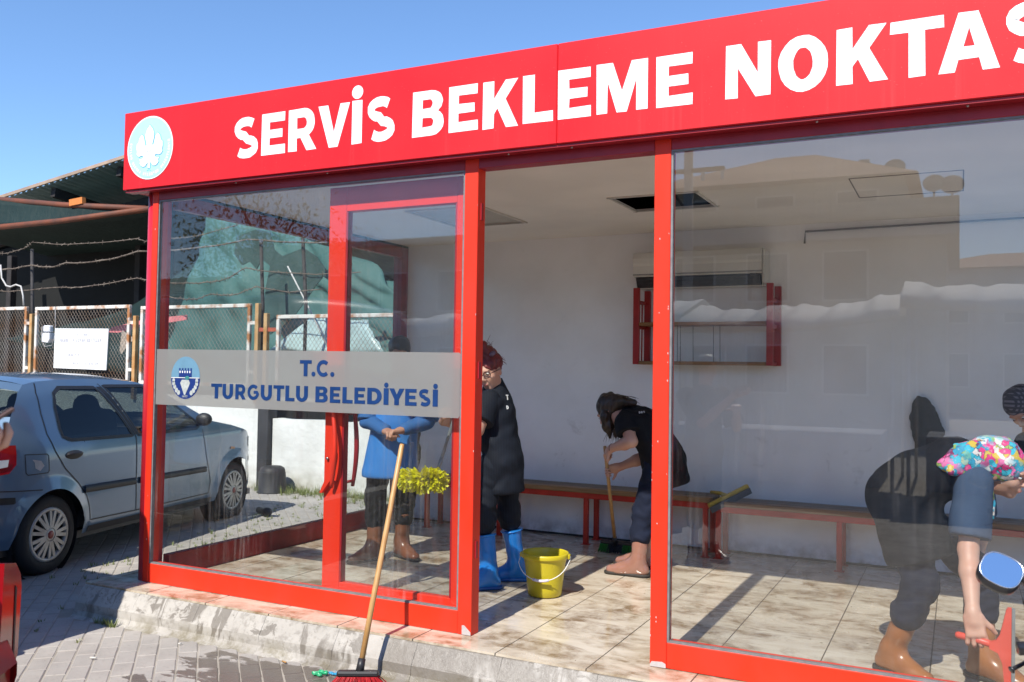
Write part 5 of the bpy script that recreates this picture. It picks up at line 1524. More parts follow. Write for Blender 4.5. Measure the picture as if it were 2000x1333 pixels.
def make_car(paint, root, W=1.72, lamps=False):
    """five-door hatchback; x forward from the rear axle, y=0 the right flank plane, z up from the road"""
    R = .345
    rx_z = [.25, .45, .62, .70, .95, 1.20, 1.38, 1.43]; rx_x = [-.50, -.58, -.62, -.52, -.45, -.30, -.16, -.05]
    def zt(x):
        if x <= -.05: return interp(x, [-.62, -.58, -.52, -.45, -.30, -.16, -.05], [.60, .665, .74, .95, 1.20, 1.37, 1.43])
        return interp(x, [-.05, .10, .35, .7, 1.1, 1.35, 1.55, 2.2, 2.25, 2.6, 2.95, 3.15, 3.26, 3.30], [1.43, 1.452, 1.465, 1.472, 1.46, 1.435, 1.375, 1.065, 1.045, .985, .905, .80, .66, .56])
    def zb(x):
        z = interp(x, [-.62, -.55, -.48, 3.15, 3.25, 3.30], [.56, .33, .25, .23, .30, .50])
        for c in (0, 2.67):
            if abs(x - c) < R: z = max(z, .30 + math.sqrt(R * R - (x - c) ** 2))
        return min(z, zt(x) - .02)
    def ins(x, z):
        i = .02 * ((z - .62) / .42) ** 2 + .006
        if z < .33: i += (.33 - z) * .35
        i += .34 * .035 * math.log1p(math.exp(min(60, (z - .975) / .035)))
        i += .55 * .02 * math.log1p(math.exp(min(60, (z - 1.365) / .02)))
        if x < -.05: i += ((-.05 - x) / .57) ** 2 * .13
        if x > 2.75: i += ((x - 2.75) / .55) ** 2 * .24
        for c in (0, 2.67):       # flared arches
            d_ = math.hypot(x - c, z - .30)
            if d_ < R + .10: i -= .022 * max(0, 1 - (d_ - R) / .10)
        return i
    def S(x, z, off=0.0, side=1):
        y = ins(x, z) - off
        return (x, y if side > 0 else W - y, z)
    rw = [(.12, 1.09), (.13, 1.03), (.21, 1.0), (.97, .985), (.87, 1.18), (.72, 1.40), (.30, 1.405), (.20, 1.36), (.15, 1.25)]
    fw = [(1.05, .985), (1.95, .985), (2.02, 1.02), (1.80, 1.17), (1.50, 1.355), (1.36, 1.405), (.84, 1.41), (.95, 1.20)]
    xs = sorted(set([round(-.62 + .02 * k, 3) for k in range(60)] + [round(.55 + .03 * k, 3) for k in range(60)] + [round(2.3 + .02 * k, 3) for k in range(50)] + [3.30]))
    xs = [x for x in xs if x <= 3.30]
    nv = 44
    for side in (1, -1):
        vs = []; fs = []
        for x in xs:
            a, b = zb(x), zt(x)
            for j in range(nv + 1): vs.append(S(x, a + (b - a) * j / nv, 0, side))
        for i in range(len(xs) - 1):
            for j in range(nv):
                k = i * (nv + 1) + j
                q = (k, k + 1, k + nv + 2, k + nv + 1)
                cx = sum(vs[t][0] for t in q) / 4; cz = sum(vs[t][2] for t in q) / 4
                if inpoly(cx, cz, rw) or inpoly(cx, cz, fw): continue
                fs.append(q)
        MB().add(vs, fs, True).build('body_side', paint, root)
        def patch(poly, off, m, name, parent=root):
            P = []
            for i in range(len(poly)):
                a, b = poly[i], poly[(i + 1) % len(poly)]
                n = max(1, int(math.hypot(b[0] - a[0], b[1] - a[1]) / .06))
                P += [(a[0] + (b[0] - a[0]) * t / n, a[1] + (b[1] - a[1]) * t / n) for t in range(n)]
            tri = geometry.tessellate_polygon([[Vector((p[0], p[1], 0)) for p in P]])
            return MB().add([S(p[0], p[1], off, side) for p in P], [tuple(t) for t in tri]).build(name, m, parent)
        def line(pts, wd, off, m, name, parent=root, closed=False):
            Q = []
            pp_ = pts + [pts[0]] if closed else pts
            for i in range(len(pp_) - 1):
                a, b = pp_[i], pp_[i + 1]; n = max(1, int(math.hypot(b[0] - a[0], b[1] - a[1]) / .03))
                Q += [(a[0] + (b[0] - a[0]) * t / n, a[1] + (b[1] - a[1]) * t / n) for t in range(n)]
            Q.append(pp_[-1])
            L_, R_ = [], []
            for i, p in enumerate(Q):
                a = Q[max(i - 1, 0)] if not closed or i else Q[-2]; b = Q[min(i + 1, len(Q) - 1)] if not closed or i < len(Q) - 1 else Q[1]
                dx, dz = b[0] - a[0], b[1] - a[1]; l = math.hypot(dx, dz) or 1
                L_.append(S(p[0] - dz / l * wd / 2, p[1] + dx / l * wd / 2, off, side)); R_.append(S(p[0] + dz / l * wd / 2, p[1] - dx / l * wd / 2, off, side))
            o_ = MB().grid([L_, R_], False).build(name, m, parent)
            return o_
        for poly in (rw, fw):
            wpart = patch(poly, .002, CARG, 'side_window')
            line(poly, .026, .006, BLACKP, 'window_seal', wpart, True)
        patch([(.99, .99), (1.035, .99), (.92, 1.21), (.815, 1.405), (.745, 1.405), (.89, 1.19)], .005, BLACKP, 'door_pillar')
        gap_r = [(.08, 1.44), (.02, 1.37), (-.02, 1.21), (-.03, 1.06), (.02, .93), (.12, .79), (.27, .66), (.37, .55), (.41, .46), (.43, .345), (1.02, .335), (1.00, .60), (1.01, .97), (.80, 1.43)]
        line(gap_r, .009, .003, BLACKP, 'door_gap')
        line([(1.02, .335), (2.17, .335), (2.19, .45), (2.10, .72), (2.05, .97)], .009, .003, BLACKP, 'door_gap')
        MB().grid([[S(x, .60 + dz - .012 * (x - .34), .004 + e, side) for x in np.linspace(.34, .98, 14)] for dz, e in ((-.03, 0), (-.024, .014), (.024, .014), (.03, 0))]).build('side_moulding', BLACKP, root)
        MB().grid([[S(x, .60 + dz - .012 * (x - .34), .004 + e, side) for x in np.linspace(1.04, 2.09, 18)] for dz, e in ((-.028, 0), (-.022, .014), (.022, .014), (.028, 0))]).build('side_moulding', BLACKP, root)
        for hx, hz in ((.13, .885), (1.20, .875)):
            c = S(hx + .095, hz, 0, side)
            Field().ell((c[0], c[1], c[2]), (.100, .020, .036), k=0).ell((c[0] + .0, c[1] - .018 * side, c[2] + .008), (.085, .016, .016), k=.01).build('door_handle', BLACKP, root, h=.008)
        # mirror
        c = S(1.99, 1.045, 0, side)
        Field().ell((c[0] - .02, c[1] - .09 * side, c[2] + .03), (.055, .085, .065), k=0).cone((c[0] + .02, c[1], c[2] - .02), (c[0], c[1] - .06 * side, c[2]), .025, .03, .02).build('door_mirror', BLACKP, root, h=.012)
        if side > 0:
            line([(-.27, .925), (-.07, .915), (-.052, .90), (-.05, .79), (-.065, .775), (-.25, .775), (-.265, .79), (-.27, .925)], .007, .003, BLACKP, 'fuel_flap')
            patch([(-.21, .885), (-.13, .87), (-.10, .83), (-.14, .795), (-.185, .82), (-.19, .86)], .003, mat('grey_filler_patch', (.42, .42, .42), .6, var=.2, scale=20), 'filler_patch')
        # lamps and bumpers on the flank
        patch([(-.335, 1.00), (-.345, .86), (-.40, .80), (-.515, .79), (-.47, .96), (-.43, 1.00)], .008, LAMP_R, 'tail_lamp')
        patch([(-.40, .90), (-.41, .85), (-.50, .84), (-.485, .90)], .010, LAMP_W, 'tail_lamp_lens')
        patch([(3.02, .74), (3.22, .64), (3.22, .72), (3.10, .83), (3.0, .84)], .008, LAMP_W, 'head_lamp')
        patch([(2.55, .74), (2.63, .735), (2.64, .755), (2.56, .765)], .006, LAMP_A, 'side_repeater')
        line([(-.13, .655), (-.30, .665), (-.54, .685)], .008, .003, BLACKP, 'bumper_seam')
        patch([(-.56, .64), (-.35, .625), (-.345, .585), (-.36, .578), (-.57, .59)], .007, BLACKP, 'bumper_strip')
        line([(3.03, .62), (3.28, .64)], .008, .003, BLACKP, 'bumper_seam')
        patch([(3.06, .60), (3.28, .615), (3.29, .575), (3.05, .56)], .007, BLACKP, 'bumper_strip')
        line([(.42, .27), (2.25, .26)], .05, .004, BLACKP, 'sill_trim')
        # wheels
        for cx in (0, 2.67):
            wy = .035 if side > 0 else W - .035
            M = Matrix.Translation((cx, wy, .30)) @ Matrix.Rotation(rad(90 if side > 0 else -90), 4, 'X')
            wh = empty('wheel'); wh.parent = root; wh.matrix_local = M
            MB().lathe([(.19, -.17), (.26, -.185), (.292, -.16), (.30, -.10), (.30, -.06), (.292, -.015), (.262, .004), (.215, .006), (.200, -.004), (.195, -.03)], 40).build('tyre', TYRE, wh)
            MB().lathe([(.001, -.045), (.205, -.045)], 30).build('rim', BLACKP, wh)
            cv = MB().lathe([(.206, -.006), (.205, .004), (.188, .008), (.176, .002), (.174, -.02)], 40)
            for k in range(9):
                for s_ in (-1, 1):
                    a0 = rad(40 * k + s_ * 6.0); a1 = rad(40 * k + s_ * 8.5)
                    cv.bar((math.cos(a0) * .05, math.sin(a0) * .05, .010), (math.cos(a1) * .180, math.sin(a1) * .180, .000), .026, .014)
            cv.lathe([(.001, .016), (.040, .016), (.055, .010), (.058, -.01)], 24)
            cv.build('wheel_cover', COVER, wh)
            MB().lathe([(.001, .0185), (.030, .0185), (.031, .014)], 20).build('hub_badge', mat('red_hub_badge', (.30, .05, .04), .4, var=.2, scale=30), wh)
            # dark well
            MB().lathe([(.001, .0), (.352, 0), (.352, .15)], 30, Matrix.Translation((cx, wy + .18 * side, .30)) @ Matrix.Rotation(rad(90 if side > 0 else -90), 4, 'X')).build('wheel_well', BLACKP, root)
    # skin across the top, part by part along the length
    def span(x0, x1, m, name, crown=.05, bow=0.0, n=12, step=.03, parent=root):
        P = []
        xx = [x0 + (x1 - x0) * k / max(2, int(abs(x1 - x0) / step)) for k in range(max(2, int(abs(x1 - x0) / step)) + 1)]
        for x in xx:
            r_ = []
            a = S(x, zt(x), 0, 1); b = S(x, zt(x), 0, -1)
            for k in range(n + 1):
                t = k / n; c_ = 1 - (2 * t - 1) ** 2
                r_.append((x + bow * c_, a[1] + (b[1] - a[1]) * t, a[2] + crown * c_ ** .8))
            P.append(r_)
        return MB().grid(P).build(name, m, parent)
    span(-.05, 1.35, paint, 'roof', .05)
    ws = span(1.35, 2.2, CARG, 'windscreen', .03, .10)
    span(2.2, 3.15, paint, 'bonnet', .05, .05)
    span(3.15, 3.30, paint, 'front_panel', .0, .10)
    span(-.14, -.05, paint, 'hatch_top', .045, -.06)
    span(-.30, -.14, CARG, 'rear_window', .03, -.10)
    span(-.52, -.30, paint, 'hatch', .012, -.04)
    span(-.62, -.52, paint, 'rear_bumper', .0, -.03)
    for side in ((1, -1) if lamps else ()):
        yy = .13 if side > 0 else W - .13
        MB().prism([[(yy - .060 * side, .915), (yy + .02 * side, .93), (yy + .04 * side, .56), (yy - .05 * side, .545), (yy - .092 * side, .60), (yy - .105 * side, .83), (yy - .095 * side, .87)]], .50, .575, Matrix(((0, -1, 0, 0), (1, 0, 0, 0), (0, 0, 1, 0), (0, 0, 0, 1)))).build('tail_lamp', LAMP_R, root)
        MB().prism([[(yy - .068 * side, .83), (yy - .056 * side, .84), (yy - .052 * side, .60), (yy - .062 * side, .60)]], .5755, .5775, Matrix(((0, -1, 0, 0), (1, 0, 0, 0), (0, 0, 1, 0), (0, 0, 0, 1)))).build('tail_lamp_rib', BLACKP, root)
    # underside, ends
    MB().box(-.5, 3.15, .10, W - .10, .20, .26).build('underbody', BLACKP, root)
    MB().box(-.60, -.50, .14, W - .14, .27, .60).build('rear_skirt', paint, root)
    MB().box(3.14, 3.25, .26, W - .26, .26, .58).build('front_grille', BLACKP, root)
    # cabin
    for yy in (.28, .96):
        for (sx) in (1.12,):
            Field().rbox((sx + .22, yy + .24, .50), (.22, .20, .07), np.eye(3), .06).rbox((sx - .06, yy + .24, .84), (.05, .19, .30), np.array([[.97, 0, .2], [0, 1, 0], [-.2, 0, .97]]), .06).ell((sx - .13, yy + .24, 1.24), (.06, .13, .10), k=.02).build('seat', SEAT, root, h=.03)
    Field().rbox((.45, .86, .50), (.20, .55, .07), np.eye(3), .06).rbox((.22, .86, .80), (.05, .55, .22), np.eye(3), .06).build('seat', SEAT, root, h=.03)
    MB().box(1.75, 2.2, .16, W - .16, .60, .99).build('dashboard', SEAT, root)
    MB().box(-.35, .18, .16, W - .16, .96, .985).build('parcel_shelf', SEAT, root)
    MB().box(-.3, 2.2, .14, W - .14, .27, .36).build('cabin_floor', SEAT, root)
    MB().tube([(1.68 + .05 * math.cos(t) * .4, .50 + .17 * math.sin(t) if False else W - .50 + .17 * math.sin(t), .98 + .17 * math.cos(t)) for t in np.linspace(0, 6.283, 25)], .014, 6).build('steering_wheel', BLACKP, root)
    return root
BLUEP = mat('slate_blue_car_paint', (0.095, 0.165, 0.255), .30, metal=.35, col2=(.11, .18, .265), scale=2.5, coat=1.0, rvar=.1, bump=.006, bscale=5)
car = empty('parked_car', (-1.4265, .4134, GZ), math.atan2(.9707, -.2402), 'dusty slate blue hatchback parked beside the kiosk', 'car')
make_car(BLUEP, car)
REDP = mat('red_car_paint', (.30, .012, .012), .3, var=.1, scale=3, coat=.8)
rc = empty('parked_car', (0, 0, GZ), 0, 'red car of which only the tail lamp corner shows at the lower left', 'car')
make_car(REDP, rc, lamps=True)
hd = Vector((-.866, -.50, 0)); yl = Vector((.50, -.866, 0))
tail = Vector((1.768, -2.186, 0))
rc.rotation_euler = (0, 0, math.atan2(hd.y, hd.x))
rc.location = tail + hd * .50 - yl * .06 + Vector((0, 0, GZ))

# dark van at the left, out of the picture but for its shadow
vn = empty('panel_van', (-2.55, -2.25, GZ), 0, 'dark blue panel van parked left of the kiosk, shading the paving', 'van')
VANP = mat('dark_blue_van_paint', (.02, .03, .055), .35, var=.1, scale=3, coat=.6)
pts = []
for (y, z) in ((-.95, .35), (-.97, .9), (-.92, 1.5), (-.84, 2.02), (-.76, 2.12), (-.6, 2.17), (0, 2.20), (.6, 2.19), (.86, 2.175), (.93, 2.12), (.965, 1.9), (.97, 1.5), (.97, .9), (.95, .35)): pts.append((y, z))
P = []
for (x, k, dz) in ((-2.45, .55, -.95), (-2.3, .9, -.9), (-1.6, .97, -.75), (-1.1, 1, -.12), (-.7, 1, 0), (2.30, 1, 0), (2.48, 1, -.02), (2.56, .995, -.08), (2.60, .985, -.30), (2.61, .98, -.6)):
    P.append([(x, y * k * (.92 if y < 0 else 1), z + (dz * max(0, (z - .9)) / 1.3)) for y, z in pts])
MB().grid(P).build('body', VANP, vn)
e_ = P[-1]; n = len(e_)
MB().add([tuple(p) for p in e_], [tuple(range(n))]).build('rear_doors', VANP, vn)
MB().add([tuple(p) for p in P[0]], [tuple(range(n))]).build('front_panel', VANP, vn)
for s_ in (-.45, .45): MB().box(2.612, 2.618, s_ - .32, s_ + .32, 1.15, 1.55).build('rear_window', WIND, vn)
for s_ in (-1, 1): MB().box(2.60, 2.625, s_ * .86 - .05, s_ * .86 + .05, .85, 1.35).build('tail_lamp', LAMP_R, vn)
MB().box(2.58, 2.68, -.9, .9, .36, .55, bev=.03).build('bumper', BLACKP, vn, fix=False)
for x in (-1.5, 1.75):
    for s_ in (-1, 1):
        wh = empty('wheel'); wh.parent = vn; wh.matrix_local = Matrix.Translation((x, s_ * .93, .33)) @ Matrix.Rotation(rad(-90 * s_), 4, 'X')
        MB().lathe([(.20, -.17), (.30, -.18), (.33, -.15), (.33, -.02), (.30, .01), (.22, .012), (.20, -.02)], 30).build('tyre', TYRE, wh)
        MB().lathe([(.001, .0), (.10, .012), (.205, -.005)], 30).build('rim', COVER, wh)

# ---------------------------------------------------------------- scooter at the right edge
sc_ = empty('scooter', (5.245, -1.62, GZ), 0, 'black scooter with a chrome rimmed mirror at the right picture edge', 'scooter')
so2 = Vector((5.245, -1.62, GZ))
SB = mat('black_scooter_plastic', (.02, .02, .022), .3, var=.2, scale=9, coat=.3)
SP = mat('lilac_scooter_panel', (.30, .29, .40), .35, var=.15, scale=9, coat=.5)
CHROME = mat('chrome', (.75, .75, .76), .12, metal=1.0, var=.05, scale=9)
mc = Vector((4.822, -1.302, .862)) - so2
nrm = Vector((.10, -.86, .50)).normalized()
ux = Vector((0, 0, 1)).cross(nrm).normalized(); uz = nrm.cross(ux).normalized()
def mir(pts, d_): return [mc + ux * a + uz * b + nrm * d_ for a, b in pts]
shape = []
for k in range(36):
    t = 2 * math.pi * k / 36; c, s_ = math.cos(t), math.sin(t)
    a = .050 * math.copysign(abs(c) ** .72, c); b = .043 * math.copysign(abs(s_) ** .72, s_)
    rr_ = rad(-26); shape.append((a * math.cos(rr_) - b * math.sin(rr_), (a * math.sin(rr_) + b * math.cos(rr_)) * (1.0)))
mirr = empty('mirror'); mirr.parent = sc_
big = lambda k: [(a * k, b * k) for a, b in shape]
MB().add([tuple(p) for p in mir(shape, .004)], [tuple(range(36))]).build('mirror_glass', mat('mirror_silver', (.86, .88, .9), .01, metal=1.0, var=.01, scale=3), mirr)
MB().grid([[tuple(p) for p in l + [l[0]]] for l in (mir(big(1.0), .0045), mir(big(1.03), .007), mir(big(1.07), .004))]).build('mirror_rim', CHROME, mirr)
MB().grid([[tuple(p) for p in l + [l[0]]] for l in (mir(big(1.06), .004), mir([(a * 1.12 - .003, b * 1.14 - .006) for a, b in shape], -.004), mir([(a * 1.08 - .006, b * 1.10 - .010) for a, b in shape], -.022), mir(big(.7), -.042), mir(big(.05), -.050))]).build('mirror_shell', SB, mirr)
MB().tube([mc + Vector((.055, .02, -.03)), mc + Vector((.12, .03, -.035)), mc + Vector((.20, .03, -.08)), mc + Vector((.22, .02, -.22))], [.012, .010, .008, .008], 8).build('mirror_stem', SB, mirr)
Field().cone((-.27, .30, .90), (.27, .30, .90), .05, .05, .02).cone((-.16, .33, .93), (.16, .33, .93), .11, .11, .04).cone((0, .36, .90), (0, .50, .45), .12, .16, .05, (1, 0, 0), 1.5).noise(.003, 25, 1).build('handlebar_cowl', SB, sc_, h=.014)
MB().tube([(-.25, .30, .88), (-.385, .25, .87)], .018, 10).build('grip', SB, sc_)
MB().tube([(.25, .30, .88), (.385, .25, .87)], .018, 10).build('grip', SB, sc_)
for s_ in (-1, 1): MB().tube([(s_ * .24, .36, .865), (s_ * .32, .35, .84), (s_ * .395, .30, .80), (s_ * .40, .296, .797)], [.006, .006, .006, .011], 8).build('brake_lever', SB if s_ < 0 else CHROME, sc_)
Field().cone((0, .50, .75), (0, .60, .35), .13, .17, .05, (1, 0, 0), 1.35).noise(.002, 20, 2).build('front_shield', SP, sc_, h=.014)
Field().cone((0, .25, .18), (0, -.35, .18), .12, .12, .05, (1, 0, 0), 1.3).cone((0, -.25, .42), (0, -.80, .50), .15, .13, .06, (1, 0, 0), 1.2).build('body', SP, sc_, h=.016)
Field().cone((0, -.15, .62), (0, -.75, .66), .08, .07, .04, (1, 0, 0), 1.7).build('seat', SB, sc_, h=.014)
for y in (.66, -.62):
    wh = empty('wheel'); wh.parent = sc_; wh.matrix_local = Matrix.Translation((0, y, .22)) @ Matrix.Rotation(rad(90), 4, 'Y')
    MB().lathe([(.13, -.045), (.20, -.05), (.22, -.02), (.22, .02), (.20, .05), (.13, .045)], 26).build('tyre', TYRE, wh)
    MB().lathe([(.001, .03), (.13, .035), (.13, -.035), (.001, -.03)], 20).build('rim', COVER, wh)
Field().cone((0, .70, .42), (0, .50, .46), .07, .06, .03, (1, 0, 0), 1.2).build('front_mudguard', SP, sc_, h=.012)
# ================================================================== people
SKIN = mat('skin', (0.50, 0.27, 0.18), .5, col2=(0.45, 0.215, 0.14), scale=9, sub=.12)
SKIN2 = mat('skin_pale', (0.56, 0.33, 0.24), .5, col2=(0.52, 0.26, 0.18), scale=9, sub=.12)
EYEW = mat('eye_white', (.70, .68, .64), .2, var=.05, scale=30)
IRIS = mat('iris', (.03, .02, .015), .15, var=.1, scale=30)
BROW = mat('brow_hair', (.035, .02, .015), .8, var=.3, scale=40)
LIPS = mat('lips', (.38, .13, .11), .45, var=.1, scale=40)
def V(*a): return np.array(a, float)
def nrm_(v): v = np.array(v, float); return v / (np.linalg.norm(v) + 1e-9)
class Head:
    def __init__(s, c, face, up):
        s.c = np.array(c, float); s.f = nrm_(face); up = np.array(up, float)
        s.u = nrm_(up - s.f * (up @ s.f)); s.r = np.cross(s.f, s.u)
        s.R = np.array([s.r, s.f, s.u])
    def p(s, l, f, u): return s.c + s.r * l + s.f * f + s.u * u
def add_head(F, H, neck, nr=.050):
    e = lambda l, f, u, r, k=.02: F.ell(H.p(l, f, u), r, H.R, k)
    e(0, -.012, .030, (.073, .090, .086), 0.02)
    e(0, .028, -.035, (.057, .064, .080), .03)
    e(0, .062, -.096, (.024, .022, .019), .02)
    for s_ in (-1, 1):
        e(s_ * .036, .062, -.028, (.020, .020, .022), .02)
        e(s_ * .073, -.006, -.012, (.009, .018, .030), .008)
    e(0, .083, .024, (.046, .012, .010), .02)
    F.cone(H.p(0, .092, .008), H.p(0, .112, -.026), .006, .010, .010)
    e(0, .100, -.034, (.016, .012, .009), .008)
    e(0, .090, -.060, (.021, .008, .007), .008); e(0, .086, -.072, (.018, .008, .006), .008)
    F.cone(neck, H.p(0, -.018, -.075), nr + .006, nr, .03)
def face_parts(H, root):
    for s_ in (-1, 1):
        Field().ell(H.p(s_ * .029, .082, .004), (.013, .009, .0075), H.R, 0).build('eye', EYEW, root, h=.0035)
        Field().ell(H.p(s_ * .029, .0905, .003), (.0055, .003, .006), H.R, 0).build('iris', IRIS, root, h=.0022)
        Field().cone(H.p(s_ * .014, .091, .021), H.p(s_ * .046, .080, .024), .0040, .0028, 0).build('eyebrow', BROW, root, h=.003)
    Field().ell(H.p(0, .0945, -.0655), (.020, .0065, .0065), H.R, 0).build('lips', LIPS, root, h=.0035)
def add_hand(F, wr, d, pn, curl=(35, 45, 30), spread=7, side=1, s=1.0, thumb=(.55, .75, .35), tcurl=30):
    """palm from the wrist along d, palm facing pn; the thumb leaves the side"""
    wr = np.array(wr, float); d = nrm_(d); pn = np.array(pn, float); pn = nrm_(pn - d * (pn @ d)); lat = np.cross(d, pn) * side
    R = np.array([lat, d, pn])
    F.rbox(wr + d * .046 * s, (.026 * s, .034 * s, .004 * s), R, .011 * s, .012)
    F.cone(wr - d * .01, wr + d * .03 * s, .024 * s, .026 * s, .015, lat, 1.15)
    for i, (o, L) in enumerate(((.030, .070), (.010, .078), (-.010, .073), (-.029, .058))):
        a = rad((1.4 - i) * spread)
        base = wr + d * .082 * s + lat * o * s
        dv = nrm_(d * math.cos(a) + lat * math.sin(a)); q = base; ang = 0
        for k, fr in enumerate((.45, .31, .24)):
            ang += rad(curl[k])
            sd_ = dv * math.cos(ang) + pn * math.sin(ang)
            q2 = q + sd_ * L * fr * s
            F.cone(q, q2, (.0095 - .0009 * k) * s, (.0088 - .0009 * k) * s, .005); q = q2
    q = wr + d * .022 * s + lat * .030 * s
    t1 = nrm_(d * thumb[0] + lat * thumb[1] + pn * thumb[2])
    q2 = q + t1 * .040 * s; F.cone(q - t1 * .012, q2, .0125 * s, .0105 * s, .010)
    t2 = nrm_(t1 * math.cos(rad(tcurl)) + (pn * .6 + d * .6) * math.sin(rad(tcurl))); F.cone(q2, q2 + t2 * .030 * s, .0105 * s, .0085 * s, .006)
def boot(root, an, kn, toe, m, h=.30, sole=None, rr=(.050, .068), bh=.011):
    """rubber boot: shaft up the shin, foot towards toe, with its sole"""
    an = np.array(an, float); kn = np.array(kn, float); t = np.array(toe, float) - an; t[2] = 0; t = nrm_(t)
    up = nrm_(kn - an); g = an[2] - .085
    top = an + up * (h - .085) 
    F = Field()
    F.cone(an + V(0, 0, -.005), an + up * .12, rr[0] + .002, rr[0] + .003, .02)
    F.cone(an + up * .12, top + up * .05, rr[0] + .003, rr[1], .02)
    heel = an - t * .035; heel[2] = g + .045
    ball = an + t * .120; ball[2] = g + .038; tip = an + t * .195; tip[2] = g + .032
    lat = np.cross(t, V(0, 0, 1))
    F.cone(heel, ball, .045, .038, .03, lat, .95); F.cone(ball, tip, .038, .029, .02, lat, 1.2)
    F.cone(an + up * .03, ball, .048, .036, .04)
    F.plane(top, up); F.plane((0, 0, g + .016), (0, 0, -1))
    F.noise(.0022, 34, int(an[0] * 50) % 97)
    b = F.build('boot', m, root, h=bh * .72)
    S = Field(); lo = heel.copy(); lo[2] = g + .012; hi = tip.copy(); hi[2] = g + .012
    S.cone(lo - t * .006, hi + t * .002, .050, .042, 0, lat, .95); S.plane((0, 0, g + .024), (0, 0, 1)); S.plane((0, 0, g + .001), (0, 0, -1))
    S.build('sole', sole or mat('dark_boot_sole', (.03, .025, .02), .7, var=.3, scale=30), b, h=.008)
    Field().cone(top - up * .006, top + up * .002, rr[1] + .003, rr[1] + .003, 0).plane(top + up * .002, up).plane(top - up * .010, -up).build('cuff', m, b, h=.006)
    return b
def person(label, loc, J, tunic, trousers, bootm, skin=SKIN, hb=.30, sleeve=.62, sleevem=None, girth=1.0, hem=.16, hemdir=None, collar=.045, tuck=.43, bvox=.0062, sl0=.0, shr=.0, brr=.062, vox=.009, hands=True, handcfg={}, seed=1, face=True, sole=None, group=None, legs=True):
    root = empty('person', (0, 0, 0), 0, label, 'person', group)
    root.location = loc
    L = np.array(loc, float)
    J = {k: (np.array(v, float) - L if k not in ('face', 'up') else np.array(v, float)) for k, v in J.items()}
    H = Head(J['head'], J['face'], J['up'])
    lat = nrm_(J['shR'] - J['shL'])
    B = Field()
    add_head(B, H, J['neck'])
    B.cone(J['pelvis'], J['waist'], .088 * girth, .080 * girth, .04, lat, 1.2); B.cone(J['waist'], J['chest'], .080 * girth, .090 * girth, .04, lat, 1.25); B.cone(J['chest'], J['neck'], .085 * girth, .05, .04, lat, 1.15)
    for s_ in 'LR':
        sh, el, wr = J['sh' + s_], J['el' + s_], J['wr' + s_]
        B.cone(J['chest'] * .4 + J['neck'] * .6, sh, .05, .052, .04)
        B.cone(sh, el, .050, .040, .03); B.cone(el, el + (wr - el) * .35, .041, .041, .02); B.cone(el + (wr - el) * .35, wr, .041, .0255, .02)
        cfg = dict(d=wr - el, pn=(0, 0, -1), curl=(45, 55, 40), side=1 if s_ == 'R' else -1); cfg.update(handcfg.get(s_, {}))
        add_hand(B, wr, **cfg)
        if legs:
            B.cone(J['hip' + s_] * .8 + J['pelvis'] * .2, J['kn' + s_], .060, .042, .03); B.cone(J['kn' + s_], J['an' + s_], .038, .028, .02)
    body = B.build('body', skin, root, h=min(vox, bvox), smooth=1)
    if face: face_parts(H, body)
    # clothes: hang off the body, broken by folds
    T_ = Field()
    ax = J['pelvis'] - J['waist']; ax = nrm_(ax)
    dn = nrm_(ax * .55 + V(0, 0, -1) * .45)
    if hemdir is not None: dn = nrm_(hemdir)
    T_.cone(J['waist'], J['pelvis'], .118 * girth, .140 * girth, .05, lat, 1.24)
    T_.cone(J['pelvis'], J['pelvis'] + dn * hem, .140 * girth, .146 * girth, .05, lat, 1.22)
    T_.cone(J['chest'], J['waist'], .122 * girth, .116 * girth, .06, lat, 1.28)
    T_.cone(J['neck'] * .75 + J['chest'] * .25, J['chest'], .074, .118 * girth, .05, lat, 1.25)
    for s_ in 'LR':
        T_.cone(J['chest'] * .45 + J['neck'] * .55, J['sh' + s_] + nrm_(J['el' + s_] - J['sh' + s_]) * sl0, .078, .074 + shr, .05)
    T_.cone(J['neck'], J['neck'] + nrm_(J['neck'] - J['chest']) * .05, .066, .060, .02)
    T_.noise(.0060, 24, seed, (1, 1, .7)); T_.noise(.0042, 58, seed + 1, (1, 1, .7))
    T_.plane(J['pelvis'] + dn * (hem + .05), dn)
    nk = nrm_(J['neck'] - J['chest']); T_.plane(J['neck'] + nk * collar, nk)
    tun = T_.build('tunic', tunic, root, h=vox, smooth=1)
    for s_ in 'LR':
        S = Field(); sh, el = J['sh' + s_], J['el' + s_]; d = nrm_(el - sh); Ls = np.linalg.norm(el - sh) * sleeve
        S.cone(sh - d * .015 + d * sl0, sh + d * (Ls + .04), .077, .086, .02); S.noise(.006, 34, seed + 5)
        S.plane(sh + d * Ls, d)
        S.build('sleeve', sleevem or tunic, root, h=min(vox, .008), smooth=1)
    if legs:
        P = Field()
        P.cone(J['pelvis'] + V(0, 0, .02), J['pelvis'] + V(0, 0, -.06), .12 * girth, .125 * girth, .05, lat, 1.2)
        for s_ in 'LR':
            hp, kn, an = J['hip' + s_], J['kn' + s_], J['an' + s_]
            sh_ = nrm_(an - kn)
            P.cone(hp, kn, .092 * girth, .074, .04); P.cone(kn, kn + (an - kn) * tuck, .074, .076, .03)
        P.noise(.0055, 26, seed + 2, (1, 1, .9)); P.noise(.0045, 62, seed + 3, (.6, .6, 1.5))
        for s_ in 'LR': boot(root, J['an' + s_], J['kn' + s_], J['toe' + s_], bootm, hb, sole, (.050, brr))
        P.build('trousers', trousers, root, h=vox, smooth=1)
    return root, H, J

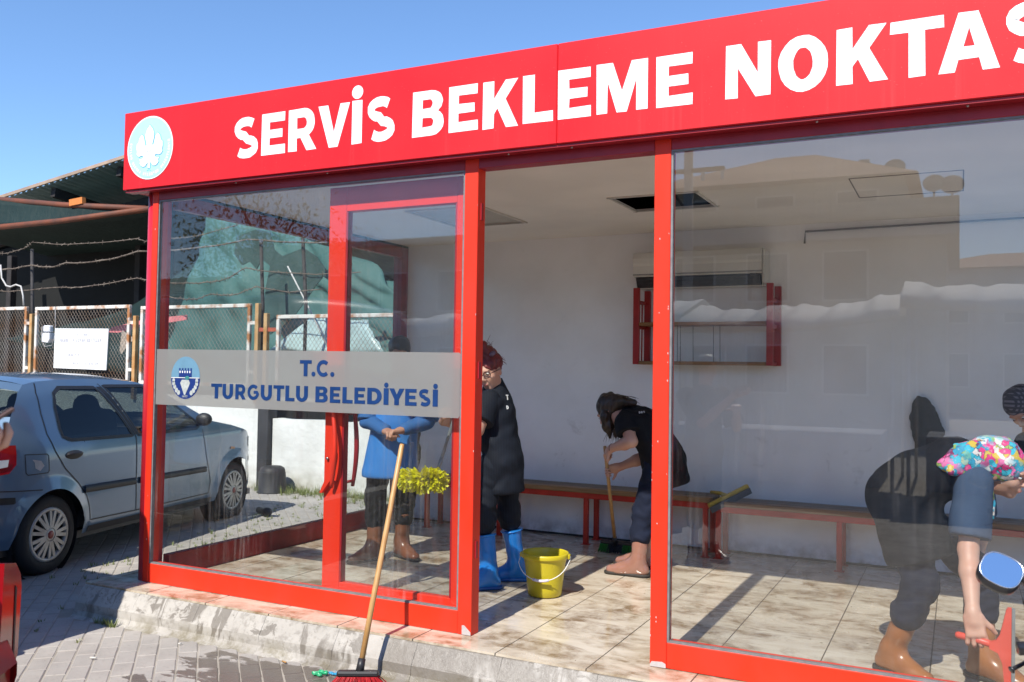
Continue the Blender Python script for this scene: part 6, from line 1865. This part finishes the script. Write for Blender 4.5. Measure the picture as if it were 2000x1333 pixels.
def cloth(name, c, c2, rough=.85, stripe=None):
    g = NT(name)
    base = g.mix(g.ramp(g.noise(g.pos, 7, 5), .35, .65), c, c2)
    if stripe:
        P = g.sep(g.obj)
        w_ = g.math('SINE', g.math('MULTIPLY', g.math('ADD', P[0], g.math('MULTIPLY', P[1], .6)), 520.0))
        base = g.mix(g.ramp(w_, .80, .98, 0, .35), base, stripe)
    g.base(base); g.rough(rough); g.b.inputs['Specular IOR Level'].default_value = .25
    g.b.inputs['Sheen Weight'].default_value = .0
    g.bump(g.noise(g.map(g.obj, (1, 1, 1)), 320, 2), .12, .002)
    return g.m
NAVYC = cloth('navy_pinstripe_cloth', (.010, .013, .022), (.007, .009, .015), .8, (.045, .06, .09))
BLACKC = cloth('black_cotton', (.006, .0065, .009), (.009, .0095, .013))
DENIM = cloth('dark_blue_trouser_cloth', (.010, .015, .034), (.007, .010, .023))
SLATE = cloth('slate_sleeve_cloth', (.055, .085, .14), (.045, .07, .12))
BLUEB = mat('blue_rubber', (0.018, 0.20, 0.62), .28, col2=(.016, .17, .52), scale=7, spec=.5)
TANB = mat('pink_tan_rubber', (0.30, 0.150, 0.108), .14, col2=(.25, .12, .085), scale=6, spec=.5, coat=.8)
BRNB = mat('brown_rubber', (0.34, 0.135, 0.045), .28, col2=(.26, .10, .035), scale=6, spec=.5)
BRN2 = mat('dark_brown_rubber', (0.20, 0.075, 0.035), .3, col2=(.15, .055, .03), scale=6, spec=.5)

def wisps(root, roots, name, m, seed, n=60, L=(.06, .16), r=.0016, jit=.35):
    """loose strands: many thin tubes joined"""
    rng = random.Random(seed); mb = MB()
    for k in range(n):
        p, d = rng.choice(roots)
        p = Vector(p) + Vector((rng.gauss(0, .014), rng.gauss(0, .014), rng.gauss(0, .014)))
        d = (Vector(d).normalized() + Vector((rng.uniform(-jit, jit), rng.uniform(-jit, jit), rng.uniform(-jit, jit)))).normalized()
        l = rng.uniform(*L); q = p; pts = [q]
        for e in range(4):
            q = q + d * l / 4; d = (d + Vector((rng.uniform(-.12, .12), rng.uniform(-.12, .12), -.22))).normalized(); pts.append(q)
        mb.tube(pts, [r, r, r * .9, r * .7, r * .4], 4, False)
    return mb.build(name, m, root, kind='stuff', fix=False)
def hairmat(name, c, c2):
    g = NT(name)
    st = g.noise(g.map(g.obj, (60, 60, 9)), 1.0, 5, .6)
    g.base(g.mix(g.ramp(st, .35, .65), c, c2)); g.rough(.42); g.bump(st, .7, .006); return g.m

# ---------------------------------------------------------------- woman with red hair
RH = hairmat('dark_red_hair', (.10, .012, .014), (.20, .022, .020))
p1, H, J = person('red haired woman in navy work clothes and blue boots holding the brush pole', (2.04, 1.06, 0), dict(
    head=(1.978, 1.000, 1.390), face=(.02, -.95, -.30), up=(-.16, -.22, 1), neck=(1.985, 1.055, 1.275), chest=(2.005, 1.065, 1.12), waist=(2.030, 1.07, .94), pelvis=(2.045, 1.08, .815),
    shL=(2.010, .940, 1.180), shR=(1.965, 1.18, 1.185), elL=(1.985, .835, 1.015), elR=(1.88, 1.19, 1.03), wrL=(1.80, .73, 1.07), wrR=(1.86, .98, 1.13),
    hipL=(2.02, .985, .80), hipR=(2.045, 1.17, .80), knL=(1.975, .945, .47), knR=(2.04, 1.19, .47), anL=(2.030, .945, .085), anR=(2.085, 1.24, .085), toeL=(1.90, .82, 0), toeR=(1.93, 1.16, 0)),
    NAVYC, NAVYC, BLUEB, SKIN2, hb=.345, sleeve=.70, hem=.165, girth=.88, collar=.065, tuck=.16, brr=.072, seed=3, vox=.009, sole=mat('blue_sole', (.012, .10, .36), .5, var=.2, scale=20),
    handcfg=dict(L=dict(d=(.62, -.62, .45), curl=(60, 70, 50), pn=(-.7, .2, .2)), R=dict(d=(.55, -.7, .3), curl=(60, 70, 50), pn=(-.6, .4, 0))))
F = Field()
F.ell(H.p(0, -.022, .048), (.089, .104, .092), H.R, 0)
F.ell(H.p(0, .106, -.038), (.078, .072, .105), H.R, 0, cut=True)
F.ell(H.p(.0, .0, .135), (.052, .055, .036), H.R, .035); F.ell(H.p(.01, -.045, .120), (.050, .045, .042), H.R, .02); F.ell(H.p(-.005, .012, .175), (.034, .034, .030), H.R, .015)
F.ell(H.p(0, -.100, .050), (.040, .030, .045), H.R, .02)
F.noise(.0045, 95, 4, (1, 1, .35))
hair = F.build('hair', RH, p1, h=.006, smooth=0)
wisps(hair, [(H.p(.02, -.10, .07), H.p(.04, -.2, .02) - H.p(.02, -.10, .07)), (H.p(-.02, -.11, .05), H.p(-.05, -.2, .0) - H.p(-.02, -.1, .05)), (H.p(0, -.07, .14), H.p(0, -.13, .20) - H.p(0, -.07, .14)), (H.p(0, .03, .165), H.p(0, .05, .2) - H.p(0, .03, .165))], 'loose_strand', RH, 5, 90, (.03, .075), .0016)
Field().ell(H.p(-.055, .005, .112), (.016, .026, .018), H.R, 0).noise(.006, 120, 9).build('hair_clip', mat('mauve_hair_clip', (.16, .11, .17), .4, var=.3, scale=60), hair, h=.004)
gl = MB()
for s_ in (-1, 1):
    ring = [tuple(H.p(s_ * .031 + .026 * math.cos(t), .103 - .006 * abs(math.cos(t)), .000 + .020 * math.sin(t))) for t in np.linspace(0, 2 * math.pi, 19)]
    gl.tube(ring, .0030, 6, False)
    gl.tube([H.p(s_ * .057, .100, .006), H.p(s_ * .075, .05, .006), H.p(s_ * .080, -.01, .002)], .0028, 6)
gl.tube([H.p(-.006, .106, .004), H.p(.006, .106, .004)], .0026, 6)
gl.build('glasses', mat('dark_red_glasses', (.05, .010, .012), .3, var=.2, scale=40), p1)
# print on the back
PRW = mat('white_back_print', (.70, .70, .70), .7, var=.1, scale=50)

# ---------------------------------------------------------------- woman sweeping by the bench
BH = hairmat('brown_hair', (.012, .007, .005), (.042, .022, .012))
p2, H, J = person('brown haired woman in black bent over a broom beside the doorway post', (2.78, 1.9, 0), dict(
    head=(2.485, 1.90, 1.115), face=(-.80, .12, -.60), up=(-.55, .0, .85), neck=(2.615, 1.90, 1.085), chest=(2.715, 1.90, 1.03), waist=(2.815, 1.91, .915), pelvis=(2.870, 1.92, .80),
    shR=(2.655, 1.755, 1.045), shL=(2.645, 2.05, 1.065), elR=(2.715, 1.695, .925), elL=(2.69, 2.10, .79), wrR=(2.535, 1.800, .862), wrL=(2.50, 2.06, .705),
    hipR=(2.86, 1.83, .78), hipL=(2.87, 2.02, .78), knR=(2.775, 1.79, .43), knL=(2.77, 2.04, .43), anR=(2.745, 1.77, .085), anL=(2.70, 2.05, .085), toeR=(2.40, 1.75, 0), toeL=(2.35, 2.08, 0)),
    BLACKC, DENIM, TANB, SKIN2, hb=.30, sleeve=.55, hem=.15, seed=11, vox=.010,
    handcfg=dict(R=dict(d=(-.62, .45, -.42), pn=(.45, .5, -.5), curl=(45, 75, 55)), L=dict(d=(-.8, -.35, -.2), pn=(.2, -.6, -.4), curl=(50, 75, 55))))
F = Field()
F.ell(H.p(0, -.018, .036), (.086, .100, .094), H.R, 0)
F.ell(H.p(0, .098, -.045), (.070, .062, .088), H.R, 0, cut=True)
h0 = H.p(.0, .0, 0)
for k, (l, f, u_, dx, dz) in enumerate(((.078, .03, -.02, .02, -.17), (.07, -.01, -.02, .06, -.16), (.055, -.05, -.02, .09, -.12), (-.07, .02, -.02, .03, -.15), (.075, .055, .0, .0, -.14))):
    a = H.p(l, f, u_); b = a + V(dx, -.01 if l > 0 else .01, dz); F.cone(a, (a + b) / 2 + V(.008, 0, 0), .040, .034, .02); F.cone((a + b) / 2 + V(.008, 0, 0), b, .034, .010, .02)
F.cone(H.p(0, -.09, .02), H.p(0, -.09, .02) + V(.13, -.02, -.005), .055, .020, .03)
F.noise(.006, 80, 14, (1, 1, .3))
hair = F.build('hair', BH, p2, h=.008, smooth=0)
wisps(hair, [(H.p(.078, .04, -.10), (0.05, 0, -1)), (H.p(.07, -.01, -.12), (.2, 0, -1)), (H.p(.075, .06, -.06), (-.1, 0, -1)), (H.p(0, -.12, .02), (1, 0, .05)), (H.p(.05, -.08, -.06), (.6, 0, -.8))], 'loose_strand', BH, 7, 150, (.05, .15), .0018, .45)
MB().tube([J['wrR'] + V(.026 * math.cos(t) * .3, .030 * math.cos(t), .031 * math.sin(t)) for t in np.linspace(0, 6.283, 17)], .0035, 6, False).build('bracelet', CABLE, p2)

# ---------------------------------------------------------------- worker in a blue apron behind the door pane
p3, H, J = person('worker in a bright blue apron and brown boots standing behind the wet door pane', (1.0, 1.38, 0), dict(
    head=(1.045, 1.35, 1.515), face=(.45, -.82, -.25), up=(.05, -.1, 1), neck=(1.04, 1.37, 1.335), chest=(1.03, 1.38, 1.17), waist=(1.02, 1.38, .98), pelvis=(1.00, 1.38, .84),
    shR=(.875, 1.33, 1.255), shL=(1.20, 1.43, 1.255), elR=(.875, 1.22, 1.01), elL=(1.285, 1.36, 1.02), wrR=(1.09, 1.13, .955), wrL=(1.21, 1.17, .965),
    hipR=(.92, 1.34, .82), hipL=(1.09, 1.42, .82), knR=(.90, 1.30, .46), knL=(1.05, 1.45, .46), anR=(.895, 1.30, .085), anL=(1.00, 1.49, .085), toeR=(.78, .95, 0), toeL=(1.40, 1.30, 0)),
    DENIM, BLACKC, BRN2, SKIN, hb=.34, sleeve=1.0, sleevem=mat('blue_sleeve_cloth', (.03, .13, .36), .85, var=.2, scale=9), hem=.10, seed=21, vox=.011,
    handcfg=dict(R=dict(d=(.7, -.4, -.1), pn=(.3, -.2, -1), curl=(50, 70, 50)), L=dict(d=(-.5, -.6, -.1), pn=(0, -.2, -1), curl=(50, 70, 50))))
F = Field()
F.ell(H.p(0, -.018, .036), (.084, .098, .090), H.R, 0); F.ell(H.p(0, .098, -.050), (.070, .062, .088), H.R, 0, cut=True)
F.ell(H.p(0, -.09, -.03), (.06, .035, .08), H.R, .03); F.noise(.004, 80, 24, (1, 1, .3))
F.build('hair', hairmat('black_hair', (.012, .010, .009), (.03, .022, .018)), p3, h=.009, smooth=0)
for s_ in 'LR':
    S = Field(); S.cone(J['el' + s_], J['el' + s_] * .12 + J['wr' + s_] * .88, .060, .046, 0); S.noise(.005, 40, 77); S.build('lower_sleeve', MATS['blue_sleeve_cloth'], p3, h=.010)
A = Field(); fr = V(.25, -.97, 0); la = V(.97, .25, 0)
c0 = J['chest'] + V(0, 0, -.02)
A.cone(J['chest'] + fr * .035 + V(0, 0, .04), J['waist'] + fr * .045, .128, .130, .04, la, 1.25)
A.cone(J['waist'] + fr * .045, J['pelvis'] + fr * .05 + V(-.01, 0, -.20), .130, .160, .04, la, 1.35)
A.noise(.007, 18, 31, (1, 1, .4)); A.plane(J['pelvis'] + V(0, 0, -.235), (0, 0, -1)); A.plane(J['pelvis'] + fr * .02, -fr)
A.build('apron', mat('bright_blue_apron', (.035, .215, .60), .55, col2=(.03, .18, .52), scale=5), p3, h=.011, smooth=1)

# ---------------------------------------------------------------- woman with the flowered headscarf and squeegee
def floral():
    g = NT('flowered_scarf')
    vo = g.N.new('ShaderNodeTexVoronoi'); vo.inputs['Scale'].default_value = 34; vo.inputs['Randomness'].default_value = 1.0
    wp_ = g.N.new('ShaderNodeVectorMath'); wp_.operation = 'ADD'
    nz = g.N.new('ShaderNodeTexNoise'); nz.inputs['Scale'].default_value = 38; g.lk(g.obj, nz.inputs['Vector'])
    sc = g.N.new('ShaderNodeVectorMath'); sc.operation = 'SCALE'; sc.inputs['Scale'].default_value = .055
    g.lk(nz.outputs['Color'], sc.inputs[0]); g.lk(g.obj, wp_.inputs[0]); g.lk(sc.outputs[0], wp_.inputs[1]); g.lk(wp_.outputs[0], vo.inputs['Vector'])
    sp = g.N.new('ShaderNodeSeparateColor'); g.lk(vo.outputs['Color'], sp.inputs[0])
    cr = g.N.new('ShaderNodeValToRGB'); cr.color_ramp.interpolation = 'CONSTANT'
    cols = [(0, (.70, .05, .22)), (.20, (.04, .42, .55)), (.36, (.70, .16, .36)), (.50, (.70, .66, .62)), (.60, (.03, .30, .46)), (.74, (.62, .44, .06)), (.82, (.22, .02, .10)), (.90, (.30, .42, .10))]
    e = cr.color_ramp.elements
    e[0].position = 0; e[0].color = (*cols[0][1], 1); e[1].position = cols[1][0]; e[1].color = (*cols[1][1], 1)
    for p_, c_ in cols[2:]:
        q = e.new(p_); q.color = (*c_, 1)
    g.lk(sp.outputs[0], cr.inputs[0])
    v2 = g.N.new('ShaderNodeTexVoronoi'); v2.inputs['Scale'].default_value = 34; v2.feature = 'DISTANCE_TO_EDGE'; g.lk(wp_.outputs[0], v2.inputs['Vector'])
    line = g.ramp(v2.outputs['Distance'], .03, .08, .75, 0)
    sel = g.ramp(g.noise(g.obj, 14, 3), .45, .55)
    c = g.mix(g.math('MULTIPLY', line, sel), cr.outputs[0], (.03, .02, .05))
    heart = g.ramp(vo.outputs['Distance'], .0, .28, .55, 0)
    c = g.mix(heart, c, (.80, .62, .60))
    big = g.ramp(g.noise(g.map(g.obj, (1, 1, 1), loc=(3, 1, 2)), 9, 2), .50, .56)
    c = g.mix(g.math('MULTIPLY', big, .55), c, (.05, .48, .62))
    g.base(c); g.rough(.6); g.bump(g.noise(g.obj, 26, 4), .35, .01); return g.m
FLOR = floral()
p4, H, J = person('stooping woman in a flowered headscarf wiping the right pane with a coral squeegee', (4.6, .5, 0), dict(
    head=(4.895, .47, .985), face=(.90, -.28, -.36), up=(-.30, -.05, .95), neck=(4.800, .50, .965), chest=(4.690, .50, .985), waist=(4.560, .51, .925), pelvis=(4.470, .52, .825),
    shR=(4.775, .355, .905), shL=(4.785, .65, .915), elR=(4.752, .285, .640), elL=(4.80, .72, .70), wrR=(4.768, .140, .398), wrL=(4.79, .66, .50),
    hipR=(4.475, .46, .78), hipL=(4.51, .60, .78), knR=(4.560, .40, .45), knL=(4.80, .60, .48), anR=(4.425, .470, .085), anL=(4.815, .585, .085), toeR=(4.62, .33, 0), toeL=(5.1, .42, 0)),
    BLACKC, DENIM, BRNB, SKIN2, hb=.33, sleeve=.80, sleevem=SLATE, girth=1.06, hem=.25, hemdir=(.30, -.06, -1), seed=31, vox=.0085, bvox=.0048,
    handcfg=dict(R=dict(d=(.14, -.22, -.95), pn=(.05, 1, -.15), curl=(14, 62, 60), spread=8, side=1, thumb=(.75, .65, .25), s=1.08), L=dict(d=(.3, -.3, -.8), pn=(0, -1, 0))))
F = Field()
F.ell(H.p(0, -.022, .030), (.090, .108, .098), H.R, 0)
F.ell(H.p(0, .128, -.060), (.080, .068, .088), H.R, 0, cut=True)
bk_ = H.p(.03, -.09, .0); e1 = V(4.655, .300, 1.010) - V(4.6, .5, 0); em = (bk_ + e1) / 2 + V(0, -.01, .01)
F.cone(bk_, em, .082, .066, .05); F.cone(em, e1, .066, .026, .04, V(0, 1, 0), .6); F.cone(H.p(0, -.06, .06), em + V(0, 0, .025), .07, .05, .04); F.cone(em + V(0, 0, -.03), e1 + V(.03, 0, -.03), .04, .022, .03)
F.noise(.005, 42, 41); F.noise(.003, 90, 42)
sc2 = F.build('headscarf', FLOR, p4, h=.0075, smooth=1)
F = Field(); a = H.p(.062, -.02, -.085); F.cone(a, a + V(.01, -.02, -.06), .022, .018, .01); F.cone(a + V(.01, -.02, -.06), a + V(.02, -.02, -.135), .019, .010, .01); F.noise(.003, 80, 43)
F.build('scarf_tie', FLOR, sc2, h=.006)

# the squeegee in her hand
q0 = Vector((4.89, .07, .25)); sqg = empty('window_squeegee', q0, 0, 'coral red window squeegee with a grey rubber blade in the stooping woman\'s hand', 'squeegee')
CORAL = mat('coral_plastic', (.70, .085, .055), .4, var=.12, scale=9)
P_ = lambda x, z, y=0: (x - q0.x, y, z - q0.z)
MB().tube([Vector((4.702, .150, .300)) - q0, Vector((4.712, .148, .299)) - q0, Vector((4.78, .130, .295)) - q0, Vector((4.852, .094, .289)) - q0], [.010, .0150, .0150, .0145], 14).build('handle', CORAL, sqg)
out = [(4.828, .303), (4.852, .312), (4.866, .335), (4.874, .37), (4.890, .442), (4.896, .452), (4.9095, .452), (4.9045, .02), (4.882, .02), (4.881, .15), (4.875, .221), (4.859, .262), (4.828, .276)]
MB().prism([[(x - q0.x, z - q0.z) for x, z in out]], .010, .030).build('head', CORAL, sqg)
MB().prism([[(4.905 - q0.x, .02 - q0.z), (4.919 - q0.x, .02 - q0.z), (4.922 - q0.x, .45 - q0.z), (4.910 - q0.x, .451 - q0.z)]], -.006, .026).build('blade', mat('grey_rubber_lip', (.22, .23, .23), .5, var=.2, scale=20), sqg)

# ---------------------------------------------------------------- woman in the checked headscarf at the right edge
def checked():
    g = NT('checked_scarf'); P = g.sep(g.obj)
    a = g.math('SINE', g.math('MULTIPLY', g.math('ADD', P[0], P[1]), 260.0)); b = g.math('SINE', g.math('MULTIPLY', P[2], 260.0))
    f = g.ramp(g.math('MULTIPLY', g.ramp(a, -.4, .4), g.ramp(b, -.4, .4)), 0, 1)
    g.base(g.mix(f, (.022, .020, .035), (.17, .15, .18))); g.rough(.8); return g.m
CHK = checked()
p5, H, J = person('woman in a grey checked headscarf and black clothes cut by the right picture edge', (5.25, 1.8, 0), dict(
    head=(5.045, 1.80, 1.225), face=(-.25, -.60, -.70), up=(-.35, -.1, .9), neck=(5.115, 1.82, 1.065), chest=(5.19, 1.83, .99), waist=(5.29, 1.86, .90), pelvis=(5.37, 1.89, .80),
    shR=(5.08, 1.76, 1.00), shL=(5.28, 1.70, 1.00), elR=(5.18, 1.66, .76), elL=(5.40, 1.58, .76), wrR=(5.32, 1.52, .66), wrL=(5.38, 1.46, .66),
    hipR=(5.28, 1.86, .78), hipL=(5.44, 1.84, .78), knR=(5.20, 1.76, .43), knL=(5.40, 1.74, .43), anR=(5.22, 1.88, .085), anL=(5.42, 1.86, .085), toeR=(5.05, 1.5, 0), toeL=(5.30, 1.45, 0)),
    BLACKC, BLACKC, BRN2, SKIN, hb=.30, sleeve=.9, hem=.12, seed=51, vox=.012)
F = Field()
F.ell(H.p(0, -.022, .030), (.092, .110, .100), H.R, 0); F.ell(H.p(0, .128, -.055), (.080, .068, .088), H.R, 0, cut=True); F.ell(H.p(0, -.09, -.05), (.06, .05, .05), H.R, .04)
F.noise(.004, 50, 61); F.build('headscarf', CHK, p5, h=.009, smooth=1)

# ---------------------------------------------------------------- onlooker at the left with a phone
B0 = V(2.80, -3.42, GZ)
p6, H, J = person('onlooker at the left picture edge whose hand holds a phone', tuple(B0), dict(
    head=(2.78, -3.44, 1.44), face=(.75, .65, -.2), up=(0, 0, 1), neck=(2.76, -3.46, 1.26), chest=(2.75, -3.47, 1.10), waist=(2.74, -3.48, .90), pelvis=(2.74, -3.48, .76),
    shR=(2.88, -3.60, 1.19), shL=(2.63, -3.33, 1.19), elR=(3.00, -3.60, .94), elL=(2.80, -3.22, .98), wrR=(3.05, -3.36, 1.09), wrL=(3.075, -3.165, 1.222),
    hipR=(2.80, -3.55, .74), hipL=(2.69, -3.41, .74), knR=(2.81, -3.55, .33), knL=(2.70, -3.40, .33), anR=(2.80, -3.56, GZ + .085), anL=(2.69, -3.42, GZ + .085), toeR=(3.0, -3.4, 0), toeL=(2.9, -3.2, 0)),
    BLACKC, DENIM, BRN2, SKIN2, hb=.14, sleeve=.9, hem=.10, seed=71, vox=.012,
    handcfg=dict(L=dict(d=(.92, .05, .16), pn=(-.10, -.15, 1), curl=(12, 38, 42), spread=5, thumb=(.5, .8, .3))))
F = Field()
F.ell(H.p(0, -.018, .036), (.084, .098, .090), H.R, 0); F.ell(H.p(0, .098, -.050), (.070, .062, .088), H.R, 0, cut=True); F.noise(.004, 80, 24, (1, 1, .3))
F.build('hair', BH, p6, h=.010, smooth=0)
ph = empty('phone', (3.150, -3.150, 1.283), 0, 'dark phone held by the onlooker at the left picture edge', 'phone')
PM = Matrix.Rotation(rad(-8), 4, 'Z') @ Matrix.Rotation(rad(32), 4, 'X') @ Matrix.Rotation(rad(-14), 4, 'Y')
MB().box(-.085, .078, -.037, .037, -.004, .004, PM, bev=.0035).build('case', mat('bronze_phone_case', (.10, .055, .045), .4, var=.2, scale=20), ph, fix=False)
MB().box(-.082, .075, -.034, .034, .0042, .0050, PM).build('screen', mat('dark_phone_screen', (.006, .008, .022), .08, var=.1, scale=10), ph)
# print on the work tunics
def back_print(parent, base, ux, uz, n, text, h, w):
    base, ux, uz, n = Vector(base), Vector(ux).normalized(), Vector(uz).normalized(), Vector(n).normalized()
    M = Matrix(((ux.x, n.x, uz.x, base.x), (ux.y, n.y, uz.y, base.y), (ux.z, n.z, uz.z, base.z), (0, 0, 0, 1)))
    for i, ch in enumerate(text):
        if ch == ' ': continue
        loops = [[((i * 1.2 + p[0]) * w, p[1] * h) for p in l] for l in glyph(ch)]
        MB().prism(loops, -.001, .002, M).build('print', PRW, parent)

from mathutils.bvhtree import BVHTree
def surface_print(parent, tunic_name, target, text, w, h, roll=0.0):
    """lay small white characters on a tunic where the line of sight to 'target' meets it"""
    tn = [c for c in parent.children if c.name.split('.')[0] == tunic_name][0]
    me = tn.data
    bvh = BVHTree.FromPolygons([v.co for v in me.vertices], [tuple(p.vertices) for p in me.polygons])
    off = Vector(parent.location)
    o_ = cpos - off; d_ = (Vector(target) - cpos).normalized()
    hit = bvh.ray_cast(o_, d_)
    if hit[0] is None: return
    n_ = hit[1]; n_ = n_ if n_.dot(d_) < 0 else -n_
    uz = (Vector((0, 0, 1)) - n_ * n_.z).normalized(); ux = uz.cross(n_).normalized() * 1.0
    if ux.dot(Vector(CAM_R)) < 0: ux = -ux
    b = hit[0]
    for i, ch in enumerate(text):
        c_ = bvh.ray_cast(b + n_ * .05 + ux * (i * w * 1.25), -n_)
        q = (c_[0] if c_[0] is not None else b + ux * (i * w * 1.25))
        M = Matrix(((ux.x, -n_.x, uz.x, q.x), (ux.y, -n_.y, uz.y, q.y), (ux.z, -n_.z, uz.z, q.z), (0, 0, 0, 1)))
        loops = [[(p_[0] * w, p_[1] * h) for p_ in l] for l in glyph(ch)]
        MB().prism(loops, -.004, .002, M).build('print', PRW, tn)
surface_print(p1, 'tunic', (2.092, 1.03, 1.205), 'T', .017, .034)
surface_print(p1, 'tunic', (2.094, 1.03, 1.145), 'D', .015, .024)
surface_print(p2, 'tunic', (2.715, 1.85, 1.110), 'DES', .012, .018)
# grit and wet scraps on the tiles
rng = random.Random(12); mb = MB()
for k in range(260):
    if k < 120: x, y = rng.gauss(2.05, .10), rng.gauss(2.30, .12)
    else: x, y = rng.uniform(1.0, 5.5), rng.uniform(-.15, 2.6)
    s_ = rng.uniform(.002, .009); a = rng.uniform(0, 6.28); hgt = rng.uniform(.001, .004)
    dx, dy = math.cos(a) * s_, math.sin(a) * s_
    mb.add([(x - dx, y - dy, .0008), (x + dy * .5, y - dx * .5, .0008), (x + dx, y + dy, .0008), (x - dy * .5, y + dx * .5, .0008), (x, y, .0008 + hgt)], [(0, 1, 4), (1, 2, 4), (2, 3, 4), (3, 0, 4)])
mb.build('floor_grit', mat('dark_wet_grit', (.06, .045, .03), .6, col2=(.22, .17, .11), scale=40), label='wet grit and scraps scattered over the tiled floor', cat='grit', kind='stuff', fix=False)
